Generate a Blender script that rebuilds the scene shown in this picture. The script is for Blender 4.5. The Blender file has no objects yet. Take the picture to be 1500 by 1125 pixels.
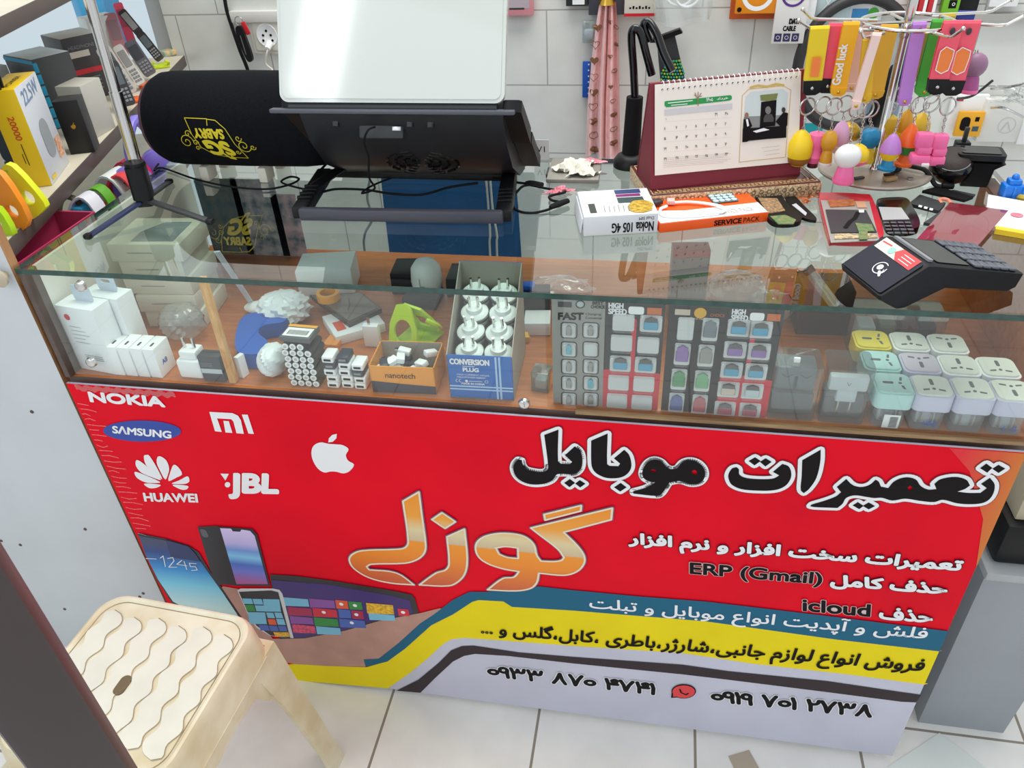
import bpy, bmesh, math, random, unicodedata
from mathutils import Vector as V, Matrix, Euler, Quaternion
from mathutils.geometry import tessellate_polygon
PI = math.pi
SC = bpy.context.scene
COL = SC.collection
random.seed(7)

# ------------------------------------------------------------------ camera
CR = ((0.984361, 0.170671, -0.043644), (0.064539, -0.579913, -0.812118), (-0.163914, 0.796601, -0.581859))
CP = V((0.861830, -0.837329, 1.371005))
FPX = 1150.554
cam = bpy.data.objects.new('camera', bpy.data.cameras.new('camera'))
COL.objects.link(cam)
cam.data.sensor_width = 36.0
cam.data.lens = FPX / 1500 * 36.0
cam.data.clip_start = 0.02
rx, dn, fw = (V(r) for r in CR)
cam.matrix_world = Matrix(((rx[0], -dn[0], -fw[0], CP[0]), (rx[1], -dn[1], -fw[1], CP[1]), (rx[2], -dn[2], -fw[2], CP[2]), (0, 0, 0, 1)))
SC.camera = cam

# ------------------------------------------------------------------ light and exposure
SC.view_settings.view_transform = 'Standard'
SC.view_settings.look = 'None'
SC.view_settings.gamma = 1.0
SC.view_settings.use_curve_mapping = False
SC.view_settings.exposure = 0.0
world = bpy.data.worlds.new('daylight'); SC.world = world
world.use_nodes = True
bg = world.node_tree.nodes['Background']
bg.inputs[0].default_value = (0.90, 0.95, 1.0, 1)
bg.inputs[1].default_value = 0.86
def area(name, loc, target, sx, sy, power, col):
    l = bpy.data.lights.new(name, 'AREA'); l.shape = 'RECTANGLE'; l.size = sx; l.size_y = sy; l.energy = power; l.color = col
    o = bpy.data.objects.new(name, l); COL.objects.link(o); o.location = loc
    o.rotation_euler = (V(target) - V(loc)).to_track_quat('-Z', 'Y').to_euler()
    return o
area('shopfront_daylight', (-0.9, -2.6, 2.2), (0.5, 0.1, 0.5), 2.6, 2.2, 14, (0.88, 0.95, 1.0))
area('transom_window_daylight', (-1.27, -3.0, 3.70), (0.45, 0.25, 1.1), 0.30, 1.10, 9, (0.90, 0.97, 1.0))
area('ceiling_tube_light', (0.9, 0.55, 2.75), (0.9, 0.5, 0.9), 1.6, 0.9, 38, (1.0, 0.98, 0.93))

# ------------------------------------------------------------------ from picture to place: the ray of a pixel met with a plane of the room
def ray(x, y):
    a, b = (x - 750) / FPX, (y - 562.5) / FPX
    return rx * a + dn * b + fw
def onz(x, y, z): d = ray(x, y); return CP + d * ((z - CP.z) / d.z)
def ony(x, y, Y): d = ray(x, y); return CP + d * ((Y - CP.y) / d.y)
def onx(x, y, X): d = ray(x, y); return CP + d * ((X - CP.x) / d.x)
ZG = 0.900      # top of the counter glass
ZC = 0.716      # floor of the display case
YW = 1.10       # back wall
WC = 1.335      # counter width
def G(x, y): return onz(x, y, ZG)
def F(x, y): return onz(x, y, ZC)

# ------------------------------------------------------------------ materials
def lin(c): return tuple((u / 12.92 if u <= 0.04045 else ((u + 0.055) / 1.055) ** 2.4) for u in c)
def rgb(r, g, b): return lin((r / 255, g / 255, b / 255)) + (1,)
MATS = {}
def mat(name, col, rough=0.5, metal=0.0, noise=0.0, nscale=40.0, coat=0.0, bump=0.0, emit=0.0, spec=None, tint=None):
    if name in MATS: return MATS[name]
    m = bpy.data.materials.new(name); m.use_nodes = True
    nt = m.node_tree; b = nt.nodes['Principled BSDF']
    c = rgb(*col)
    b.inputs['Base Color'].default_value = c
    b.inputs['Roughness'].default_value = rough
    b.inputs['Metallic'].default_value = metal
    if spec is not None: b.inputs['Specular IOR Level'].default_value = spec
    if coat: b.inputs['Coat Weight'].default_value = coat; b.inputs['Coat Roughness'].default_value = 0.06
    if emit: b.inputs['Emission Color'].default_value = c; b.inputs['Emission Strength'].default_value = emit
    if noise or bump:
        tc = nt.nodes.new('ShaderNodeTexCoord'); n = nt.nodes.new('ShaderNodeTexNoise')
        n.inputs['Scale'].default_value = nscale; n.inputs['Detail'].default_value = 5
        nt.links.new(tc.outputs['Object'], n.inputs['Vector'])
        if noise:
            r = nt.nodes.new('ShaderNodeValToRGB')
            lo = tint and rgb(*tint) or tuple(u * (1 - noise) for u in c[:3]) + (1,)
            hi = tuple(min(1, u * (1 + noise * 0.5)) for u in c[:3]) + (1,)
            r.color_ramp.elements[0].color = lo; r.color_ramp.elements[0].position = 0.32
            r.color_ramp.elements[1].color = hi; r.color_ramp.elements[1].position = 0.62
            nt.links.new(n.outputs['Fac'], r.inputs['Fac']); nt.links.new(r.outputs['Color'], b.inputs['Base Color'])
        if bump:
            bp = nt.nodes.new('ShaderNodeBump'); bp.inputs['Strength'].default_value = bump; bp.inputs['Distance'].default_value = 0.002
            nt.links.new(n.outputs['Fac'], bp.inputs['Height']); nt.links.new(bp.outputs['Normal'], b.inputs['Normal'])
    MATS[name] = m
    return m
def clear(name, col=(240, 246, 246), rough=0.03, haze=0.0, ior=1.45, hazecol=None):
    """thin clear sheet: tinted see-through, mirror by fresnel, a share of milky diffuse"""
    if name in MATS: return MATS[name]
    m = bpy.data.materials.new(name); m.use_nodes = True; nt = m.node_tree
    nt.nodes.clear(); out = nt.nodes.new('ShaderNodeOutputMaterial')
    t = nt.nodes.new('ShaderNodeBsdfTransparent'); t.inputs[0].default_value = rgb(*col)
    g = nt.nodes.new('ShaderNodeBsdfGlossy'); g.inputs['Roughness'].default_value = rough; g.inputs['Color'].default_value = (1, 1, 1, 1)
    f = nt.nodes.new('ShaderNodeFresnel'); f.inputs['IOR'].default_value = ior
    mx = nt.nodes.new('ShaderNodeMixShader')
    base = t
    if haze:
        d = nt.nodes.new('ShaderNodeBsdfDiffuse'); d.inputs[0].default_value = rgb(*(hazecol or col))
        h = nt.nodes.new('ShaderNodeMixShader'); h.inputs[0].default_value = haze
        nt.links.new(t.outputs[0], h.inputs[1]); nt.links.new(d.outputs[0], h.inputs[2]); base = h
    ge = nt.nodes.new('ShaderNodeNewGeometry'); om = nt.nodes.new('ShaderNodeMath'); om.operation = 'SUBTRACT'; om.inputs[0].default_value = 1.0
    ml = nt.nodes.new('ShaderNodeMath'); ml.operation = 'MULTIPLY'; m2 = nt.nodes.new('ShaderNodeMath'); m2.operation = 'MULTIPLY'; m2.inputs[1].default_value = 2.0
    nt.links.new(ge.outputs['Backfacing'], om.inputs[1]); nt.links.new(f.outputs[0], ml.inputs[0]); nt.links.new(om.outputs[0], ml.inputs[1]); nt.links.new(ml.outputs[0], m2.inputs[0])
    nt.links.new(m2.outputs[0], mx.inputs[0]); nt.links.new(base.outputs[0], mx.inputs[1]); nt.links.new(g.outputs[0], mx.inputs[2])
    nt.links.new(mx.outputs[0], out.inputs[0])
    MATS[name] = m
    return m
def ramp_z(name, stops, z0, z1, rough=0.35, axis=2):
    """a print whose ink changes colour along one axis of the object"""
    m = bpy.data.materials.new(name); m.use_nodes = True; nt = m.node_tree; b = nt.nodes['Principled BSDF']
    b.inputs['Roughness'].default_value = rough
    tc = nt.nodes.new('ShaderNodeTexCoord'); s = nt.nodes.new('ShaderNodeSeparateXYZ'); mr = nt.nodes.new('ShaderNodeMapRange'); r = nt.nodes.new('ShaderNodeValToRGB')
    mr.inputs['From Min'].default_value = z0; mr.inputs['From Max'].default_value = z1
    nt.links.new(tc.outputs['Object'], s.inputs[0]); nt.links.new(s.outputs[axis], mr.inputs[0]); nt.links.new(mr.outputs[0], r.inputs[0]); nt.links.new(r.outputs[0], b.inputs['Base Color'])
    e = r.color_ramp.elements
    while len(e) < len(stops): e.new(0.5)
    for k, (pos, c) in enumerate(stops): e[k].position = pos; e[k].color = rgb(*c)
    MATS[name] = m
    return m
def wood(name, c1, c2, scale=(1, 12, 12), rough=0.45):
    m = bpy.data.materials.new(name); m.use_nodes = True; nt = m.node_tree; b = nt.nodes['Principled BSDF']
    b.inputs['Roughness'].default_value = rough
    tc = nt.nodes.new('ShaderNodeTexCoord'); mp = nt.nodes.new('ShaderNodeMapping'); mp.inputs['Scale'].default_value = scale
    n = nt.nodes.new('ShaderNodeTexNoise'); n.inputs['Scale'].default_value = 5; n.inputs['Detail'].default_value = 6; n.inputs['Distortion'].default_value = 1.2
    r = nt.nodes.new('ShaderNodeValToRGB'); r.color_ramp.elements[0].position = 0.3; r.color_ramp.elements[1].position = 0.7
    r.color_ramp.elements[0].color = rgb(*c1); r.color_ramp.elements[1].color = rgb(*c2)
    nt.links.new(tc.outputs['Object'], mp.inputs[0]); nt.links.new(mp.outputs[0], n.inputs[0]); nt.links.new(n.outputs['Fac'], r.inputs[0]); nt.links.new(r.outputs[0], b.inputs['Base Color'])
    MATS[name] = m
    return m
def tiles(name, c, grout, sx, sy, ox, oy, gw, axes, rough=0.25, stagger=0.5):
    """straight-edged ceramic tiles laid in rows; axes picks the two object axes"""
    m = bpy.data.materials.new(name); m.use_nodes = True; nt = m.node_tree; b = nt.nodes['Principled BSDF']
    b.inputs['Roughness'].default_value = rough
    tc = nt.nodes.new('ShaderNodeTexCoord'); s = nt.nodes.new('ShaderNodeSeparateXYZ'); cb = nt.nodes.new('ShaderNodeCombineXYZ')
    nt.links.new(tc.outputs['Object'], s.inputs[0])
    for k, a in enumerate(axes):
        ad = nt.nodes.new('ShaderNodeMath'); ad.operation = 'SUBTRACT'; ad.inputs[1].default_value = (ox, oy)[k]
        nt.links.new(s.outputs[a], ad.inputs[0]); nt.links.new(ad.outputs[0], cb.inputs[k])
    br = nt.nodes.new('ShaderNodeTexBrick'); br.offset = stagger; br.inputs['Scale'].default_value = 1.0
    br.inputs['Brick Width'].default_value = sx; br.inputs['Row Height'].default_value = sy; br.inputs['Mortar Size'].default_value = gw; br.inputs['Mortar Smooth'].default_value = 0.1
    br.inputs['Color1'].default_value = rgb(*c); br.inputs['Color2'].default_value = rgb(*[u - 3 for u in c]); br.inputs['Mortar'].default_value = rgb(*grout)
    nt.links.new(cb.outputs[0], br.inputs['Vector'])
    n = nt.nodes.new('ShaderNodeTexNoise'); n.inputs['Scale'].default_value = 9; n.inputs['Detail'].default_value = 6
    nt.links.new(tc.outputs['Object'], n.inputs[0])
    mr = nt.nodes.new('ShaderNodeMapRange'); mr.inputs['From Min'].default_value = 0.35; mr.inputs['From Max'].default_value = 0.7; mr.inputs['To Min'].default_value = 0.88; mr.inputs['To Max'].default_value = 1.0
    nt.links.new(n.outputs['Fac'], mr.inputs[0])
    mu = nt.nodes.new('ShaderNodeMix'); mu.data_type = 'RGBA'; mu.blend_type = 'MULTIPLY'; mu.inputs[0].default_value = 1
    nt.links.new(br.outputs['Color'], mu.inputs[6]); nt.links.new(mr.outputs[0], mu.inputs[7]); nt.links.new(mu.outputs[2], b.inputs['Base Color'])
    MATS[name] = m
    return m

WHITE = mat('white_plastic', (246, 248, 248), 0.35)
PAPER = mat('white_card', (242, 244, 244), 0.6)
CREAM = mat('cream_card', (226, 222, 208), 0.6)
BLACK = mat('black_plastic', (18, 18, 20), 0.42, spec=0.3)
GLOSSBLACK = mat('glossy_black', (12, 12, 14), 0.12)
MATTE = mat('matte_black', (22, 22, 25), 0.75, spec=0.2)
DARK = mat('dark_grey_plastic', (52, 53, 57), 0.45)
GREY = mat('grey_plastic', (140, 142, 145), 0.45)
STEEL = mat('steel', (196, 196, 198), 0.22, 1.0)
CHROME = mat('chrome', (215, 212, 208), 0.12, 1.0)
INK = mat('black_ink', (24, 20, 22), 0.6, spec=0.12)
WINK = mat('white_ink', (238, 238, 240), 0.5)
RED = mat('red_plastic', (205, 30, 45), 0.35)
ORANGE = mat('orange_plastic', (244, 104, 28), 0.4)
YELLOW = mat('yellow_plastic', (240, 200, 20), 0.4)
PINK = mat('pink_plastic', (246, 110, 160), 0.4)
BLUE = mat('blue_plastic', (36, 92, 190), 0.4)
GREEN = mat('green_plastic', (70, 180, 60), 0.4)
CYAN = mat('cyan_plastic', (48, 170, 205), 0.4)
GOLD = mat('gold_metal', (214, 170, 70), 0.28, 1.0)
WRAP = clear('clear_wrap', (244, 246, 246), 0.12, 0.20, 1.5, (235, 238, 238))
CLEARBOX = clear('clear_rigid_plastic', (232, 238, 238), 0.05, 0.10, 1.5, (225, 232, 232))

# ------------------------------------------------------------------ mesh builder
def rr(w, h, r, n=5, cx=0, cy=0):
    """rounded rectangle outline, counter-clockwise"""
    out = []
    for (sx, sy, a0) in ((1, 1, 0), (-1, 1, PI / 2), (-1, -1, PI), (1, -1, 1.5 * PI)):
        for k in range(n + 1):
            a = a0 + PI / 2 * k / n
            out.append((cx + sx * (w / 2 - r) + r * math.cos(a), cy + sy * (h / 2 - r) + r * math.sin(a)))
    return out
def circ(r, n=24, cx=0, cy=0, ry=None): return [(cx + r * math.cos(2 * PI * k / n), cy + (ry or r) * math.sin(2 * PI * k / n)) for k in range(n)]
def smooth(pts, n=6, closed=False):
    pts = [V(p) for p in pts]; out = []; m = len(pts)
    for i in range(m if closed else m - 1):
        g = (lambda j: pts[j % m]) if closed else (lambda j: pts[max(0, min(m - 1, j))])
        p0, p1, p2, p3 = g(i - 1), g(i), g(i + 1), g(i + 2)
        for k in range(n):
            t = k / n
            out.append(0.5 * ((2 * p1) + (p2 - p0) * t + (2 * p0 - 5 * p1 + 4 * p2 - p3) * t * t + (3 * p1 - p0 - 3 * p2 + p3) * t ** 3))
    if not closed: out.append(pts[-1])
    return out
def soft(poly, n=4, sharp=48):
    """round an outline except where it turns sharply"""
    P = [V((p[0], p[1], 0)) for p in poly]; m = len(P); tan = []
    for i in range(m):
        a, b = P[i] - P[i - 1], P[(i + 1) % m] - P[i]
        tan.append(None if a.length < 1e-9 or b.length < 1e-9 or a.angle(b) > math.radians(sharp) else (P[(i + 1) % m] - P[i - 1]).normalized())
    out = []
    for i in range(m):
        p, q = P[i], P[(i + 1) % m]; L = (q - p).length; t0 = tan[i] or (q - p).normalized(); t1 = tan[(i + 1) % m] or (q - p).normalized()
        for k in range(n):
            t = k / n; h = p * (2 * t ** 3 - 3 * t * t + 1) + t0 * L * (t ** 3 - 2 * t * t + t) + q * (3 * t * t - 2 * t ** 3) + t1 * L * (t ** 3 - t * t); out.append((h.x, h.y))
    return out
def sgn_area(p): return 0.5 * sum(p[i][0] * p[(i + 1) % len(p)][1] - p[(i + 1) % len(p)][0] * p[i][1] for i in range(len(p)))
class MB:
    def __init__(s): s.v = []; s.f = []; s.mi = []; s.mats = []; s.M = Matrix.Identity(4); s.k = 0
    def mid(s, m):
        if m not in s.mats: s.mats.append(m)
        return s.mats.index(m)
    def add(s, vs, fs, m, M=None):
        T = s.M @ M if M is not None else s.M
        k = len(s.v); i = s.mid(m)
        s.v += [T @ V(p) for p in vs]
        for f in fs: s.f.append([k + j for j in f]); s.mi.append(i)
        return s
    def box(s, c, d, m, bev=0.0, rot=None, seg=2, face=None):
        """box centred at c, size d; face = {axis code: material} recolours sides such as '+z'"""
        M = Matrix.Translation(c) @ (Euler(rot).to_matrix().to_4x4() if rot else Matrix.Identity(4))
        bm = bmesh.new(); bmesh.ops.create_cube(bm, size=1)
        for v in bm.verts: v.co = V((v.co.x * d[0], v.co.y * d[1], v.co.z * d[2]))
        if bev: bmesh.ops.bevel(bm, geom=list(bm.edges), offset=min(bev, min(d) * 0.49), segments=seg, profile=0.5, affect='EDGES')
        bm.verts.index_update(); bm.normal_update()
        vs = [v.co.copy() for v in bm.verts]
        groups = {}
        for f in bm.faces:
            mm = m
            if face:
                for kx, fm in face.items():
                    ax = 'xyz'.index(kx[1]); sg = 1 if kx[0] == '+' else -1
                    if f.normal[ax] * sg > 0.9: mm = fm
            groups.setdefault(mm, []).append([v.index for v in f.verts])
        bm.free()
        T = s.M @ M; k = len(s.v); s.v += [T @ p for p in vs]
        for mm, fs in groups.items():
            i = s.mid(mm)
            for f in fs: s.f.append([k + j for j in f]); s.mi.append(i)
        return s
    def prism(s, poly, z0, z1, m, M=None, holes=(), top=None, chamfer=0.0):
        """outline (with holes) extruded along z from z0 to z1"""
        poly = [tuple(p[:2]) for p in poly]
        if sgn_area(poly) < 0: poly = poly[::-1]
        loops = [poly] + [list(h) for h in holes]
        flat = [p for l in loops for p in l]
        tris = tessellate_polygon([[V((x, y, 0)) for x, y in l] for l in loops])
        n = len(flat); vs = [(x, y, z0) for x, y in flat] + [(x, y, z1) for x, y in flat]
        up, dnf = [], []
        for t in tris:
            a, b, c = (flat[i] for i in t)
            if (b[0] - a[0]) * (c[1] - a[1]) - (b[1] - a[1]) * (c[0] - a[0]) < 0: t = t[::-1]
            up.append([i + n for i in t]); dnf.append(list(t[::-1]))
        side = []; k = 0
        for li, l in enumerate(loops):
            q = len(l); ccw = sgn_area(l) > 0
            for i in range(q):
                j = (i + 1) % q; f = [k + i, k + j, k + j + n, k + i + n]
                side.append(f if (ccw == (li == 0)) else f[::-1])
            k += q
        s.add(vs, dnf + side, m, M); kk = len(s.v) - 2 * n; i = s.mid(top or m)
        for f in up: s.f.append([kk + j for j in f]); s.mi.append(i)
        return s
    def sheet(s, poly, m, M=None, holes=(), z=0.0):
        """flat printed shape"""
        loops = [[tuple(p[:2]) for p in poly]] + [list(h) for h in holes]
        flat = [p for l in loops for p in l]
        tris = [list(t) for t in tessellate_polygon([[V((x, y, 0)) for x, y in l] for l in loops])]
        for t in tris:
            a, b, c = (flat[i] for i in t)
            if (b[0] - a[0]) * (c[1] - a[1]) - (b[1] - a[1]) * (c[0] - a[0]) < 0: t.reverse()
        return s.add([(x, y, z + s.step()) for x, y in flat], tris, m, M)
    def step(s):
        s.k = (s.k + 1) % 61
        return s.k * 4e-6
    def line2(s, pts, w, m, M=None, z=0.0, closed=False):
        """printed line of width w with round joins"""
        pts = [tuple(p[:2]) for p in pts]; n = len(pts)
        for i in range(n if closed else n - 1):
            a, b = pts[i], pts[(i + 1) % n]; dx, dy = b[0] - a[0], b[1] - a[1]; L = math.hypot(dx, dy)
            if L < 1e-9: continue
            px, py = -dy / L * w / 2, dx / L * w / 2
            h = z + s.step()
            s.add([(a[0] - px, a[1] - py, h), (b[0] - px, b[1] - py, h), (b[0] + px, b[1] + py, h), (a[0] + px, a[1] + py, h)], [[0, 1, 2, 3]], m, M)
        for p in pts:
            h = z + s.step()
            s.add([(p[0] + w / 2 * math.cos(k * PI / 4), p[1] + w / 2 * math.sin(k * PI / 4), h) for k in range(8)], [list(range(8))], m, M)
        return s
    def cyl(s, p0, p1, r, m, r1=None, seg=20, caps=True, capm=None):
        p0, p1 = V(p0), V(p1); r1 = r if r1 is None else r1
        q = (p1 - p0).to_track_quat('Z', 'Y'); a, b = [], []
        for k in range(seg):
            d = q @ V((math.cos(2 * PI * k / seg), math.sin(2 * PI * k / seg), 0)); a.append(p0 + d * r); b.append(p1 + d * r1)
        s.add(a + b, [[k, (k + 1) % seg, (k + 1) % seg + seg, k + seg] for k in range(seg)], m)
        if caps:
            s.add(a, [list(range(seg))[::-1]], capm or m); s.add(b, [list(range(seg))], capm or m)
        return s
    def tube(s, pts, r, m, seg=8, closed=False, flat=1.0):
        pts = [V(p) for p in pts]; n = len(pts)
        rad = r if hasattr(r, '__len__') else [r] * n
        vs = []; prev = None
        for i in range(n):
            a = pts[(i - 1) % n] if (closed or i > 0) else pts[i]; b = pts[(i + 1) % n] if (closed or i < n - 1) else pts[i]
            t = (b - a).normalized()
            if prev is None:
                u = t.orthogonal().normalized()
                if abs(t.z) < 0.99: u = V((0, 0, 1)).cross(t).normalized()
            else: u = (prev - t * prev.dot(t)).normalized()
            prev = u; w = t.cross(u)
            for k in range(seg):
                an = 2 * PI * k / seg; vs.append(pts[i] + u * (math.cos(an) * rad[i]) + w * (math.sin(an) * rad[i] * flat))
        fs = []
        for i in range(n if closed else n - 1):
            j = (i + 1) % n
            for k in range(seg): l = (k + 1) % seg; fs.append([i * seg + k, i * seg + l, j * seg + l, j * seg + k])
        if not closed: fs += [list(range(seg))[::-1], [(n - 1) * seg + k for k in range(seg)]]
        return s.add(vs, fs, m)
    def lathe(s, prof, m, seg=24, M=None):
        """profile of (radius, height) turned round z"""
        vs = []; n = len(prof)
        for r, z in prof:
            for k in range(seg): vs.append((max(r, 1e-5) * math.cos(2 * PI * k / seg), max(r, 1e-5) * math.sin(2 * PI * k / seg), z))
        fs = [[i * seg + k, i * seg + (k + 1) % seg, (i + 1) * seg + (k + 1) % seg, (i + 1) * seg + k] for i in range(n - 1) for k in range(seg)]
        fs += [list(range(seg))[::-1], [(n - 1) * seg + k for k in range(seg)]]
        return s.add(vs, fs, m, M)
    def ball(s, c, r, m, seg=18, M=None):
        r = r if hasattr(r, '__len__') else (r, r, r)
        n = seg // 2; prof = [(math.cos(-PI / 2 + PI * i / n), math.sin(-PI / 2 + PI * i / n)) for i in range(n + 1)]
        T = Matrix.Translation(c) @ (M or Matrix.Identity(4)) @ Matrix.Diagonal((*r, 1))
        return s.lathe(prof, m, seg, T)
    def loft(s, rings, m, caps=True):
        """skin between closed rings of equal length"""
        n = len(rings[0]); vs = [p for r in rings for p in r]
        fs = [[i * n + k, i * n + (k + 1) % n, (i + 1) * n + (k + 1) % n, (i + 1) * n + k] for i in range(len(rings) - 1) for k in range(n)]
        if caps: fs += [list(range(n))[::-1], [(len(rings) - 1) * n + k for k in range(n)]]
        return s.add(vs, fs, m)
    def grid(s, fn, nu, nv, m, closed_u=False):
        vs = [fn(i / (nu if closed_u else nu - 1), j / (nv - 1)) for j in range(nv) for i in range(nu)]
        fs = [[j * nu + i, j * nu + (i + 1) % nu, (j + 1) * nu + (i + 1) % nu, (j + 1) * nu + i] for j in range(nv - 1) for i in range(nu if closed_u else nu - 1)]
        return s.add(vs, fs, m)
    def build(s, name, parent=None, M=None, label=None, cat=None, group=None, kind=None, angle=38, flat=False):
        me = bpy.data.meshes.new(name); me.from_pydata([tuple(p) for p in s.v], [], s.f)
        for m in s.mats: me.materials.append(m)
        me.polygons.foreach_set('material_index', s.mi)
        if not flat:
            me.polygons.foreach_set('use_smooth', [True] * len(s.f)); me.set_sharp_from_angle(angle=math.radians(angle))
        me.update()
        o = bpy.data.objects.new(name, me); COL.objects.link(o)
        if M is not None: o.matrix_basis = M
        if parent is not None: o.parent = parent
        return tag(o, label, cat, group, kind)
def tag(o, label=None, cat=None, group=None, kind=None):
    if label: o['label'] = label
    if cat: o['category'] = cat
    if group: o['group'] = group
    if kind: o['kind'] = kind
    return o
def thing(name, label, cat, M=None, group=None):
    o = bpy.data.objects.new(name, None); COL.objects.link(o); o.empty_display_size = 0.02
    if M is not None: o.matrix_basis = M
    return tag(o, label, cat, group)
def dup(root, M, label=None, group=None):
    r = root.copy(); COL.objects.link(r); r.matrix_basis = M
    if label: r['label'] = label
    if group: r['group'] = group
    for ch in list(root.children):
        c = ch.copy(); COL.objects.link(c); c.parent = r
        for g in list(ch.children): d = g.copy(); COL.objects.link(d); d.parent = c
    return r
def T(x, y, z, rz=0.0, rxx=0.0, ryy=0.0): return Matrix.Translation((x, y, z)) @ Euler((rxx, ryy, rz), 'XYZ').to_matrix().to_4x4()
def frame(p0, p1, lift=0.0003):
    """standing frame: origin p0, x towards p1 along the ground, z up, y away from the viewer"""
    d = V(p1) - V(p0); a = math.atan2(d.y, d.x)
    return Matrix.Translation((p0[0], p0[1], p0[2] + lift)) @ Matrix.Rotation(a, 4, 'Z'), math.hypot(d.x, d.y)
def pose(o, x, y):
    """matrix from origin and the pictures of x and y axes"""
    x = V(x).normalized(); z = x.cross(V(y)).normalized(); y = z.cross(x)
    return Matrix(((x[0], y[0], z[0], o[0]), (x[1], y[1], z[1], o[1]), (x[2], y[2], z[2], o[2]), (0, 0, 0, 1)))

# ------------------------------------------------------------------ lettering
FORMS = {}
for c in list(range(0xFB50, 0xFC00)) + list(range(0xFE70, 0xFEFD)):
    d = unicodedata.decomposition(chr(c)).split()
    if len(d) == 2 and d[0] in ('<isolated>', '<final>', '<initial>', '<medial>'): FORMS.setdefault(chr(int(d[1], 16)), {})[d[0][1:-1]] = chr(c)
def persian(s):
    out = []; n = len(s)
    for i, c in enumerate(s):
        if c not in FORMS: out.append(c); continue
        f = FORMS[c]
        pv = i > 0 and s[i - 1] in FORMS and 'initial' in FORMS[s[i - 1]]; nx = i < n - 1 and s[i + 1] in FORMS and 'initial' in f
        k = 'medial' if pv and nx else 'final' if pv else 'initial' if nx else 'isolated'
        out.append(f.get(k) or f.get('isolated') or c)
    return ''.join(reversed(out))
GLY = {}
def outlines(s):
    """closed outlines of a line of text"""
    if s in GLY: return GLY[s]
    cu = bpy.data.curves.new('type', 'FONT'); cu.body = s
    o = bpy.data.objects.new('type', cu); COL.objects.link(o)
    c2 = o.to_curve(bpy.context.evaluated_depsgraph_get()); loops = []
    for sp in c2.splines:
        b = sp.bezier_points; n = len(b); pts = []
        if n:
            for i in range(n):
                p0, p1, p2, p3 = b[i].co, b[i].handle_right, b[(i + 1) % n].handle_left, b[(i + 1) % n].co
                straight = (p1 - p0).cross(p3 - p0).length < 1e-6 and (p2 - p0).cross(p3 - p0).length < 1e-6
                for k in range(1 if straight else 5):
                    t = k / 5; q = p0 * (1 - t) ** 3 + p1 * (3 * t * (1 - t) ** 2) + p2 * (3 * t * t * (1 - t)) + p3 * t ** 3; pts.append((q.x, q.y))
        else: pts = [(q.co.x, q.co.y) for q in sp.points]
        cl = [pts[0]] if pts else []
        for q in pts[1:]:
            if math.hypot(q[0] - cl[-1][0], q[1] - cl[-1][1]) > 1e-5: cl.append(q)
        if len(cl) > 2: loops.append(cl)
    o.to_curve_clear(); bpy.data.objects.remove(o); bpy.data.curves.remove(cu)
    GLY[s] = loops
    return loops
def inside(p, poly):
    r = False; n = len(poly)
    for i in range(n):
        (x1, y1), (x2, y2) = poly[i], poly[(i + 1) % n]
        if (y1 > p[1]) != (y2 > p[1]) and p[0] < (x2 - x1) * (p[1] - y1) / (y2 - y1) + x1: r = not r
    return r
def ink(mb, loops, m, M, z=0.0, bold=0.0, edge=None, edgew=0.0, dz=0.00028):
    """fill outlines (holes by direction); bold widens the strokes; edge lays a wider rim beneath"""
    big = max(loops, key=lambda l: abs(sgn_area(l))); sg = 1 if sgn_area(big) > 0 else -1
    outs = [l for l in loops if sgn_area(l) * sg > 0]; hol = [l for l in loops if sgn_area(l) * sg < 0]
    for l in outs:
        hs = [h for h in hol if inside(h[0], l)]
        mb.sheet(l, m, M, holes=hs, z=z)
    if bold:
        for l in loops: mb.line2(l, bold, m, M, z=z, closed=True)
    if edge is not None:
        for l in loops: mb.line2(l, bold + edgew, edge, M, z=z - dz, closed=True)
        for l in outs: mb.sheet(l, edge, M, z=z - dz)
def text_in(mb, s, m, bl, br, tl, M, z=0.0, bold=0.0, edge=None, edgew=0.0, dz=0.00028):
    """set a line of text so that its box fills bl - br - tl (2-D points of frame M)"""
    loops = outlines(s) if isinstance(s, str) else s
    if not loops: return
    xs = [p[0] for l in loops for p in l]; ys = [p[1] for l in loops for p in l]
    x0, x1, y0, y1 = min(xs), max(xs), min(ys), max(ys)
    def mp(p):
        u, v = (p[0] - x0) / max(1e-9, x1 - x0), (p[1] - y0) / max(1e-9, y1 - y0)
        return (bl[0] + (br[0] - bl[0]) * u + (tl[0] - bl[0]) * v, bl[1] + (br[1] - bl[1]) * u + (tl[1] - bl[1]) * v)
    ink(mb, [[mp(p) for p in l] for l in loops], m, M, z, bold, edge, edgew, dz)
def text_at(mb, s, m, x, y, w, h, M, z=0.0, bold=0.0):
    """line of text in the box x..x+w, y..y+h of frame M"""
    text_in(mb, s, m, (x, y), (x + w, y), (x, y + h), M, z, bold)
TOPF = Matrix.Identity(4)                                                        # writing on a top face
FRONT = Matrix(((1, 0, 0, 0), (0, 0, -1, 0), (0, 1, 0, 0), (0, 0, 0, 1)))          # writing on a face that looks towards -y
def front_at(y): return Matrix.Translation((0, y, 0)) @ FRONT
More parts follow.
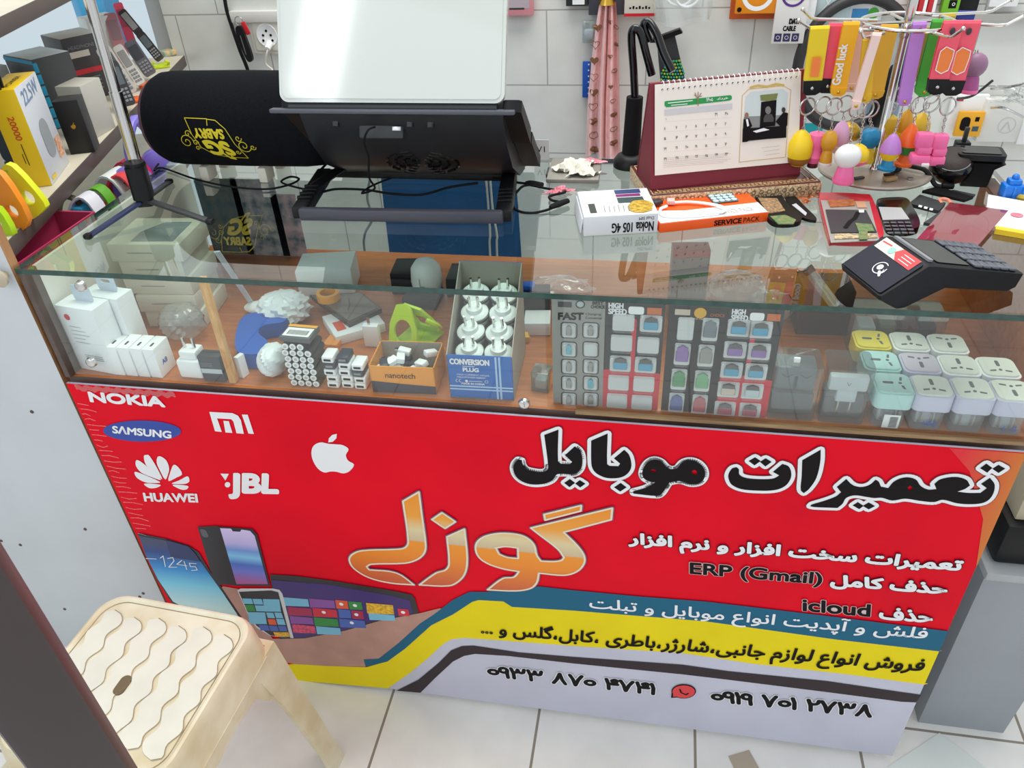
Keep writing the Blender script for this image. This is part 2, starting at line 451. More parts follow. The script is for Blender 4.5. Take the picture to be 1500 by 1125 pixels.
# ------------------------------------------------------------------ the room
def struct(name, mb, M=None, **k): return mb.build(name, None, M, kind='structure', **k)
floor_m = tiles('floor_tiles', (246, 244, 238), (150, 140, 128), 0.288, 0.288, 0.421, 0.060, 0.0026, (0, 1), 0.3, 0.0)
wall_m = tiles('wall_tiles', (236, 237, 231), (178, 177, 170), 0.232, 0.166, ony(803, 170, YW).x, ony(803, 224, YW).z, 0.0016, (0, 2), 0.18, 0.5)
struct('floor', MB().box((0.4, -0.3, -0.02), (4.4, 3.2, 0.04), floor_m))
struct('wall_back', MB().box((1.115, YW + 0.06, 1.3), (2.97, 0.12, 2.6), wall_m))
paint = mat('wall_paint', (226, 228, 226), 0.7, noise=0.04)
frame_m = mat('window_frame', (200, 202, 204), 0.4)
wl = MB()
wl.box((-1.27, -0.3, 0.30), (0.10, 2.8, 0.60), paint).box((-1.27, -0.3, 2.45), (0.10, 2.8, 0.30), paint)
struct('wall_left', wl)
wn = MB()
for y in (-1.66, -0.4, 0.86): wn.box((-1.27, y, 1.45), (0.06, 0.05, 1.70), frame_m, 0.004)
for z in (0.63, 2.27): wn.box((-1.27, -0.4, z), (0.06, 2.5, 0.06), frame_m, 0.004)
wn.box((-1.27, -0.4, 1.45), (0.006, 2.48, 1.60), clear('window_pane', (240, 246, 248), 0.02))
struct('window_1', wn)
wn = MB()
for x in (-1.22, -0.40): wn.box((x, YW + 0.05, 1.3), (0.05, 0.06, 2.6), frame_m, 0.004)
for z in (0.04, 1.9, 2.57): wn.box((-0.81, YW + 0.05, z), (0.80, 0.06, 0.06), frame_m, 0.004)
wn.box((-0.81, YW + 0.05, 1.3), (0.78, 0.006, 2.5), MATS['window_pane'])
struct('window_2', wn)

# ------------------------------------------------------------------ the counter
laminate = mat('white_laminate', (214, 217, 220), 0.5, noise=0.05, nscale=6)
edging = mat('brown_edge_band', (92, 76, 70), 0.45, noise=0.2, nscale=30)
casewood = wood('case_floor_wood', (168, 92, 44), (196, 118, 62), (2, 14, 14))
gtop = clear('counter_glass', (244, 251, 248), 0.015, 0.0, 1.5)
gedge = mat('glass_edge_green', (42, 74, 66), 0.12, noise=0.3, nscale=60, spec=0.7)
ctr = thing('display_counter', 'shop counter with a glass display case on top and a printed red front', 'counter', T(0, 0, 0))
b = MB()
b.box((0.008, 0.235, 0.351), (0.016, 0.43, 0.700), laminate)
b.box((WC - 0.008, 0.235, 0.351), (0.016, 0.43, 0.700), laminate)
b.box((WC / 2, 0.010, 0.351), (WC - 0.034, 0.014, 0.700), laminate)
b.build('cabinet_body', ctr)
WT = WC + 0.040      # the glass case reaches a little past the cabinet
MB().box((WT / 2, 0.233, 0.7085), (WT, 0.452, 0.0145), casewood, 0.001, face={'-y': edging}).build('case_floor', ctr)
e = MB()
e.box((0.0045, 0.014, 0.8035), (0.0090, 0.026, 0.1745), edging, 0.001)
e.box((0.0030, 0.239, 0.8035), (0.0056, 0.42, 0.1740), mat('case_end_white', (236, 234, 224), 0.5))
e.build('end_panel', ctr)
MB().box((WT - 0.007, 0.233, 0.8035), (0.012, 0.43, 0.1740), casewood).build('end_panel', ctr)
MB().box((WT / 2, 0.2352, 0.896), (WT + 0.004, 0.470, 0.008), gtop, face={'-y': gedge, '+y': gedge, '-x': gedge, '+x': gedge}).build('glass_top', ctr)
MB().box((WT / 2, 0.0100, 0.8045), (WT - 0.028, 0.005, 0.170), clear('front_glass', (251, 253, 252), 0.02, 0.02, 1.4, (225, 232, 228))).build('front_glass', ctr)
MB().box((WC * 0.79, 0.0040, 0.7175), (WC * 0.42, 0.006, 0.006), wood('rail_wood', (122, 92, 60), (176, 142, 100), (2, 30, 30)), 0.001).build('bottom_rail', ctr)
q = ony(348, 566, 0.010)
MB().box((q.x - 0.009, 0.0185, 0.8035), (0.010, 0.010, 0.173), wood('strip_wood', (206, 140, 66), (236, 190, 128), (20, 20, 4)), 0.001).build('wooden_strip', ctr)
for x, y in ((112, 424), (128, 536), (766, 598)):
    q = ony(x, y, -0.004); mb = MB(); mb.cyl((q.x, 0.0072, q.z), (q.x, 0.003, q.z), 0.0085, CHROME, 0.0075, 20); mb.ball((q.x, 0.003, q.z), (0.0075, 0.002, 0.0075), CHROME, 14); mb.build('glass_clip', ctr)

# ------------------------------------------------------------------ the banner
YB = -0.0050
def B(x, y): p = ony(x, y, YB); return (p.x, p.z)
def Z3(pts, x0, y0, s): return [(x0 + px / s, y0 + py / s) for px, py in pts]
def BB(pts): return [B(*p) for p in pts]
LAY = [0]
def lay(k): return front_at(YB - 0.00035 * k)
red_m = mat('banner_red', (228, 14, 38), 0.5, noise=0.10, nscale=5, spec=0.08)
teal_m = mat('banner_teal', (18, 96, 126), 0.5, spec=0.25)
yel_m = mat('banner_yellow', (236, 214, 4), 0.5, spec=0.2, noise=0.05, nscale=8)
lav_m = mat('banner_pale_lavender', (196, 196, 212), 0.45, noise=0.06, nscale=8)
band_m = mat('banner_dark_band', (54, 44, 48), 0.5, spec=0.2)
hand_m = mat('banner_skin_print', (184, 138, 124), 0.4, noise=0.12, nscale=18)
bn = MB()
bn.box((WC / 2 + 0.001, -0.0027, 0.3605), (WC - 0.003, 0.0040, 0.698), red_m, face={'+z': lav_m, '+x': lav_m, '-x': edging, '-z': lav_m})
X1 = WC - 0.0005
# pale, yellow and teal zones
lower = BB(Z3([(150, 400), (250, 330), (330, 265), (400, 200), (440, 175), (500, 168), (600, 175), (1000, 205), (1500, 238)], 520, 880, 3.125)) + BB(Z3([(400, 255), (800, 300), (1110, 335)], 960, 880, 2.778))
zr = lower[-1][1]
lower = [(lower[0][0] - 0.02, 0.0125)] + lower + [(X1, zr - 0.002), (X1, 0.0125)]
yel = BB([(300, 985), (432, 972), (480, 975), (537, 977), (568, 968), (594, 949), (632, 915), (664, 899), (680, 884), (692, 880.6), (701, 878), (737.6, 880), (750, 888), (840, 893.4), (1033, 909), (1227, 936), (1381, 953)])
yel = [(yel[0][0], 0.0125)] + yel + [(X1, yel[-1][1] - 0.001), (X1, zr - 0.004)] + lower[-3:0:-1]
yel.append((lower[1][0] - 0.01, 0.0125))
teal = BB([(533, 965), (555, 964), (584, 941), (616, 912), (636, 899), (664, 877.5), (688, 866), (715, 866), (752, 860), (790, 858), (840, 863.6), (940, 873), (1033, 880), (1227, 903), (1393, 924)])
teal = teal + [(X1, teal[-1][1] - 0.001), (X1, yel[yel.index(B(1381, 953)) + 1][1])] + BB([(1381, 953), (1227, 936), (1033, 909), (840, 893.4), (750, 888), (737.6, 880), (701, 878), (692, 880.6), (664, 899), (632, 915), (594, 949), (568, 968), (536, 976)])
hand = BB([(327, 858), (350, 862), (375, 905), (400, 935), (447, 933), (507, 922), (553, 908), (613, 898), (645, 890), (650, 893), (616, 918), (584, 945), (555, 968), (536, 976), (480, 975), (432, 972), (380, 962), (300, 890)])
band = BB([(581, 1011), (613, 995), (642, 971), (661, 952), (677, 945.6), (694, 945), (760, 955), (840, 961.6), (1000, 973), (1068, 982.6), (1212, 997), (1320, 1013), (1349, 1017), (1341.6, 1028), (1320, 1027), (1212, 1013), (1068, 995), (1000, 987), (840, 971), (744, 960), (696, 957), (680, 960), (664, 968), (638, 992), (616, 1014)])
bn.sheet(lower, lav_m, lay(1)); bn.sheet(yel, yel_m, lay(2)); bn.sheet(hand, hand_m, lay(3)); bn.sheet(teal, teal_m, lay(4)); bn.sheet(band, band_m, lay(3))
# the orange glow printed in the right-hand corner
corner = [(X1, 0.7085), (B(1395, 644)[0], 0.7085), B(1420, 690), B(1440, 760), (X1, 0.50)]
bn.sheet(corner, ramp_z('banner_orange_fade', [(0, (228, 14, 38)), (0.55, (214, 84, 32)), (1, (206, 124, 26))], B(1395, 700)[0], X1 + 0.012, axis=0), lay(1))
banner = bn.build('advertising_banner', None, None, 'red printed vinyl banner with Persian lettering covering the whole counter front', 'banner', flat=True)

# phones and tablet printed on the banner
z6 = lambda pts: BB(Z3(pts, 180, 700, 3))
pp = MB()
glassblue = ramp_z('print_blue_phone', [(0, (196, 226, 226)), (0.35, (120, 205, 232)), (0.6, (40, 140, 210)), (0.85, (24, 60, 130)), (1, (60, 66, 100))], B(240, 880)[1], B(240, 795)[1])
pp.sheet(z6([(65, 240), (190, 265), (290, 295), (335, 325), (380, 400), (450, 500), (510, 590), (545, 640), (400, 640), (215, 545), (150, 440)]), mat('print_black', (34, 32, 40), 0.35), lay(4))
pp.sheet(z6([(72, 250), (180, 270), (270, 297), (318, 325), (372, 405), (440, 500), (500, 590), (530, 640), (400, 640), (222, 540), (155, 440), (100, 330)]), glassblue, lay(5))
pp.sheet(z6([(190, 268), (290, 297), (318, 325), (345, 365), (215, 345)]), mat('print_navy', (26, 40, 96), 0.35), lay(6))
pb = MATS['print_black']
pp.sheet(z6([(330, 212), (420, 208), (470, 300), (520, 470), (418, 466), (385, 400)]), pb, lay(4))
pp.prism(rr(0.012, 0.020, 0.005, 4, *z6([(360, 240)])[0]), 0, 0.0002, mat('print_camera', (90, 88, 96), 0.3), lay(5))
pp.sheet(z6([(422, 210), (570, 220), (592, 245), (650, 472), (492, 470)]), pb, lay(6))
pp.sheet(z6([(430, 216), (478, 218), (486, 230), (518, 232), (524, 222), (562, 228), (582, 250), (640, 462), (502, 462)]), ramp_z('print_phone_screen', [(0, (170, 90, 150)), (0.22, (110, 120, 210)), (0.35, (70, 110, 200)), (0.5, (130, 200, 240)), (0.62, (110, 150, 220)), (0.75, (190, 180, 230)), (1, (214, 200, 240))], B(370, 852)[1], B(350, 775)[1]), lay(7))
pp.sheet(z6([(648, 422), (760, 428), (930, 450), (1200, 495), (1270, 510), (1285, 530), (1302, 592), (1130, 625), (980, 668), (800, 702), (690, 705)]), pb, lay(4))
pp.sheet(z6([(655, 445), (900, 465), (1180, 515), (1262, 535), (1275, 590), (1120, 622), (980, 665), (800, 698), (700, 700)]), mat('print_indigo', (58, 34, 110), 0.35), lay(5))
tl = {'lb': mat('print_sky', (120, 190, 220), 0.4), 'pu': mat('print_purple', (140, 80, 160), 0.4), 'or': mat('print_orange', (224, 88, 50), 0.4), 'gr': mat('print_green', (40, 140, 60), 0.4), 'ma': mat('print_maroon', (170, 30, 80), 0.4), 'rd': mat('print_crimson', (208, 34, 56), 0.4), 'bl': mat('print_blue', (70, 100, 180), 0.4), 'ye': mat('print_sunflower', (226, 176, 40), 0.4, noise=0.4, nscale=220), 'pk': mat('print_tulips', (214, 70, 110), 0.4, noise=0.45, nscale=160), 'wh': WINK}
for (x0, y0, x1, y1, k) in ((702, 520, 815, 558, 'lb'), (820, 526, 930, 565, 'pu'), (935, 532, 988, 570, 'or'), (993, 538, 1050, 574, 'gr'), (725, 562, 830, 600, 'ma'), (835, 567, 940, 606, 'rd'), (948, 572, 1000, 611, 'bl'), (1005, 577, 1056, 615, 'ma'), (735, 602, 835, 636, 'pu'), (840, 608, 945, 646, 'gr'), (952, 614, 1064, 652, 'bl'), (745, 638, 845, 676, 'pk'), (850, 647, 956, 682, 'lb'), (1070, 545, 1188, 592, 'ye'), (1080, 590, 1194, 620, 'lb'), (1208, 570, 1256, 602, 'rd')):
    t = 0.085 * (x1 - x0); pp.sheet(z6([(x0, y0), (x1, y0 + t), (x1 + 6, y1 + t * 0.4), (x0 + 6, y1)]), tl[k], lay(6))
for x, y in ((885, 586), (1022, 556), (1028, 596), (962, 550), (1008, 632), (1233, 586)): pp.prism(circ(0.004, 10, *z6([(x, y)])[0]), 0, 0.0002, WINK, lay(7))
pp.sheet(z6([(505, 490), (520, 482), (660, 482), (690, 488), (703, 505), (752, 700), (650, 690), (590, 655), (560, 615)]), mat('print_silver', (214, 214, 218), 0.35), lay(6))
pp.sheet(z6([(512, 496), (655, 490), (685, 498), (738, 698), (652, 688), (590, 645), (560, 605)]), pb, lay(7))
for (x0, y0, x1, y1, k) in ((528, 524, 568, 548, 'lb'), (572, 526, 612, 550, 'lb'), (618, 527, 690, 582, 'lb'), (540, 552, 578, 580, 'gr'), (582, 554, 622, 580, 'lb'), (552, 584, 628, 636, 'lb'), (632, 586, 664, 610, 'lb'), (668, 586, 700, 610, 'lb'), (638, 614, 672, 640, 'or'), (676, 614, 710, 640, 'lb'), (644, 644, 680, 668, 'bl'), (684, 644, 718, 668, 'bl'), (600, 640, 640, 665, 'bl'), (664, 672, 730, 692, 'ye')):
    pp.sheet(z6([(x0, y0), (x1, y0 + 1), (x1 + 8, y1 + 1), (x0 + 8, y1)]), tl[k], lay(8))
pp.build('printed_phones', banner, flat=True)
lt = MB()
for pts in ([(105, 350), (150, 352)], [(168, 348), (180, 338), (190, 385)], [(200, 350), (222, 345), (228, 360), (205, 388), (240, 388)], [(262, 358), (240, 375), (285, 382)], [(272, 362), (284, 398)], [(325, 372), (295, 370), (300, 385), (322, 385), (330, 400), (305, 402)]):
    lt.line2(z6(pts), 0.0016, WINK, lay(7))
lt.build('clock_lettering', banner, flat=True)

# logos along the left
lg = MB(); z5 = lambda pts: BB(Z3(pts, 100, 550, 3.261)); q5 = lambda s, m, bl, br, tl_, bold, k=3: text_in(lg, s, m, *z5([bl, br, tl_]), lay(k), 0, bold)
q5('NOKIA', WINK, (110, 122), (462, 147), (98, 78), 0.0032)
lg.sheet(BB([(208.5 + 57 * math.cos(a * PI / 24), 631 + 15.5 * math.sin(a * PI / 24) + 0.5 * math.cos(a * PI / 24)) for a in range(48)]), mat('print_royal_blue', (34, 66, 160), 0.4), lay(2))
q5('S\u039bMSUNG', WINK, (215, 272), (492, 298), (213, 238), 0.0016)
for pl in ([(675, 172), (785, 178), (812, 190), (826, 212), (840, 277), (805, 274), (790, 218), (780, 207), (712, 203), (735, 268), (702, 265)], [(742, 215), (768, 217), (785, 273), (752, 271)], [(830, 185), (858, 186), (888, 278), (862, 276)]): lg.sheet(z5(pl), WINK, lay(2))
for pl in ([(364, 515), (440, 520), (430, 532), (410, 537), (385, 535)], [(318, 460), (345, 465), (440, 507), (405, 512), (375, 510), (345, 498), (325, 482)], [(325, 405), (345, 408), (395, 448), (445, 497), (400, 484), (350, 462), (325, 432)], [(362, 385), (375, 378), (390, 384), (425, 440), (450, 495), (405, 458), (372, 425)], [(428, 388), (445, 386), (470, 405), (483, 440), (478, 470), (464, 495), (437, 448), (424, 415)], [(505, 425), (530, 440), (545, 470), (520, 485), (480, 503), (488, 462)], [(570, 480), (580, 500), (572, 512), (550, 517), (495, 515), (530, 500)], [(500, 520), (570, 525), (570, 540), (550, 545), (525, 537)]):
    lg.sheet([(p[0], p[1]) for p in smooth([(*q, 0) for q in z5(pl)], 3, True)], WINK, lay(2))
q5('HUAWEI', WINK, (368, 598), (620, 603), (360, 560), 0.0022)
q5('JBL', WINK, (775, 582), (998, 586), (775, 470), 0.0062)
lg.sheet(z5([(728, 467), (768, 468), (752, 500)]), WINK, lay(2)); lg.sheet(z5(circ(13, 16, 762, 520)), WINK, lay(2))
lg.sheet([(p[0], p[1]) for p in smooth([(*q, 0) for q in z5([(1240, 324), (1205, 318), (1172, 335), (1162, 370), (1172, 410), (1195, 445), (1225, 462), (1255, 457), (1285, 459), (1315, 466), (1345, 455), (1366, 424), (1338, 405), (1327, 378), (1340, 350), (1312, 331), (1280, 327)])], 3, True)], WINK, lay(2))
lg.sheet(z5([(1243, 318), (1246, 298), (1262, 282), (1284, 277), (1282, 298), (1265, 315)]), WINK, lay(2))
lg.build('logo_lettering', banner, flat=True)

# the big headline and the shop's name
rnd = lambda pl, f: [(p[0], p[1]) for p in smooth([(*q, 0) for q in pl], 3, True)] if f else pl
h2 = lambda pts: BB(Z3(pts, 720, 600, 3.846)); h3 = lambda pts: BB(Z3(pts, 1040, 620, 3.261)); h1 = lambda pts: BB(Z3(pts, 480, 600, 3.261))
HEAD = [
 (h2, [(298, 138), (378, 108), (376, 285), (392, 300), (440, 302), (455, 290), (415, 252), (470, 202), (500, 228), (512, 270), (508, 320), (485, 350), (455, 360), (400, 357), (368, 362), (345, 392), (300, 412), (235, 417), (178, 402), (140, 372), (124, 332), (130, 300), (152, 276), (172, 280), (176, 302), (195, 328), (240, 342), (290, 346), (316, 334), (320, 312)], []),
 (h2, [(442, 386), (472, 408), (440, 432), (410, 408)], []), (h2, [(498, 392), (530, 413), (500, 434), (472, 412)], []),
 (h2, [(562, 170), (655, 130), (652, 300), (665, 312), (715, 314), (725, 300), (690, 270), (748, 222), (775, 250), (788, 300), (782, 335), (755, 365), (715, 380), (650, 380), (600, 360), (574, 335), (563, 300)], []), (h2, [(728, 408), (762, 433), (725, 457), (690, 433)], []),
 (h2, [(850, 345), (865, 310), (890, 285), (920, 276), (955, 287), (985, 317), (1010, 331), (1045, 325), (1070, 297), (1105, 282), (1150, 287), (1188, 315), (1203, 350), (1195, 388), (1165, 411), (1120, 415), (1080, 402), (1050, 398), (1000, 407), (985, 432), (960, 468), (935, 481), (800, 468), (798, 455), (860, 438), (900, 420), (922, 404), (895, 402), (865, 388), (852, 370)], [[(893, 342), (905, 332), (930, 340), (925, 346)], [(1128, 345), (1140, 335), (1158, 345), (1150, 362), (1135, 358)]]),
 (h3, [(88, 240), (105, 212), (125, 205), (137, 215), (140, 240), (165, 255), (220, 262), (300, 260), (330, 245), (300, 228), (345, 190), (375, 202), (388, 237), (380, 270), (355, 298), (310, 315), (230, 318), (150, 310), (105, 290), (90, 265)], []), (h3, [(215, 158), (242, 176), (212, 197), (184, 176)], []), (h3, [(265, 163), (294, 180), (264, 202), (238, 180)], []),
 (h3, [(440, 172), (528, 122), (526, 180), (507, 258), (472, 310), (447, 330), (433, 315), (437, 250)], []),
 (h3, [(478, 392), (485, 384), (545, 366), (600, 345), (625, 325), (605, 300), (650, 262), (680, 290), (720, 300), (760, 290), (790, 265), (805, 275), (815, 298), (850, 305), (880, 272), (930, 254), (980, 263), (1005, 295), (1040, 312), (1080, 310), (1070, 285), (1100, 263), (1170, 252), (1222, 265), (1240, 293), (1215, 310), (1180, 322), (1230, 328), (1290, 328), (1320, 305), (1292, 285), (1335, 256), (1358, 290), (1345, 343), (1310, 373), (1250, 382), (1180, 378), (1110, 361), (1070, 372), (1000, 366), (930, 356), (870, 365), (820, 352), (780, 353), (740, 346), (690, 340), (650, 352), (632, 380), (608, 400), (500, 396)], [[(945, 300), (955, 293), (965, 305), (955, 318), (945, 312)]]),
 (h3, [(705, 372), (733, 390), (712, 406), (680, 388)], []), (h3, [(757, 374), (787, 391), (757, 407), (728, 390)], []), (h3, [(1318, 188), (1347, 209), (1322, 232), (1288, 210)], []), (h3, [(1376, 194), (1409, 212), (1376, 233), (1346, 213)], [])]
hd = MB()
for fn, pl, hs in HEAD:
    pl = soft(fn(pl)); hs = [soft(fn(h), 4, 100) for h in hs]
    if sgn_area(pl) < 0: pl = pl[::-1]
    hd.sheet(pl, INK, lay(5), holes=hs)
    hd.line2(pl, 0.0105, WINK, lay(4), closed=True); hd.line2(pl, 0.0125, mat('print_shadow_line', (120, 30, 40), 0.4), lay(3), closed=True)
hd.build('headline_lettering', banner, flat=True)
NAME = [([(362, 432), (438, 388), (452, 500), (470, 640), (463, 680), (430, 710), (370, 728), (210, 733), (188, 745), (200, 760), (330, 775), (415, 832), (300, 822), (200, 797), (130, 755), (106, 715), (120, 686), (170, 668), (320, 662), (370, 655), (387, 625)], []),
 ([(548, 487), (612, 530), (562, 562), (500, 520)], []),
 ([(572, 602), (655, 565), (668, 700), (660, 770), (630, 812), (580, 836), (440, 832), (520, 775), (565, 760), (582, 730)], []),
 ([(972, 560), (1360, 465), (1355, 520), (1128, 580), (1190, 640), (1225, 690), (1225, 730), (1190, 768), (1130, 785), (1010, 775), (1000, 820), (970, 848), (900, 860), (765, 855), (840, 800), (890, 795), (915, 768), (840, 755), (760, 727), (718, 690), (710, 640), (740, 606), (800, 588), (870, 586), (940, 600), (985, 637), (1000, 690), (1020, 718), (1080, 720), (1118, 714), (1130, 700), (1100, 660), (1010, 590)], [[(805, 655), (850, 648), (910, 655), (912, 705), (860, 700), (820, 685)]]),
 ([(1035, 495), (1212, 452), (1210, 478), (1040, 522)], [])]
zt, zb = B(860, 742)[1], B(720, 862)[1]
gold_m = ramp_z('print_gold_fade', [(0, (206, 88, 46)), (0.32, (240, 138, 24)), (0.47, (242, 148, 28)), (0.48, (208, 184, 150)), (0.60, (226, 208, 160)), (0.74, (240, 160, 50)), (1, (242, 142, 24))], zb, zt)
nm = MB(); rim = mat('print_grey_rim', (120, 96, 130), 0.4)
for pl, hs in NAME:
    pl = soft(h1(pl)); hs = [soft(h1(h)) for h in hs]
    if sgn_area(pl) < 0: pl = pl[::-1]
    nm.sheet(pl, gold_m, lay(6), holes=hs)
    for l in [pl] + hs: nm.line2(l, 0.0032, mat('print_cream_line', (236, 220, 190), 0.4), lay(7), closed=True); nm.line2(l, 0.0062, rim, lay(5), closed=True)
nm.build('shop_name_lettering', banner, flat=True)

# service lines
sv = MB(); q4 = lambda s, m, bl, br, tl_, bold=0.0, edge=None, ew=0.0: text_in(sv, s, m, *BB(Z3([bl, br, tl_], 840, 760, 2.586)), lay(6), 0, bold, edge, ew)
q4(persian('تعمیرات سخت افزار و نرم افزار'), WINK, (212, 108), (1455, 212), (212, 50), 0.0032, INK, 0.0022)
q4(persian('حذف کامل'), WINK, (975, 258), (1408, 292), (975, 208), 0.0034, INK, 0.0022)
q4('ERP (Gmail)', INK, (443, 216), (935, 256), (443, 162), 0.0022, mat('print_pale_rim', (216, 190, 190), 0.4), 0.002)
q4(persian('حذف'), WINK, (1160, 374), (1355, 390), (1160, 330), 0.0030, INK, 0.002)
q4('icloud', INK, (870, 344), (1120, 366), (870, 300), 0.0026, MATS['print_pale_rim'], 0.002)
q4(persian('فلش و آپدیت انواع موبایل و تبلت'), WINK, (62, 352), (1325, 470), (62, 288), 0.0012)
text_in(sv, persian('فروش انواع لوازم جانبی،شارژر،باطری ،کابل،گلس و ...'), INK, *BB([(705.6, 934), (1344.6, 990), (705.6, 908)]), lay(6), 0, 0.0022)
sv.build('service_lettering', banner, flat=True)
# telephone numbers in Persian figures, drawn stroke by stroke
def arc(cx, cy, r, a0, a1, n=10, ry=None): return [(cx + r * math.cos(math.radians(a0 + (a1 - a0) * k / n)), cy + (ry or r) * math.sin(math.radians(a0 + (a1 - a0) * k / n))) for k in range(n + 1)]
DIG = {'0': (0.55, [arc(0.25, 0.42, 0.22, 0, 360, 14)]), '1': (0.30, [[(0.05, 1), (0.15, 0.6), (0.17, 0)]]), '2': (0.62, [[(0.05, 1), (0.17, 0.5), (0.2, 0)], [(0.12, 0.72), (0.25, 0.62), (0.42, 0.66), (0.5, 0.8), (0.52, 1)]]),
 '3': (0.85, [[(0.05, 1), (0.17, 0.5), (0.2, 0)], [(0.12, 0.72), (0.22, 0.62), (0.34, 0.66), (0.38, 0.95), (0.44, 0.68), (0.56, 0.62), (0.66, 0.70), (0.70, 1)]]), '4': (0.68, [[(0.05, 1), (0.17, 0.5), (0.2, 0)], [(0.58, 0.92), (0.44, 1.0), (0.32, 0.9), (0.36, 0.76), (0.54, 0.74)], [(0.14, 0.6), (0.36, 0.52), (0.6, 0.54)]]),
 '5': (0.62, [[(0.26, 1.0), (0.08, 0.5), (0.06, 0.15), (0.2, 0.08), (0.27, 0.3), (0.34, 0.08), (0.48, 0.15), (0.44, 0.55), (0.26, 1.0)]]), '6': (0.58, [[(0.45, 0.95), (0.2, 0.98), (0.1, 0.75), (0.4, 0.62), (0.2, 0.3), (0.05, 0)]]), '7': (0.78, [[(0.04, 1), (0.2, 0.6), (0.33, 0), (0.46, 0.6), (0.62, 1)]]), '8': (0.78, [[(0.04, 0), (0.2, 0.4), (0.33, 1), (0.46, 0.4), (0.62, 0)]]), '9': (0.55, [arc(0.22, 0.72, 0.19, -20, 340, 14, 0.24), [(0.41, 0.8), (0.4, 0.4), (0.44, 0)]]), ' ': (0.42, [])}
ph = MB()
def number(s, bl, br, tl_):
    bl, br, tl_ = BB([bl, br, tl_]); tot = sum(DIG[c][0] for c in s) - 0.15; x = 0
    for c in s:
        w, st = DIG[c]
        for l in st:
            q = [(bl[0] + (br[0] - bl[0]) * (x + a) / tot + (tl_[0] - bl[0]) * d, bl[1] + (br[1] - bl[1]) * (x + a) / tot + (tl_[1] - bl[1]) * d) for a, d in l]
            ph.line2(q, 0.0074, INK, lay(6)); ph.line2(q, 0.0108, WINK, lay(5))
        x += w
number('0933 870 4741', (716, 988), (956, 1015), (715, 974)); number('0919 701 2738', (1043, 1025), (1274, 1048), (1043, 1010))
ph.sheet(BB([(1001.5 + 18 * math.cos(a * PI / 12), 1011.5 + 10.5 * math.sin(a * PI / 12)) for a in range(24)]), INK, lay(5)); ph.sheet(BB([(984, 1012), (983, 1021), (998, 1020)]), INK, lay(5))
ph.sheet(BB([(1001.5 + 16.5 * math.cos(a * PI / 12), 1011.5 + 9.3 * math.sin(a * PI / 12)) for a in range(24)]), mat('print_bubble_red', (222, 52, 56), 0.4), lay(6)); ph.sheet(BB([(986, 1014), (986, 1019), (997, 1018)]), MATS['print_bubble_red'], lay(6))
ph.line2(BB([(996, 1008), (998, 1013), (1005, 1016), (1008, 1014)]), 0.003, INK, lay(7))
ph.build('phone_number_lettering', banner, flat=True)
# clear tape creases at the banner's left edge
tp = MB(); tape_m = clear('shiny_tape', (246, 240, 240), 0.08, 0.16, 1.6, (240, 236, 236))
random.seed(3)
for k in range(26):
    y = 590 + k * 7.6; x = 98 + 0.465 * (y - 560); a = B(x + 3, y); w = random.uniform(0.012, 0.036)
    tp.line2([a, (a[0] + w * 0.5, a[1] + random.uniform(-0.004, 0.002)), (a[0] + w, a[1] + random.uniform(-0.004, 0.001))], 0.0011, tape_m, lay(6))
a0, a1 = B(108, 560), B(300, 580)
def crease(u, v):
    return (a0[0] + u * 0.165, YB - 0.0016 + 0.0009 * math.sin(u * 190 + 9 * v) * math.cos(v * 7 + u * 40), 0.7090 - v * 0.010 + 0.002 * math.sin(u * 60))
tp.grid(crease, 90, 8, tape_m)
tp.build('clear_tape', banner)
# ------------------------------------------------------------------ things on the counter glass
def loc(M, px, axis, val):
    """point where the ray of a pixel meets the plane axis = val of frame M, in that frame"""
    I = M.inverted(); o = I @ CP; d = I.to_3x3() @ ray(*px)
    return o + d * ((val - o[axis]) / d[axis])
def boxfit(fl, fr, ftop, btop, z=ZG):
    """frame, width, height and depth of a box from its lower front corners, an upper front-left and an upper back-left corner"""
    M, w = frame(onz(*fl, z), onz(*fr, z)); h = loc(M, ftop, 1, 0.0).z; d = loc(M, btop, 2, h).y
    return M, w, h, d
def cable(name, pts, r, label, cat='cable', m=None, plug=None, group=None, n=7):
    mb = MB(); mb.tube(smooth(pts, n), r, m or MATTE, 8)
    return mb.build(name, None, None, label, cat, group)
def gz(x, y, dz): return onz(x, y, ZG + dz)

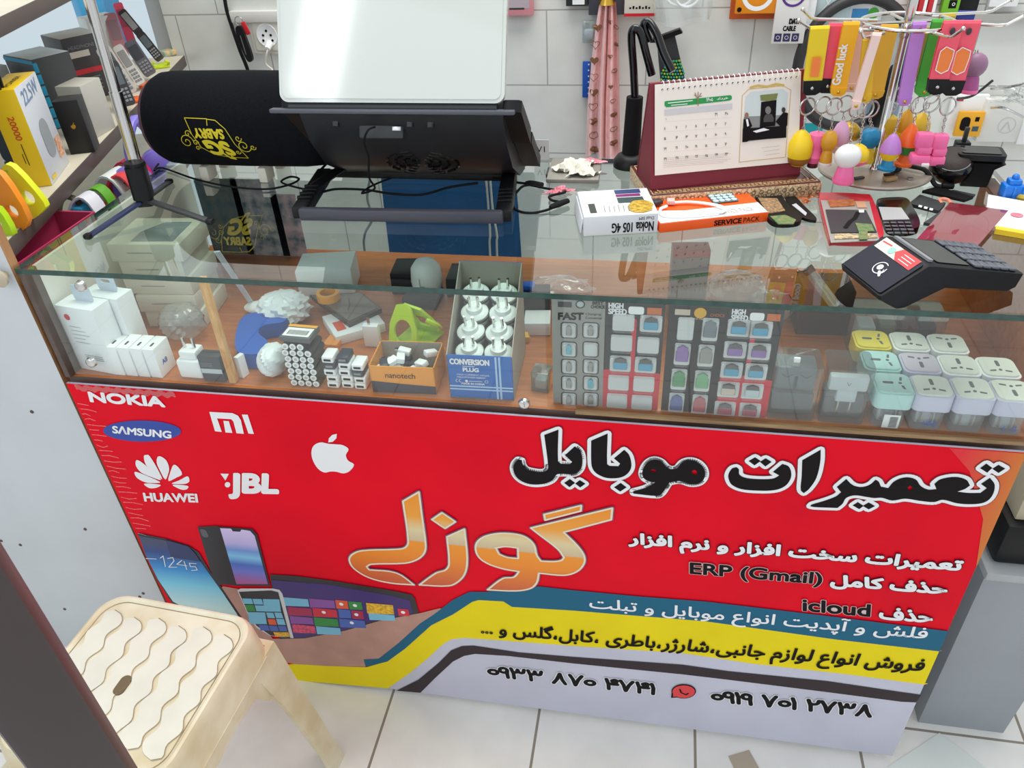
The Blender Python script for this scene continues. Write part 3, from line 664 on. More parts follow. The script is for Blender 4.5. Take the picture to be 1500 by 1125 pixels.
# laptop cooler --------------------------------------------------
KL, KR, KZ = V((0.318, 0.225, 1.052)), V((0.655, 0.225, 1.047)), 1.05
ck = thing('laptop_cooler', 'black laptop cooling stand tilted up under the white laptop', 'laptop stand', T(0.485, 0.30, ZG))
cl = lambda x, y, z: (x - 0.485, y - 0.30, z - ZG)
mb = MB()
prof = [(-0.078, 0.150), (-0.074, 0.136), (-0.060, 0.100), (-0.02, 0.052), (0.04, 0.018), (0.085, 0.012), (0.088, 0.026), (0.05, 0.040), (0.00, 0.080), (-0.04, 0.122), (-0.070, 0.156)]
x0, x1 = -0.128, 0.166
mb.loft([[(x, y, z) for y, z in prof] for x in (x0, x0 + 0.004, x1 - 0.004, x1)], mat('cooler_black', (32, 32, 38), 0.38, spec=0.35))
mb.build('cooler_body', ck)
for s, x in ((-1, x0), (1, x1)):
    xs = (x, x + s * 0.004, x + s * 0.022, x + s * 0.026)
    for (a, c) in ((0.0, 0.42), (0.48, 0.95)):
        pr = [(-0.080 + 0.168 * a, 0.152 - 0.142 * a), (-0.080 + 0.168 * c, 0.152 - 0.142 * c * 0.98 - 0.03 * (0.25 - (c - 0.5) ** 2)), (-0.072 + 0.168 * c, 0.166 - 0.14 * c), (-0.072 + 0.168 * a, 0.166 - 0.142 * a)]
        mb = MB(); mb.loft([[(xx, y, z) for y, z in (pr if 0 < k < 3 else [(p[0] * 0.98, p[1] * 0.99) for p in pr])] for k, xx in enumerate(xs)], BLACK)
        mb.build('side_grip', ck)
mb = MB(); mb.box((0.008, -0.082, 0.1525), (0.352, 0.014, 0.006), mat('lip_grey', (84, 86, 96), 0.35), 0.002, (math.radians(-6), 0, 0)); mb.build('front_lip', ck)
mb = MB()
for k in range(4):
    r_ = 0.010 + 0.009 * k
    for a in range(14):
        if a % 7 == 3: continue
        a0 = 2 * PI * a / 14; mb.tube([(0.030 + 1.5 * r_ * math.cos(a0 + t * 0.32), -0.028 - 0.46 * r_ * math.sin(a0 + t * 0.32), 0.0605 + 0.62 * r_ * math.sin(a0 + t * 0.32)) for t in (0, 0.5, 1)], 0.0022, GLOSSBLACK, 6)
mb.build('fan_grille', ck)
mb = MB(); mb.box((-0.012, -0.070, 0.124), (0.066, 0.006, 0.026), DARK, 0.003, (math.radians(-22), 0, 0)); mb.box((0.012, -0.0735, 0.126), (0.013, 0.003, 0.006), STEEL, 0.0006, (math.radians(-22), 0, 0)); mb.build('usb_hub', ck)
for x in (-0.078, 0.032, 0.062): mb = MB(); mb.box((x, -0.0725, 0.1335), (0.009, 0.004, 0.011), GLOSSBLACK, 0.0006, (math.radians(-22), 0, 0)); mb.build('vent_slot', ck)
b0, b1, b2, b3 = (V(cl(*G(441, 322))), V(cl(*G(738, 327))), V(cl(*G(747, 268))), V(cl(*G(478, 262))))
mb = MB(); up = V((0, 0, 0.010))
mb.box(((b0 + b1) / 2 + up), ((b1 - b0).length, 0.014, 0.019), mat('cooler_bar', (66, 66, 76), 0.33), 0.004, (0, 0, math.atan2((b1 - b0).y, (b1 - b0).x)))
for a, c in ((b0, b3), (b1, b2)):
    d = c - a; mb.box((a + c) / 2 + up, (0.024, d.length, 0.018), BLACK, 0.003, (0, 0, math.atan2(d.y, d.x) - PI / 2))
    for k in range(4): q = a + d * (0.22 + 0.09 * k); mb.box(q + V((0, 0, 0.0205)), (0.022, 0.006, 0.005), BLACK, 0.001, (0, 0, math.atan2(d.y, d.x) - PI / 2))
mb.box((b2 + b3) / 2 + up, ((b2 - b3).length, 0.012, 0.012), BLACK, 0.003); mb.build('base_frame', ck)
for a, c, xs in ((b0, b3, -0.118), (b1, b2, 0.150)):
    q = a + (c - a) * 0.45; mb = MB()
    mb.loft([[(q.x + s * 0.011, q.y - 0.006, 0.020) for s in (-1, 1)] + [(q.x + s * 0.011, q.y + 0.006, 0.020) for s in (1, -1)], [(xs + s * 0.010, 0.035, 0.032) for s in (-1, 1)] + [(xs + s * 0.010, 0.048, 0.026) for s in (1, -1)]], BLACK); mb.build('support_arm', ck)

# laptop ----------------------------------------------------------
lp = thing('laptop', 'white glossy laptop standing open with its lid back towards the shop', 'laptop', T(0.4935, 0.235, 1.058))
lidw = mat('laptop_white', (206, 210, 204), 0.08, coat=0.5)
Ml = Matrix.Translation((0.0, -0.012, 0.002)) @ Euler((math.radians(66), 0, 0)).to_matrix().to_4x4()
mb = MB(); mb.M = Ml; mb.prism(rr(0.322, 0.232, 0.013, 6, 0, 0.118), -0.005, 0.005, lidw); mb.prism(rr(0.312, 0.222, 0.009, 6, 0, 0.118), 0.005, 0.0062, lidw)
mb.build('lid', lp)
mb = MB(); mb.M = Ml; mb.prism(rr(0.304, 0.190, 0.003, 3, 0, 0.118), -0.0062, -0.0052, GLOSSBLACK); mb.build('screen', lp)
tiltm = Matrix.Rotation(math.radians(-38), 4, 'X')
mb = MB(); mb.M = Matrix.Translation((0, 0.004, -0.002)) @ tiltm; mb.box((0, 0.118, 0.0), (0.336, 0.232, 0.018), mat('laptop_black', (30, 30, 34), 0.35), 0.004); mb.build('keyboard_base', lp)
mb = MB(); mb.M = Matrix.Translation((0, 0.004, -0.002)) @ tiltm
for j in range(5):
    for i in range(14): mb.box((-0.140 + 0.0215 * i, 0.058 + 0.021 * j, 0.0098), (0.0180, 0.0175, 0.0018), BLACK, 0.0005, seg=1)
mb.build('keys', lp, kind='stuff')
mb = MB(); mb.cyl((-0.15, -0.010, -0.002), (0.15, -0.010, -0.002), 0.0062, DARK); mb.build('hinge', lp)

# cylindrical speaker ----------------------------------------------
SP0, SP1, SR = V((0.040, 0.372, 0.992)), V((0.345, 0.372, 0.992)), 0.074
sp = thing('cylinder_speaker', 'black cloth-covered cylinder speaker lying on its side with upside-down yellow emblem', 'speaker', T(0.19, 0.372, ZG))
ax = (SP1 - SP0).normalized(); L = (SP1 - SP0).length
cloth = mat('speaker_cloth', (19, 20, 25), 0.9, noise=0.25, nscale=300, bump=0.25, spec=0.12)
Msp = Matrix.Translation(SP0 - V((0.19, 0.372, ZG))) @ Matrix.Rotation(PI / 2, 4, 'Y')
mb = MB(); mb.M = Msp
mb.lathe([(0.040, 0.002), (0.056, -0.004), (0.066, 0.004), (0.072, 0.016), (SR, 0.034), (SR + 0.001, L * 0.5), (SR, L - 0.05), (0.071, L - 0.022), (0.066, L - 0.006), (0.060, L)], cloth, 48); mb.build('cloth_cover', sp)
mb = MB(); mb.M = Msp; mb.lathe([(0.060, L - 0.002), (0.063, L + 0.004), (0.050, L + 0.006), (0.046, L - 0.001), (0.044, L - 0.002)], GLOSSBLACK, 40)
mb.ball((0.02, 0.015, L + 0.004), (0.010, 0.010, 0.007), RED); mb.ball((-0.016, 0.02, L + 0.004), (0.012, 0.007, 0.006), RED); mb.build('end_cone', sp)
mb = MB(); mb.M = Msp; mb.lathe([(0.036, 0.004), (0.052, -0.007), (0.060, -0.005), (0.064, 0.003)], mat('speaker_rim_plum', (74, 20, 48), 0.35), 36); mb.build('end_ring', sp)
for x in (-0.075, 0.030):
    for y in (-0.030, 0.032): mb = MB(); mb.box((x, y, 0.013), (0.015, 0.030, 0.025), CREAM, 0.002); mb.build('foot_block', sp)
em = MB(); yl = mat('emblem_yellow', (226, 206, 40), 0.5); K = 0.000318
ez = lambda pts: [((a - 1195) * K, -(b_ - 765) * K) for a, b_ in pts]
em.line2(ez([(1180, 655), (1062, 652), (1085, 730), (1110, 795), (1160, 838), (1240, 858), (1335, 862), (1300, 775), (1270, 700), (1225, 662), (1180, 657), (1178, 685)]), 0.0011, yl, z=0.0004)
text_in(em, 'SABRY', yl, *ez([(1253, 704), (1098, 700), (1255, 748)]), TOPF, 0.0004, 0.0018)
text_in(em, 'SG', yl, *ez([(1255, 765), (1130, 758), (1282, 842)]), TOPF, 0.0004, 0.0034)
em.line2(ez([(1205, 820), (1240, 865), (1262, 872), (1250, 850)]), 0.003, yl, z=0.0004)
for sx, (c0, c1) in ((-1, (1045, 765)), (1, (1345, 785))):
    for (ox, oy, r_, tn) in ((0, 0, 38, 1.6), (-46 * -sx * -1 if sx < 0 else 46, 6, 16, 1.3), (18 * -sx, -40, 18, 1.2), (46 * -sx, 36, 14, 1.2)):
        em.line2(ez([(c0 + ox + r_ * (1 - t / 22) * math.cos(sx * t * tn * 2 * PI / 20), c1 + oy + r_ * (1 - t / 22) * math.sin(sx * t * tn * 2 * PI / 20)) for t in range(20)]), 0.0011, yl, z=0.0004)
ph0 = math.radians(-10); em.v = [(-0.021 + p[0], -(SR + 0.0024 + p[2]) * math.cos(ph0 + p[1] / SR), 0.092 + (SR + 0.0024 + p[2]) * math.sin(ph0 + p[1] / SR)) for p in em.v]
em.build('emblem_lettering', sp, flat=True)

# selfie tripod -----------------------------------------------------
tp0 = V((0.086, 0.198, ZG))
tr = thing('selfie_tripod', 'chrome telescopic tripod pole with black hub and folded-out flat legs', 'tripod', T(*tp0))
mb = MB(); pt, pb_ = V((0.012, 0.016, 0.46)), V((-0.003, 0.010, 0.060))
d = pt - pb_
mb.cyl(pb_, pb_ + d * 0.30, 0.0092, CHROME); mb.cyl(pb_ + d * 0.30, pb_ + d * 0.62, 0.0078, CHROME); mb.cyl(pb_ + d * 0.62, pt, 0.0064, CHROME)
mb.build('pole', tr)
mb = MB(); q = d.to_track_quat('Z', 'Y').to_matrix().to_4x4(); mb.M = Matrix.Translation((-0.002, 0.002, 0.012)) @ q
mb.prism(rr(0.030, 0.028, 0.006, 4), 0.012, 0.062, BLACK); mb.prism(rr(0.022, 0.024, 0.005, 4), 0.0, 0.012, BLACK); mb.lathe([(0.0145, 0.060), (0.0155, 0.064), (0.0145, 0.068), (0.010, 0.068)], BLACK, 24); mb.build('hub', tr)
for tip, cc in ((G(131, 350) - tp0, mat('leg_blue_black', (48, 56, 92), 0.3)), (G(309, 328) - tp0, DARK), (V((-0.030, 0.115, 0)), DARK)):
    mb = MB(); tip = V((tip.x, tip.y, 0.004)); h0 = V((0, 0, 0.020)) + V((tip.x, tip.y, 0)).normalized() * 0.010
    dd = tip - h0; mb.M = Matrix.Translation(h0) @ dd.to_track_quat('X', 'Z').to_matrix().to_4x4(); mb.box((dd.length / 2, 0, 0), (dd.length, 0.0105, 0.0050), cc, 0.0012); lg_ = mb.build('leg', tr)
    mb = MB(); mb.box((tip.x, tip.y, 0.0045), (0.012, 0.012, 0.0085), BLACK, 0.003); mb.build('rubber_foot', lg_)

# cables --------------------------------------------------------------
cable('speaker_cable', [gz(232, 240, .004), gz(226, 250, .003), gz(238, 246, .003), gz(285, 262, .003), gz(335, 273, .003), gz(390, 277, .003), gz(425, 270, .004), gz(438, 262, .006), gz(425, 259, .008), gz(412, 266, .006), gz(425, 272, .003), gz(452, 278, .003), gz(468, 276, .003)], 0.0017, 'thin black cable curling out from under the cylinder speaker')
ucm = MB(); ucm.tube(smooth([p_ - V((0.485, 0.30, ZG)) for p_ in [V((0.470, 0.214, 1.032)), V((0.462, 0.206, 1.030)), V((0.452, 0.210, 1.012)), V((0.450, 0.222, 0.985)), V((0.441, 0.236, 0.950)), V((0.437, 0.262, 0.922)), gz(530, 283, .004), gz(545, 272, .004), gz(580, 258, .006)]], 7), 0.0016, MATTE, 8); ucm.build('usb_cable', ck)
cable('laptop_power_cable', [gz(700, 268, .012), gz(660, 274, .006), gz(618, 285, .004), gz(575, 284, .003), gz(535, 278, .004), gz(492, 277, .006), gz(462, 282, .005), gz(460, 262, .010), gz(478, 240, .018)], 0.0020, 'long black cable sagging across the glass beneath the laptop cooler')
pc = thing('charger_cable', 'black looped charger cable with moulded plug beside the white phone box', 'cable', T(*G(800, 290)))
o = G(800, 290); mb = MB(); lw = lambda pts: [V(p) - o for p in pts]
mb.tube(smooth(lw([gz(722, 262, .010), gz(746, 266, .008), gz(776, 270, .005), gz(764, 274, .004), gz(752, 290, .003), gz(754, 306, .003), gz(775, 312, .003), gz(800, 308, .003), gz(818, 300, .004)]), 7), 0.0020, MATTE)
mb.tube(smooth(lw([gz(776, 271, .005), gz(800, 276, .004), gz(828, 281, .004), gz(806, 287, .005), gz(808, 293, .004), gz(822, 296, .005)]), 7), 0.0020, MATTE); mb.build('cord', pc)
for a, c in (((775, 268), (795, 271)), ((810, 302), (832, 294))):
    mb = MB(); p0, p1 = gz(*a, .006) - o, gz(*c, .006) - o; dd = (p1 - p0).normalized()
    mb.tube([p0 - dd * .006, p0, p0 + (p1 - p0) * .4, p1], [0.0024, 0.0048, 0.0055, 0.0045], MATTE, 10, flat=0.85); mb.build('plug', pc)

# white phone box -------------------------------------------------------
M, w, h, dp = boxfit((855, 347), (963, 341), (856, 318), (833, 281))
nb = thing('phone_box', 'white phone carton with its front printing upside down, beside the orange carton', 'box', M)
mb = MB(); card = mat('box_white', (228, 230, 234), 0.45)
mb.box((w / 2, dp / 2, h / 2), (w, dp, h), card, 0.0015); mb.box((-0.002, dp / 2 + 0.004, h * 0.42), (0.002, dp * 0.9, h * 0.72), card, 0.0005, (0, math.radians(8), 0)); mb.build('carton', nb)
mb = MB(); f = front_at(-0.0005)
text_in(mb, 'Nokia 105 4G', INK, (w * 0.94, h * 0.60), (w * 0.38, h * 0.60), (w * 0.94, h * 0.12), f, 0, 0.0006)
text_in(mb, 'Dual SIM', INK, (w * 0.94, h * 0.86), (w * 0.74, h * 0.86), (w * 0.94, h * 0.70), f)
t0 = Matrix.Translation((0, 0, h + 0.0006))
for (x0, y0, x1, y1, c) in ((0.52, 0.80, 0.88, 0.95, (40, 60, 110)), (0.52, 0.68, 0.86, 0.77, (130, 30, 110)), (0.52, 0.44, 0.88, 0.64, (52, 72, 74)), (0.10, 0.12, 0.19, 0.46, (52, 58, 52))):
    mb.sheet([(w * x0, dp * y0), (w * x1, dp * y0), (w * x1, dp * y1), (w * x0, dp * y1)], mat('carton_print_%d_%d' % (c[0], c[2]), c, 0.4), t0)
for i in range(6): mb.line2([(w * (0.30 + 0.065 * i), dp * 0.12), (w * (0.31 + 0.065 * i), dp * (0.36 - 0.02 * (i % 3)))], 0.0010, mat('fine_print', (130, 136, 134), 0.6), t0)
for i in range(7): mb.sheet(circ(0.009 + 0.004 * (i % 3), 9, w * (0.80 + 0.06 * math.cos(i)), dp * (0.24 + 0.11 * math.sin(i * 1.7))), mat('foil_gold', (196, 160, 60), 0.35, noise=0.5, nscale=220), t0)
mb.build('printing', nb, flat=True)

# orange carton -----------------------------------------------------------
M, w, h, dp = boxfit((966, 342), (1124, 325), (966, 328), (955, 292))
dp = min(dp, 0.09)
ob = thing('service_carton', 'flat orange and white spare-part carton lying on the counter glass', 'box', M)
om = mat('carton_orange', (246, 92, 22), 0.4); mb = MB(); mb.box((w / 2, dp / 2, h / 2), (w, dp, h), om, 0.001, face={'+z': om})
mb.build('carton', ob)
mb = MB(); t0 = Matrix.Translation((0, 0, h + 0.0004)); mb.sheet([(0.001, 0.001), (w - 0.001, 0.001), (w - 0.001, dp * 0.42), (w * 0.3, dp * 0.40), (0.001, dp * 0.52)], PAPER, t0)
text_at(mb, 'SERVICE', INK, w * 0.50, h * 0.2, w * 0.25, h * 0.52, front_at(-0.0005), 0, 0.0007); text_at(mb, 'PACK', INK, w * 0.77, h * 0.2, w * 0.15, h * 0.52, front_at(-0.0005))
text_at(mb, 'SERVICE PACK', mat('pale_grey_print', (196, 190, 186), 0.5), w * 0.56, dp * 0.10, w * 0.34, dp * 0.16, Matrix.Translation((0, 0, h + 0.0008)), 0, 0.0003)
mb.build('printing', ob, flat=True)
mz = M.translation.z + h
mb = MB()
c9 = thing('button_cell_sheet', 'small sheet of pale blue round stickers lying on the orange carton', 'sticker sheet', M @ T(w * 0.60, dp * 0.55, h + 0.0012))
mb.prism(rr(w * 0.24, dp * 0.36, 0.002, 3, w * 0.12, dp * 0.16), 0, 0.0006, mat('sheet_grey', (90, 110, 116), 0.4)); mb.build('backing', c9)
for i in range(4):
    for j in range(3): mb = MB(); mb.prism(circ(0.0042, 12, w * (0.03 + 0.058 * i), dp * (0.05 + 0.11 * j)), 0.0007, 0.0016, mat('sticker_pale_blue', (196, 222, 230), 0.3)); mb.build('sticker', c9)
u = thing('white_usb_lead', 'short white usb lead looped on top of the orange carton', 'cable', M @ T(0, 0, h + 0.0012))
mb = MB(); mb.tube(smooth([(0.024, dp * .55, .003), (0.012, dp * .45, .003), (0.012, dp * .22, .003), (0.05, dp * .10, .003), (0.09, dp * .10, .003), (0.098, dp * .25, .003), (0.088, dp * .42, .003), (0.06, dp * .62, .003), (0.036, dp * .66, .003)], 7), 0.0021, WHITE); mb.build('cord', u)
mb = MB(); mb.box((0.014, dp * 0.72, 0.004), (0.014, 0.011, 0.006), DARK, 0.001, (0, 0, 0.3)); mb.build('plug', u)
mb = MB(); mb.box((0.034, dp * 0.70, 0.004), (0.011, 0.013, 0.006), mat('blush_plastic', (226, 190, 184), 0.4), 0.001, (0, 0, -0.3)); mb.build('plug', u)

# silver drive and wrappers --------------------------------------------------
M, w, h, dp = boxfit((800, 269), (877, 270), (800, 262), (797, 231))
mb = MB(); mb.box((w / 2, dp / 2, h / 2), (w, dp, h), mat('drive_grey', (150, 146, 138), 0.35, 0.3), 0.002); mb.box((-0.001, dp * 0.4, h * 0.5), (0.004, dp * 0.35, h * 0.8), DARK, 0.0006)
mb.build('disc_drive', None, M, 'thin grey metal drive lying behind the white phone box', 'disc drive')
def crumple(w, d, hgt, m, seed, name, M, label, cat, group=None, n=14):
    rnd_ = random.Random(seed); hs = [[rnd_.uniform(0, hgt) for _ in range(n)] for _ in range(n)]; js = [[(rnd_.uniform(-.4, .4) * w / n, rnd_.uniform(-.4, .4) * d / n) for _ in range(n)] for _ in range(n)]
    mb = MB()
    mb.grid(lambda u, v: ((u - .5) * w * (0.75 + 0.25 * math.sin(6 * v + seed)) + js[round(u * (n - 1))][round(v * (n - 1))][0], (v - .5) * d * (0.8 + 0.2 * math.cos(5 * u + seed)) + js[round(u * (n - 1))][round(v * (n - 1))][1], 0.0006 + hs[round(u * (n - 1))][round(v * (n - 1))] * (1.15 - 1.1 * abs(u - .5) - .6 * abs(v - .5))), n, n, m)
    return mb.build(name, None, M, label, cat, group, angle=20)
zt_ = M.translation.z + h
p = onz(845, 250, zt_); crumple(0.075, 0.075, 0.014, mat('receipt_paper', (226, 224, 210), 0.7), 3, 'crumpled_receipt', T(p.x, p.y, zt_ + .0004, 0.5), 'crumpled off-white paper slip on the grey metal drive', 'paper')
p = onz(866, 238, zt_); crumple(0.055, 0.025, 0.005, mat('pink_wrapper_film', (238, 150, 165), 0.3), 5, 'candy_wrapper', T(p.x, p.y, zt_ + .0004, -0.05), 'pink and white wrapper at the back of the grey drive', 'wrapper')
p = G(818, 283); crumple(0.05, 0.026, 0.010, MATS['pink_wrapper_film'], 8, 'candy_wrapper', T(p.x, p.y, ZG + .0004, 0.8), 'pink crumpled wrapper on the glass in front of the grey drive', 'wrapper')
p = ony(775, 215, 0.50); mb = MB(); mb.box((0, 0, 0), (0.026, 0.0006, 0.034), PAPER); text_at(mb, 'V1', INK, -0.008, -0.004, 0.014, 0.010, front_at(-0.0005)); mb.build('paper_tag', None, T(0.668, 0.455, ZG + 0.019), 'tiny white paper tag standing beside the cooler corner', 'tag')

# inlaid box and desk calendar ----------------------------------------------
zk = 0.922
p0, p1, p3 = onz(952, 288, zk), onz(1206, 267, zk), onz(911, 243, zk)
M, w = frame((p0.x, p0.y, ZG), (p1.x, p1.y, ZG)); dp = (M.inverted() @ p3).y; h = zk - ZG
kh = thing('inlaid_box', 'flat wooden box with patterned cream inlay under the desk calendar', 'box', M)
inl = mat('inlay_cream', (216, 198, 158), 0.4, noise=0.45, nscale=260, tint=(150, 96, 62))
mb = MB(); mb.box((w / 2, dp / 2, h / 2), (w, dp, h), inl, 0.003, face={'+z': mat('inlay_brown', (96, 52, 44), 0.3, noise=0.3, nscale=60)}); mb.build('body', kh)
mb = MB(); t0 = Matrix.Translation((0, 0, h + 0.0005))
for a in (0.006, 0.016): mb.line2([(a, a), (w - a, a), (w - a, dp - a), (a, dp - a)], 0.0014, inl, t0, closed=True)
for k in range(40): x = 0.012 + (w - 0.024) * k / 39; mb.sheet(circ(0.0028, 6, x, 0.011), mat('inlay_dot', (190, 150, 104), 0.4), t0)
f = front_at(-0.0006)
for k in range(44):
    x = 0.006 + (w - 0.012) * k / 43; mb.line2(circ(0.0030, 6, x, h * (0.36 if k % 2 else 0.66)), 0.0009, mat('inlay_dark_ring', (96, 84, 60), 0.5), f, closed=True)
mb.build('inlay', kh, flat=True)
p0, p1 = onz(953, 280, zk), onz(1168, 257, zk)
M, w = frame((p0.x, p0.y, zk), (p1.x, p1.y, zk), 0.0006); top = loc(M, (959, 122), 1, 0.030)
H = top.z; cal = thing('desk_calendar', 'spiral-bound desk calendar on a maroon easel standing on the inlaid box', 'calendar', M)
mar = mat('easel_maroon', (124, 26, 44), 0.5); W2 = w + 0.004
mb = MB(); a_ = math.atan2(0.030, H); bd = 0.070
mb.loft([[(x, 0, 0), (x, 0.003, 0), (x, 0.033, H), (x, 0.030, H)] for x in (0, W2)], mar)
mb.loft([[(x, bd, 0), (x, bd + 0.003, 0), (x, 0.036, H), (x, 0.033, H)] for x in (0, W2)], mar); mb.box((W2 / 2, bd / 2, 0.0012), (W2, bd, 0.002), mar); mb.loft([[(x, 0.002, 0.001), (x, bd, 0.001), (x, 0.034, H * 0.99), (x, 0.032, H * 0.99)] for x in (0.0005, 0.002)], mar); mb.build('easel', cal)
Mp = Matrix.Translation((0, -0.0015, 0)) @ pose((0, 0, 0), (1, 0, 0), (0, 0.030, H))
Mpl = M @ Mp; pl = lambda px: tuple(loc(Mpl, px, 2, 0.0)[:2])
P_ = [pl((959, 257)), pl((1169, 237)), pl((1173, 104)), pl((959, 124))]
pgm = mat('calendar_page', (240, 230, 220), 0.55)
mb = MB(); mb.prism(P_, 0.0, 0.0012, pgm, Mp); mb.build('page', cal)
zc_ = lambda pts: [pl((800 + a / 3.75, b_ / 3.75)) for a, b_ in pts]
mb = MB(); Mq = Mp @ Matrix.Translation((0, 0, 0.0016)); gr = mat('calendar_green', (28, 150, 70), 0.5)
mb.sheet(zc_([(648, 560), (655, 555), (830, 540), (1010, 522), (1018, 530), (1017, 545), (1005, 552), (830, 572), (660, 589), (649, 580)]), gr, Mq)
mb.sheet(zc_([(648, 602), (1020, 568), (1020, 598), (648, 634)]), mat('calendar_grey', (206, 202, 204), 0.6), Mq)
Mr = Mp @ Matrix.Translation((0, 0, 0.0021)); dk = mat('calendar_digits', (70, 66, 70), 0.6); pale = mat('calendar_rule', (216, 208, 204), 0.6)
tx = lambda s, m_, bl, br, tl_, bold=0.0: text_in(mb, s, m_, *zc_([bl, br, tl_]), Mr, 0, bold)
tx(persian('خرداد ۱۴۰۵'.split()[0]), WINK, (935, 552), (996, 546), (935, 535), 0.0003)
def digits(s, x, y, hh, ww, m_, bold):
    for c in s:
        wd, st = DIG[c]
        for l in st: mb.line2(zc_([(x + a * ww, y - b_ * hh) for a, b_ in l]), bold, m_, Mr)
        x += wd * ww
digits('1405', 876, 556, 18, 18, WINK, 0.0006)
mb.line2(zc_([(668, 566), (800, 552)]), 0.0012, WINK, Mr); mb.line2(zc_([(685, 578), (772, 570)]), 0.001, WINK, Mr)
tree = mat('calendar_tree', (150, 120, 100), 0.6)
for l in ([(832, 580), (828, 545), (815, 510)], [(828, 545), (848, 512)], [(830, 550), (832, 505)], [(824, 530), (812, 522)], [(836, 530), (850, 528)]): mb.line2(zc_(l), 0.0011, tree, Mr)
rows = [[None] * 5 + ['31', '30'], list('8765432'[1:]) and ['8', '7', '6', '5', '4', '3', '2'], ['15', '14', '13', '12', '11', '10', '9'], ['22', '21', '20', '19', '18', '17', '16'], ['29', '28', '27', '26', '25', '24', '23']]
digits('1', 655, 660, 12, 10, dk, 0.0004)
for j, r_ in enumerate(rows):
    for i, s_ in enumerate(r_):
        x = 655 + i * 54 - (10 if i == 0 else 0); y = 640 + j * 55.5 - i * 3.6 + (i < 1) * 3 + 8
        if i in (5, 6): y -= 2
        if s_: digits(s_, x, y + 6, 14, 12, dk, 0.0005)
    mb.line2(zc_([(645, 668 + j * 56), (1018, 644 + j * 54)]), 0.0003, pale, Mr)
for k in range(6): mb.line2(zc_([(642, 868 + k * 10), (1012 - 20 * (k % 3), 842 + k * 10)]), 0.0004, mat('calendar_small_print', (190, 182, 180), 0.6), Mr)
mb.build('printing', cal, flat=True)
pm = MB()
pm.line2(zc_([(1058, 890), (1075, 525), (1110, 490), (1300, 470), (1342, 495), (1312, 862)]), 0.0007, GOLD, Mq, closed=True)
pm.sheet(zc_([(1085, 640), (1095, 530), (1125, 505), (1300, 490), (1325, 510), (1318, 640)]), mat('picture_pale_wall', (206, 214, 214), 0.6), Mq)
pm.sheet(zc_([(1078, 690), (1085, 640), (1318, 630), (1316, 750), (1075, 780)]), mat('picture_floor_grey', (140, 140, 138), 0.6), Mq)
pm.sheet(zc_([(1178, 560), (1262, 548), (1255, 690), (1170, 700)]), INK, Mr)
pm.sheet(zc_([(1172, 522), (1270, 512), (1262, 545), (1215, 556), (1176, 552)]), mat('picture_olive', (120, 128, 70), 0.6), Mr)
M5 = Mp @ Matrix.Translation((0, 0, 0.0025)); pgr = mat('picture_grey', (120, 118, 116), 0.6)
pm.sheet(zc_(circ(16, 12, 1215, 605, 22)), pgr, M5); pm.sheet(zc_([(1190, 650), (1200, 628), (1235, 626), (1246, 648), (1244, 668), (1190, 670)]), mat('picture_dark_grey', (70, 68, 68), 0.6), M5)
pm.sheet(zc_([(1076, 705), (1316, 690), (1314, 755), (1110, 770), (1100, 778), (1074, 780)]), INK, M5)
pm.sheet(zc_([(1130, 720), (1190, 702), (1222, 712), (1150, 728)]), WINK, Mp @ Matrix.Translation((0, 0, 0.0029)))
for cx, cy, c in ((1098, 632, (150, 110, 90)), (1300, 603, (60, 44, 38))):
    pm.sheet(zc_(circ(11, 10, cx, cy, 15)), mat('picture_head_%d' % c[0], c, 0.6), M5)
pm.sheet(zc_([(1080, 655), (1110, 648), (1128, 690), (1100, 720), (1080, 720)]), INK, M5); pm.sheet(zc_([(1092, 655), (1104, 652), (1110, 690), (1100, 695)]), WINK, Mp @ Matrix.Translation((0, 0, 0.0029)))
pm.sheet(zc_([(1278, 640), (1300, 615), (1324, 620), (1320, 690), (1282, 692), (1256, 668)]), INK, M5)
for k in range(3): pm.line2(zc_([(1180 + 10 * k, 812 + k * 20), (1278, 800 + k * 20)]), 0.0005, MATS['calendar_small_print'], Mr)
pm.line2(zc_([(1120 + 0, 480), (1160, 470), (1210, 476), (1260, 462), (1300, 468)]), 0.0030, mat('calendar_gold_print', (206, 176, 90), 0.5), Mr)
pm.build('picture_card', cal, flat=True)
mb = MB(); wi = CHROME
tl2, tr2 = V((*P_[3], 0)), V((*P_[2], 0))
for k in range(26):
    q = tl2.lerp(tr2, 0.05 + 0.92 * k / 25); pts = [Mp @ V((q.x, q.y - 0.006 + 0.0062 * math.cos(t) + 0.004, 0.0025 + 0.0062 * math.sin(t))) for t in [i * PI / 5 for i in range(10)]]
    mb.tube(pts, 0.0006, WHITE, 5, True)
    hq = Mp @ V((q.x, q.y - 0.008, 0.0016)); mb.prism(circ(0.0014, 8, q.x, q.y - 0.0075), 0.0013, 0.0016, INK, Mp)
mb.build('spiral_binding', cal)

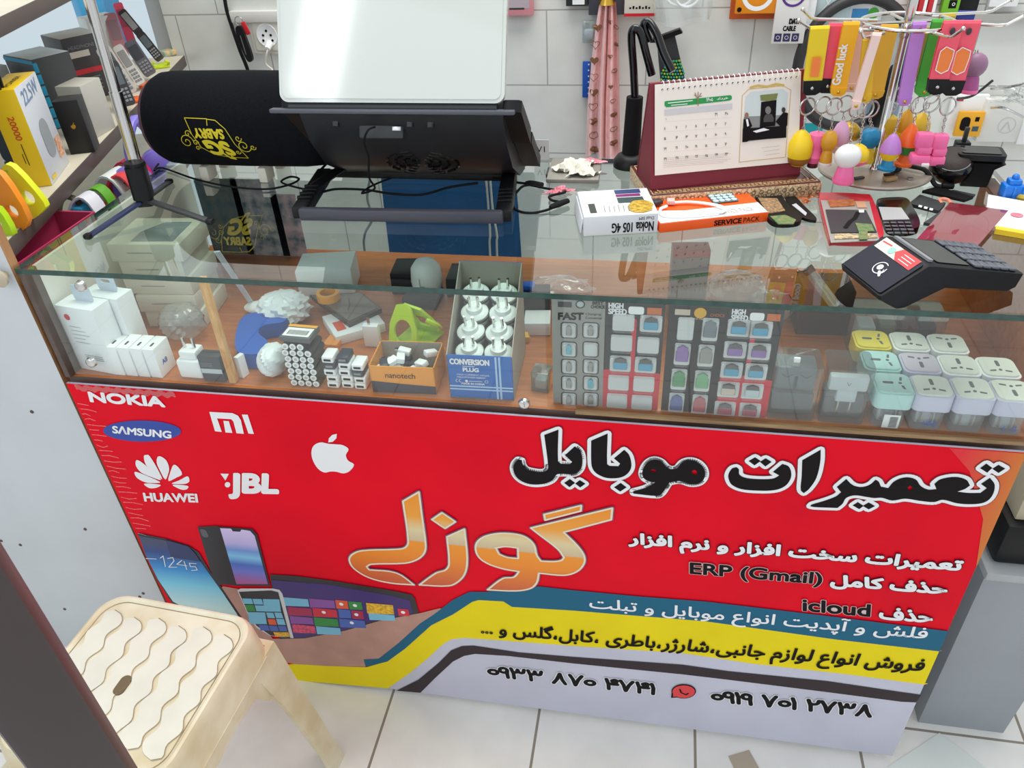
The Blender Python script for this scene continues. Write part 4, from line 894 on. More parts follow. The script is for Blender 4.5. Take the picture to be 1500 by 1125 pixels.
# gooseneck phone holder ------------------------------------------------------
gb = V((0.830, 0.470, ZG)); gb = G(913, 245); gb = V((0.818, 0.440, ZG))
gn = thing('gooseneck_holder', 'black gooseneck phone holder with thick grip standing behind the calendar', 'phone holder', T(*gb))
yy = 0.440
gp = lambda x, y, Y=yy: ony(x, y, Y) - gb
mb = MB(); mb.lathe([(0.028, 0.0003), (0.028, 0.010), (0.022, 0.018), (0.014, 0.022)], BLACK, 28, Matrix.Translation(gp(917, 243) * 0 + V((0, 0, 0)))); mb.build('base', gn)
g0, g1, g2 = V((0, 0, 0.018)), gp(924, 225), gp(930, 142)
mb = MB(); mb.tube([g0, g1 * 0.6, g2], [0.0145, 0.0150, 0.0130], MATTE, 18); mb.build('grip', gn)
mb = MB(); mb.tube(smooth([g2, gp(928, 100), gp(925, 55), gp(929, 42), gp(938, 48), gp(947, 80), gp(955, 110)], 7), 0.0062, GLOSSBLACK, 10); mb.build('flexible_neck', gn)
mb = MB(); mb.tube(smooth([gp(952, 60, yy + .02), gp(943, 38, yy + .02), gp(950, 32, yy + .02), gp(962, 50, yy + .01), gp(972, 78, yy), gp(985, 105, yy - .01)], 7), 0.0062, GLOSSBLACK, 10); mb.build('clamp_arm', gn)

# card terminal -------------------------------------------------------------
po = onz(1318, 452, ZG); pe = onz(1456, 430, ZG)
M, w = frame(po, pe, 0.0004)
pos = thing('card_terminal', 'black card payment terminal with keypad at the front edge of the counter glass', 'card terminal', M)
ly = loc(M, (1246, 398), 2, 0.016); wd = 0.082
pr = [(-0.028, 0.014), (-0.006, 0.0), (0.004, 0.0), (0.050, 0.018), (0.140, 0.000), (0.150, 0.004), (0.154, 0.020), (0.028, 0.050), (0.020, 0.051), (-0.030, 0.020)]
mb = MB(); bev = 0.004
rings = []
for y, k in ((0.0, 0.0018), (bev, 0), (wd - bev, 0), (wd, 0.0018)):
    cx, cz = 0.06, 0.02; rings.append([(px + (-k if px > cx else k), y, pz + (-k if pz > cz else k * 0)) for px, pz in pr])
mb.loft([r[::-1] for r in rings], mat('terminal_black', (20, 20, 25), 0.5, spec=0.25)); mb.build('housing', pos)
Mn = pose((-0.030, 0.002, 0.0206), (0.050, 0, 0.0305), (0, 1, 0))   # the reader face: x up the slope, y across
L1 = math.hypot(0.050, 0.031)
mb = MB(); mb.prism(rr(L1 * 0.94, wd - 0.006, 0.003, 3, L1 / 2, wd / 2 - 0.002), 0.0004, 0.0014, mat('terminal_reader', (28, 30, 46), 0.55, spec=0.3), Mn)
mb.build('reader_cover', pos)
mb = MB(); Mw = Mn @ Matrix.Translation((0, 0, 0.0018)); Rz = Matrix.Translation((L1 * 0.42, wd * 0.42, 0)) @ Matrix.Rotation(-PI / 2, 4, 'Z')
mb.line2(arc(0, 0, 0.0085, 60, 380, 16), 0.0011, WINK, Mw @ Rz); mb.sheet(circ(0.004, 10, -0.001, 0.0005), WINK, Mw @ Rz); mb.line2([(0.004, -0.004), (0.0095, -0.008)], 0.003, WINK, Mw @ Rz)
for r_ in (0.004, 0.006): mb.line2(arc(0.003, -0.002, r_, -40, 40, 5), 0.0008, WINK, Mw @ Rz)
mb.build('contactless_symbol', pos, flat=True)
mb = MB(); st = [(L1 * 0.70, 0.006), (L1 * 0.98, 0.006), (L1 * 0.98, wd - 0.010), (L1 * 0.70, wd - 0.010)]
mb.sheet(st, mat('sticker_cream', (232, 226, 206), 0.5), Mw); mb.sheet([(L1 * 0.70, 0.006), (L1 * 0.98, 0.006), (L1 * 0.98, wd * 0.46), (L1 * 0.84, wd * 0.52), (L1 * 0.70, wd * 0.40)], mat('sticker_red', (226, 62, 66), 0.5), Mw @ Matrix.Translation((0, 0, .0003)))
mb.sheet(circ(0.005, 12, L1 * 0.82, wd * 0.58), mat('sticker_mint', (150, 206, 190), 0.5), Mw @ Matrix.Translation((0, 0, .0004)))
for k in range(3): mb.line2([(L1 * (0.76 + .07 * k), 0.012), (L1 * (0.76 + .07 * k), wd * 0.36)], 0.0009, WINK, Mw @ Matrix.Translation((0, 0, .0005)))
mb.line2([(L1 * .9, wd * .66), (L1 * .88, wd * .84)], 0.0016, MATS['sticker_red'], Mw @ Matrix.Translation((0, 0, .0005)))
mb.build('sticker', pos, flat=True)
Mk = pose((0.028, 0.0, 0.0502), (0.126, 0, -0.030), (0, 1, 0)); L2 = math.hypot(0.126, 0.030)
mb = MB(); mb.prism(rr(0.006, wd * 0.8, 0.001, 2, 0.002, wd / 2), 0.0002, 0.003, GREY, Mk); mb.build('paper_slot', pos)
mb = MB(); mb.prism(rr(0.046, wd - 0.016, 0.003, 3, 0.034, wd / 2), 0.0002, 0.0012, GLOSSBLACK, Mk); mb.build('screen', pos)
for i in range(5):
    for j in range(4):
        mb = MB(); mb.box((0.066 + i * 0.0125, 0.012 + j * 0.0190, 0.0016), (0.0105, 0.0165, 0.003), mat('terminal_key', (84, 88, 98), 0.4), 0.001, seg=1); o_ = mb.build('key', pos); o_.matrix_basis = Mk

# opened phones ---------------------------------------------------------------
def flatm(px_a, px_b, z=ZG, lift=0.0004):
    a, b_ = onz(*px_a, z), onz(*px_b, z); return frame(a, b_, lift)
board = mat('circuit_green', (64, 116, 70), 0.4, noise=0.5, nscale=180, tint=(150, 130, 90))
copper = mat('copper_flex', (190, 112, 66), 0.35, 0.3, noise=0.4, nscale=160)
def handset(pxs, thick, m, name, label, M=None):
    """flat handset from the outline of its lower face"""
    pts = [onz(*q, ZG) for q in pxs]; c = sum(pts, V()) / len(pts)
    out = smooth([p_ - c for p_ in pts], 4, True); t = thing(name, label, 'phone', T(c.x, c.y, ZG + 0.0004))
    mb = MB(); mb.prism([(p_.x, p_.y) for p_ in out], 0, thick, m); mb.build('case', t)
    return t, c
t, c = handset([(1104, 290), (1112, 287), (1140, 290), (1152, 305), (1172, 322), (1168, 332), (1140, 334), (1126, 328), (1116, 312)], 0.007, BLACK, 'opened_phone', 'opened black phone with bare circuit board beside the orange carton')
mb = MB(); q = lambda x, y: onz(x, y, ZG + .0075) - c
mb.prism([q(1128, 318)[:2], q(1150, 316)[:2], q(1166, 323)[:2], q(1162, 329)[:2], q(1140, 329)[:2]], .0072, .0086, board); mb.build('circuit_board', t); mb = MB(); mb.prism([q(1110, 291)[:2], q(1138, 292)[:2], q(1150, 310)[:2], q(1124, 314)[:2]], .0072, .0088, mat('board_brown', (92, 84, 62), 0.4, noise=0.6, nscale=220, tint=(196, 150, 110))); mb.build('circuit_board', t)
t, c = handset([(1150, 292), (1162, 290), (1178, 306), (1194, 322), (1192, 327), (1168, 320), (1158, 306)], 0.004, BLACK, 'phone_back_cover', 'small black phone cover with pale label lying by the opened phone'); t['category'] = 'phone cover'
mb = MB(); q = lambda x, y: onz(x, y, ZG + .005) - c
mb.prism([q(1160, 300)[:2], q(1166, 298)[:2], q(1182, 312)[:2], q(1180, 316)[:2]], .0042, .0048, mat('label_grey', (196, 198, 204), 0.4)); mb.build('label', t)
for k, (x, y) in enumerate(((1174, 292), (1186, 290), (1180, 297))):
    p = G(x, y); crumple(0.022, 0.013, 0.004, copper, 20 + k, 'copper_flex_part', T(p.x, p.y, ZG + .0004, 0.6 * k), ('copper flex part nearest the opened phone', 'copper flex part next to the charm stand base', 'copper flex part at the front of the loose group')[k], 'phone part', 'loose copper flex parts', 8)
t, c = handset([(1198, 296), (1206, 290), (1262, 292), (1276, 298), (1292, 345), (1288, 356), (1276, 361), (1222, 360), (1212, 354)], 0.008, mat('phone_red', (190, 20, 44), 0.25, coat=0.4), 'red_phone', 'red smartphone with its screen removed and parts exposed')
q = lambda x, y: tuple((onz(x, y, ZG + .0085) - c)[:2])
mb = MB(); mb.prism([q(1202, 294), (q(1273, 296)), q(1288, 353), q(1217, 356)], .0082, .0090, mat('mid_frame_grey', (178, 176, 172), 0.35, 0.4)); mb.build('mid_frame', t)
mb = MB(); mb.prism([q(1209, 309), q(1268, 310), q(1284, 342), q(1217, 343)], .0092, .0105, mat('battery_black', (52, 54, 58), 0.4)); mb.build('battery', t)
mb = MB(); mb.prism([q(1212, 295), q(1250, 294), q(1252, 303), q(1216, 305)], .0092, .0104, copper); mb.prism([q(1252, 297), q(1266, 297), q(1270, 306), (q(1256, 306))], .0092, .0104, mat('flex_blush', (196, 150, 120), 0.4)); mb.build('copper_flex', t); mb = MB(); mb.prism([q(1252, 330), q(1276, 332), q(1280, 342), q(1270, 342), q(1270, 354), q(1258, 354), q(1257, 342)], .0106, .0118, board); mb.build('circuit_board', t); mb = MB(); mb.prism([q(1222, 344), q(1282, 344), q(1285, 350), q(1222, 352)], .0092, .0102, mat('board_strip', (120, 110, 96), 0.4, noise=0.7, nscale=240, tint=(230, 200, 150))); mb.build('circuit_board', t)
mb = MB(); mb.line2([q(1238, 336), q(1244, 328), q(1252, 322), q(1256, 314)], 0.006, INK, Matrix.Translation((0, 0, .0109))); mb.sheet([q(1257, 310), q(1265, 310), q(1265, 314), q(1258, 314)], WINK, Matrix.Translation((0, 0, .0109))); mb.build('flex_cable', t, flat=True)
t, c = handset([(1283, 302), (1300, 299), (1325, 300), (1335, 314), (1344, 332), (1342, 343), (1320, 347), (1300, 344), (1292, 330), (1284, 312)], 0.010, GLOSSBLACK, 'keypad_phone', 'old black keypad phone with white screen lying near the card terminal')
q = lambda x, y: tuple((onz(x, y, ZG + .0105) - c)[:2])
mb = MB(); mb.prism([q(1287, 304), q(1320, 305), q(1332, 322), q(1293, 323)], .0102, .0112, mat('lcd_grey', (176, 178, 180), 0.2)); mb.build('screen', t)
for j in range(4):
    for i in range(4):
        x, y = 1298 + i * 10.5 + j * 2, 327 + j * 5; mb = MB(); a = q(x, y); mb.box((a[0], a[1], 0.0110), (0.0075, 0.0042, 0.0016), mat('phone_key', (92, 94, 98), 0.3), 0.0006, seg=1); mb.build('key', t)
def slab(pxs, th, m, name, label, cat, z=ZG, group=None, rnd_=False):
    pts = [onz(*q_, z) for q_ in pxs]; c = sum(pts, V()) / len(pts); mb = MB(); pl_ = [(p_.x - c.x, p_.y - c.y) for p_ in pts]
    mb.prism(pl_, 0, th, m); return mb.build(name, None, T(c.x, c.y, z + .0004), label, cat, group), c
o_, c = slab([(1330, 303), (1346, 290), (1384, 302), (1374, 314)], 0.005, mat('cell_black', (44, 46, 50), 0.4), 'phone_battery', 'flat black phone battery with small white print behind the keypad phone', 'battery')
mb = MB(); q = lambda x, y: tuple((onz(x, y, ZG + .0055) - c)[:2]); [mb.sheet([q(x, 300 + (x - 1345) * .28), q(x + 5, 301 + (x - 1345) * .28), q(x + 4, 304 + (x - 1345) * .28), q(x - 1, 303 + (x - 1345) * .28)], WINK, Matrix.Translation((0, 0, .0054))) for x in (1346, 1354, 1362)]; mb.build('printing', o_, flat=True)
slab([(1352, 330), (1376, 314), (1390, 320), (1362, 332)], 0.004, DARK, 'phone_battery', 'dark grey flat battery half under the maroon sleeve', 'battery')
slab([(1350, 283), (1372, 277), (1425, 292), (1412, 297)], 0.004, BLACK, 'phone_back_cover', 'thin black phone cover lying behind the black phone battery', 'phone cover')
slab([(1384, 284), (1396, 281), (1428, 288), (1420, 293)], 0.003, DARK, 'sim_tray_strip', 'narrow dark strip behind the maroon sleeve', 'phone part')
p = G(1384, 301); mb = MB(); mb.tube(smooth([(-.006, -.004, .004), (-.006, .010, .004), (0, .014, .004), (.006, .010, .004), (.006, -.004, .004)], 5), 0.0026, mat('clip_salmon', (240, 150, 120), 0.4)); mb.build('plastic_clip', None, T(p.x, p.y, ZG), 'small salmon loop clip at the corner of the black battery', 'clip')
# maroon sleeve
pts = [(1336, 362), (1390, 302), (1475, 314), (1420, 378)]
P4 = [onz(*q_, ZG + .001) for q_ in pts]; c = sum(P4, V()) / 4
sl = thing('clear_sleeve', 'shiny clear sleeve over a maroon card next to the card terminal', 'sleeve', T(c.x, c.y, ZG + 0.0055))
mb = MB(); mb.prism([(p_.x - c.x, p_.y - c.y) for p_ in P4], 0, .0012, mat('maroon_card', (136, 16, 42), 0.4)); mb.build('card', sl)
rn = random.Random(4)
mb = MB(); mb.grid(lambda u, v: tuple((P4[0] * (1 - u) * (1 - v) + P4[3] * u * (1 - v) + P4[2] * u * v + P4[1] * (1 - u) * v - c)[:2]) + (0.0018 + 0.0030 * max(0, math.sin(PI * u) * math.sin(PI * v)) * (1 + .5 * math.sin(9 * u + 4 * v)),), 18, 18, clear('sleeve_film', (246, 226, 230), 0.05, 0.0, 1.35)); mb.build('film', sl)
slab([(1440, 335), (1446, 291), (1520, 305), (1520, 352)], 0.006, PAPER, 'paper_card', 'white printed card with yellow edge at the right end of the counter', 'card')
slab([(1456, 338), (1520, 349), (1520, 354), (1456, 343)], 0.007, mat('edge_yellow', (238, 196, 20), 0.4), 'yellow_strip', 'yellow strip along the front of the white card', 'strip')
p = G(1487, 322); mb = MB(); mb.sheet(circ(.008, 14, 0, 0), mat('stamp_rose', (222, 120, 140), 0.5, noise=0.4, nscale=150)); mb.build('stamp', None, T(p.x, p.y, ZG + .0072), 'pink printed stamp on the white card', 'sticker', flat=True)
# round speaker, watch box, charger, blue toy
p = G(1386, 268); rs = thing('round_speaker', 'small round black speaker lying beside the charm stand', 'speaker', T(p.x, p.y, ZG + .0005)); mb = MB(); mb.M = Matrix.Translation((0, 0, 0.026)) @ Euler((math.radians(25), math.radians(-8), 0)).to_matrix().to_4x4()
mb.lathe([(0.012, -0.020), (0.022, -0.017), (0.029, -0.008), (0.030, 0.002), (0.029, 0.010), (0.025, 0.015)], GLOSSBLACK, 32); mb.build('shell', rs)
mb = MB(); mb.M = Matrix.Translation((0, 0, 0.026)) @ Euler((math.radians(25), math.radians(-8), 0)).to_matrix().to_4x4(); mb.lathe([(0.0245, 0.0145), (0.020, 0.019), (0.010, 0.021), (0, 0.0215)], mat('mesh_brown_black', (50, 40, 38), 0.6, bump=0.4, nscale=400), 32); mb.build('mesh_top', rs)
p = G(1398, 252); pw = thing('wall_charger', 'slim black charger standing on end behind the round speaker', 'charger', T(p.x + .004, p.y + .012, ZG + .0005)); mb = MB(); mb.box((0, 0, 0.022), (0.020, 0.018, 0.044), BLACK, 0.002); mb.build('body', pw)
mb = MB(); mb.box((0.001, 0, 0.0545), (0.006, 0.006, 0.021), DARK, 0.001); mb.build('pin', pw)
p = G(1425, 272); wb = thing('watch_stand', 'black wedge-shaped watch box at the back right of the counter', 'watch box', T(p.x, p.y + .004, ZG + .0005, -0.1)); mb = MB()
mb.loft([[(-.018, -.010, 0), (.018, -.010, 0), (.018, .014, 0), (-.018, .014, 0)], [(-.021, -.008, .026), (.021, -.008, .026), (.021, .020, .030), (-.021, .020, .030)], [(-.033, -.012, .036), (.033, -.012, .036), (.033, .030, .040), (-.033, .030, .040)]], BLACK); mb.build('stand', wb)
mb = MB(); mb.prism(rr(.064, .042, .006, 4, 0, .009), .0395, .048, BLACK); mb.prism(rr(.052, .030, .004, 4, 0, .009), .048, .0492, GLOSSBLACK); mb.build('lid', wb)
a, b_ = onz(1440, 262, ZG + .002), onz(1464, 292, ZG + .002); mb = MB(); dd = b_ - a; mb.box((0, 0, 0.0018), (dd.length, 0.020, 0.003), mat('strap_brown', (92, 66, 54), 0.5), 0.001); mb.build('brown_strap', None, T((a.x + b_.x) / 2 + .006, (a.y + b_.y) / 2, ZG + .0005, math.atan2(dd.y, dd.x)), 'brown strap lying on the glass in front of the watch box', 'strap')
p = G(1479, 292); tb = thing('blue_block_toy', 'small bright blue plastic toy at the right end of the counter', 'toy', T(p.x, p.y + .004, ZG + .0005)); mb = MB(); bt = mat('toy_blue', (20, 116, 214), 0.35)
mb.box((0, 0, .011), (.028, .022, .022), bt, .004); mb.box((0, 0, .025), (.018, .016, .008), bt, .003); mb.ball((0, 0, .031), .005, bt); [mb.box((s * .012, -.011, .012), (.004, .004, .016), bt, .001) for s in (-1, 0, 1)]; mb.build('body', tb)
p = G(1500, 292); mb = MB(); mb.tube([(.018 * math.cos(a_), .018 * math.sin(a_), .006) for a_ in [k * PI / 14 for k in range(28)]], [.0055] * 28, mat('tape_ochre', (196, 168, 60), 0.4), 8, True); mb.build('tape_roll', None, T(p.x + .004, p.y + .006, ZG + .0005), 'ochre tape roll behind the white card at the right end', 'tape')
# ------------------------------------------------------------------ things inside the display case
LZ = 0.0004
def simplebox(fl, fr, ft, bt, m, name, label, cat, z=ZC, hmax=0.168, bev=0.001, group=None, ymin=0.016, dmax=None, hh=None, dd=None):
    M, w, h, d = boxfit(fl, fr, ft, bt, z); h = hh or min(h, hmax); d = dd or (min(d, dmax) if dmax else d)
    M.translation.y = max(M.translation.y, ymin + (.010 if name == 'charger_box' else 0)); M.translation.x = max(M.translation.x, (.0105))
    t = thing(name, label, cat, M, group)
    mb = MB(); mb.box((w / 2, d / 2, h / 2), (w, d, h), m, bev); mb.build('carton' if 'arton' in name or 'box' in name else 'body', t)
    return t, w, d, h
boxw = mat('product_box_white', (240, 244, 246), 0.5)
tabm = mat('hang_tab_blue_white', (206, 218, 232), 0.4)
t, w, d, h = simplebox((107, 547), (160, 557), (76, 455), (93, 437), boxw, 'charger_box', 'tall white charger box with red dot and hang tab, front left corner of the case', 'box')
mb = MB(); f = front_at(-0.0005); mb.sheet(circ(0.0052, 16, w * 0.24, h * 0.84), RED, f)
for k in range(5): mb.line2([(w * 0.2, h * (0.7 - 0.06 * k)), (w * (0.5 + 0.08 * (k % 3)), h * (0.7 - 0.06 * k))], 0.0007, GREY, f)
for k in range(3): mb.line2([(w * 0.3, h * (0.26 - 0.03 * k)), (w * 0.78, h * (0.26 - 0.03 * k))], 0.0009, GREY, f)
mb.build('printing', t, flat=True)
def tab(t, w, d, h, hole=True):
    tw, th = w * 0.5, 0.026; mb = MB()
    mb.prism(rr(tw, th, 0.004, 4, w * 0.55, th / 2), -0.0006, 0.0006, tabm, Matrix.Translation((0, d * 0.62, h)) @ FRONT, holes=[rr(tw * 0.5, 0.006, 0.0028, 3, w * 0.55, th * 0.62)[::-1]] if hole else []); mb.build('hang_tab', t)
tab(t, w, d, h, False)
M2 = t.matrix_basis @ T(0.012, d + 0.002, 0)
t2 = thing('charger_box', 'tall white charger box with an oval hang hole, standing behind the red-dot box', 'box', M2)
mb = MB(); mb.box((w / 2, d / 2, h / 2), (w, d, h), boxw, 0.001); mb.build('carton', t2); tab(t2, w, d, h, True)
# four slim white charger boxes
for k in range(4):
    x = 162 + 18 * k; y = 555 + 1.6 * k
    t, w, d, h = simplebox((x, y), (x + 16.5, y + 1.5), (x - 9, y - 41), (x + 8, y - 62), WHITE, 'charger_brick', ('white charger brick touching the tall white box', 'second white charger brick from the tall box', 'third white charger brick from the tall box', 'outermost white charger brick of the row, marked on its side')[k], 'charger', dmax=0.05)
    mb = MB(); mb.prism(rr(0.0034, 0.010, 0.0016, 3, w * 0.5, d * 0.35), h - 0.001, h + 0.0003, DARK); mb.build('usb_port', t)
    if k == 3:
        mb = MB(); text_in(mb, 'A8', BLUE, (0.010, 0.018), (0.022, 0.018), (0.010, 0.026), Matrix.Translation((w + 0.0004, 0, 0)) @ Matrix(((0, 0, 1, 0), (1, 0, 0, 0), (0, 1, 0, 0), (0, 0, 0, 1))), 0, 0.0004); mb.build('lettering', t, flat=True)
# plug with pins up
M, w = frame(F(256, 564), F(291, 567)); M.translation.y = max(M.translation.y, 0.018)
t = thing('plug_adapter', 'white two-pin plug adapter standing with its pins upward', 'plug adapter', M)
mb = MB(); mb.box((w / 2, 0.016, 0.016), (w, 0.030, 0.031), WHITE, 0.004); mb.box((w / 2, 0.018, 0.038), (w * 0.72, 0.024, 0.014), WHITE, 0.003); mb.build('body', t)
for x in (0.3, 0.7): mb = MB(); mb.cyl((w * x, 0.018, 0.044), (w * x, 0.018, 0.062), 0.0022, CHROME); mb.build('pin', t)
t, w, d, h = simplebox((294, 565), (326, 567), (291, 529), (296, 518), mat('box_charcoal', (62, 66, 70), 0.4), 'small_charger_box', 'small charcoal charger box with white band beside the pins-up plug', 'box', dmax=0.03)
mb = MB(); f = front_at(-0.0004); mb.sheet([(0.001, h * 0.34), (w - 0.001, h * 0.34), (w - 0.001, h * 0.52), (0.001, h * 0.52)], mat('label_pale', (196, 206, 208), 0.4), f)
for k in range(3): mb.line2([(w * 0.1, h * (0.62 + 0.06 * k)), (w * 0.6, h * (0.62 + 0.06 * k))], 0.0007, GREY, f)
mb.build('printing', t, flat=True)
simplebox((351, 553), (360, 546), (330, 512), (346, 506), boxw, 'small_charger_box', 'small plain white box just right of the wooden strip', 'box', dmax=0.03, hh=0.036)
def bag(px, z, w, d, hgt, seed, name, label, cat, m=None, rz=0.0):
    """loosely crumpled film pouch"""
    p = onz(*px, z); r_ = random.Random(seed); A_ = [(r_.uniform(3, 14), r_.uniform(2, 12), r_.uniform(0, 6.3), r_.uniform(.02, .05)) for _ in range(9)]
    def f(u, v):
        th, ph = 2 * PI * u, PI * (v - .5); k = 1 + sum(a_ * math.sin(round(fu) * th + fv * ph + o_) for fu, fv, o_, a_ in A_) * math.cos(ph)
        return (w / 2 * k * math.cos(th) * max(.0005, math.cos(ph)) ** .7, d / 2 * k * math.sin(th) * max(.0005, math.cos(ph)) ** .7, hgt * max(.004, .5 + .5 * math.sin(ph) * (1 + .9 * (k - 1))))
    mb = MB(); mb.grid(f, 36, 16, m or WRAP, True)
    return mb.build(name, None, T(p.x, p.y, z + LZ, rz), label, cat, angle=24)
bag((275, 492), ZC, 0.07, 0.06, 0.055, 31, 'clear_bag', 'crumpled clear bag between the white box stack and the wooden strip', 'bag')
# stack of white boxes
M, w, h, d = boxfit((186, 480), (282, 480), (147, 364), (205, 325), ZC); n = 5; M.translation.x += .017; h = 0.150 / n; w = 0.098; d = min(d, 0.16)
names = ('bottom box of the pale box stack', 'second lowest box of the pale box stack', 'middle box of the pale box stack', 'second from top box of the pale box stack', 'topmost pale box of the stack with a phone-shaped window')
for k in range(n):
    dx = (0.022, 0.018, 0.004, 0.010, 0.002)[k]; ww = w + (0, 0, 0.014, 0.004, 0.02)[k]
    t = thing('phone_case_box', names[k], 'box', M @ T(dx, (0.004, 0, 0.006, 0.002, 0.0)[k], k * (h + LZ), (0, .02, -.03, .01, -.02)[k]))
    mb = MB(); mb.box((ww / 2, d / 2, h / 2), (ww, d, h), mat('box_ivory', (222, 216, 198), 0.5), 0.0015); mb.build('carton', t)
    mb = MB(); mb.line2([(ww * .25, h * .5), (ww * .6, h * .5)], 0.0012, GREY, front_at(-.0004)); mb.build('printing', t, flat=True)
    if k == 4:
        mb = MB(); mb.prism([(ww * .30, d * .10), (ww * .88, d * .10), (ww * .88, d * .82), (ww * .50, d * .82), (ww * .30, d * .45)], h + .0001, h + .0007, mat('window_grey', (150, 158, 158), 0.12)); mb.build('window', t)
p = F(372, 452); q = onz(318, 372, 0.880); dd = q - p; mb = MB(); mb.box((dd.length / 2, 0, 0.003), (dd.length, 0.009, 0.003), mat('strip_white', (206, 214, 220), 0.4), 0.001)
mb.build('plastic_strip', None, Matrix.Translation((p.x, p.y, ZC + .001)) @ dd.to_track_quat('X', 'Z').to_matrix().to_4x4(), 'long pale plastic strip slanting up inside the case near the wooden strip', 'strip')
# blue holder, oval, white bags
def fslab(pxs, z0, th, m, name, label, cat, bev=True, group=None):
    pts = [onz(*q_, ZC + z0) for q_ in pxs]; c = sum(pts, V()) / len(pts); sm = smooth([p_ - c for p_ in pts], 4, True) if bev else [p_ - c for p_ in pts]
    mb = MB(); mb.prism([(p_.x, p_.y) for p_ in sm], 0, th, m); return mb.build(name, None, T(c.x, c.y, ZC + z0 + LZ), label, cat, group)
fslab([(356, 538), (351, 512), (360, 486), (380, 478), (424, 480), (420, 492), (392, 497), (384, 508), (398, 522), (392, 538)], 0, 0.026, mat('holder_blue', (44, 98, 190), 0.35), 'phone_holder', 'blue curved plastic phone holder behind the white bag in the case', 'phone holder')
p = F(378, 468); mb = MB(); mb.ball((0, 0, .012), (.030, .016, .010), WHITE); mb.build('oval_cap', None, T(p.x, p.y + .02, ZC, .1), 'flat oval white plastic cap behind the blue holder', 'cap')
paperbag = mat('white_film', (232, 240, 240), 0.35)
bag((405, 545), ZC, 0.040, 0.055, 0.045, 12, 'white_bag', 'crumpled white plastic bag beside the stack of batteries', 'bag', paperbag)
bag((420, 470), ZC, 0.085, 0.07, 0.05, 17, 'white_bag', 'crumpled white plastic bag behind the blue holder', 'bag', paperbag)
# batteries
bt = thing('battery', 'black battery with a white end cap in the wrapped stack', 'battery', T(0, 0, 0), 'wrapped batteries stacked in the case'); r_ = 0.0054
mb = MB(); mb.cyl((0, 0.0005, 0), (0, 0.042, 0), r_, mat('battery_jacket', (40, 44, 46), 0.35), None, 14); mb.build('jacket', bt)
mb = MB(); mb.cyl((0, -0.0006, 0), (0, 0.0008, 0), r_ * .9, WHITE, None, 14); mb.cyl((0, -0.0012, 0), (0, -0.0004, 0), r_ * .45, mat('cap_grey', (190, 194, 196), .4), None, 10); mb.build('end_cap', bt)
B0 = F(428, 574); B0.y = max(0.020, B0.y); first = True
for j in range(7):
    for i in range(4 if j < 6 else 3):
        Mx = T(B0.x - .002 + i * .0113 + (j % 2) * -.002, B0.y, ZC + r_ + .0004 + j * .0104)
        if first: bt.matrix_basis = Mx; first = False
        else: dup(bt, Mx)
zb_ = ZC + 7 * .0104 + .0012
bl_ = thing('barcode_packet', 'small grey packet with a white barcode label on top of the batteries', 'packet', T(B0.x + .014, B0.y + .020, zb_, -.05))
mb = MB(); mb.box((0, 0, .004), (.046, .036, .008), mat('packet_grey', (84, 88, 92), 0.4), .001); mb.build('packet_body', bl_)
mb = MB(); mb.sheet([(-.020, -.014), (.020, -.014), (.020, .008), (-.020, .008)], PAPER, Matrix.Translation((0, 0, .0085)))
for k in range(13): mb.line2([(-.014 + .0024 * k, -.010), (-.014 + .0024 * k, .001)], .0008 + .0005 * (k % 3 == 0), INK, Matrix.Translation((0, 0, .0089)))
mb.sheet([(-.022, .010), (.022, .010), (.022, .0165), (-.022, .0165)], mat('strip_amber', (236, 170, 60), 0.4), Matrix.Translation((0, 0, .0085))); mb.build('barcode_label', bl_, flat=True)
# usb chargers in little columns
def cube_charger(M, m, label, group):
    t = thing('usb_charger', label, 'charger', M, group); mb = MB(); mb.box((0, .013, .0052), (.0175, .026, .0104), m, .0022); mb.build('body', t)
    mb = MB(); mb.box((0, -.0001, .0052), (.0105, .0008, .0036), INK if m is WHITE else GREY, .0002, seg=1); mb.build('usb_port', t)
    return t
navy = mat('charger_navy', (42, 48, 64), 0.4)
gw = 'small white usb chargers piled in the case'
for ci, (px, lv) in enumerate((((483, 578), 'wwwnw'), ((503, 581), 'wwwwn'), ((522, 583), 'wwnw'))):
    p = F(*px); p.y = max(p.y, 0.020) + (0, .002, .001)[ci]
    for k, c in enumerate(lv):
        lab = 'small white usb charger in the pile between batteries and orange carton' if c == 'w' else ('dark navy usb charger in the left column of the charger pile', 'dark navy usb charger on top of the middle charger column', 'dark navy usb charger in the right column of the charger pile')[ci]
        cube_charger(T(p.x + (0, .001, -.001, .0005, -.0005)[k], p.y, ZC + LZ + k * .0108), WHITE if c == 'w' else navy, lab, gw if c == 'w' else None)
# orange carton full of adapters
def tray(M, w, d, h, th, outer, inner, t, back=None, lip=None):
    mb = MB(); hb = back or h
    mb.box((w / 2, d / 2, th / 2), (w, d, th), inner); mb.box((w / 2, th / 2, h / 2), (w, th, h), outer, face={'+y': inner}); mb.box((w / 2, d - th / 2, hb / 2), (w, th, hb), outer, face={'-y': inner})
    for x in (th / 2, w - th / 2): mb.loft([[(x - th / 2, 0, 0), (x + th / 2, 0, 0), (x + th / 2, d, 0), (x - th / 2, d, 0)], [(x - th / 2, 0, h), (x + th / 2, 0, h), (x + th / 2, d, hb), (x - th / 2, d, hb)]], outer if back is None else inner)
    return mb.build('tray', t)
M, w, h, d = boxfit((540, 586), (635, 590), (537, 541), (560, 503), ZC); M.translation.y = max(M.translation.y, .018); d = min(d, .075); h = min(h, .045)
oc = thing('adapter_carton', 'open orange carton full of small white plug adapters', 'carton', M)
tray(M, w, d, h, .0014, mat('carton_amber', (240, 156, 48), 0.45), mat('carton_grey_inside', (166, 158, 146), 0.6), oc)
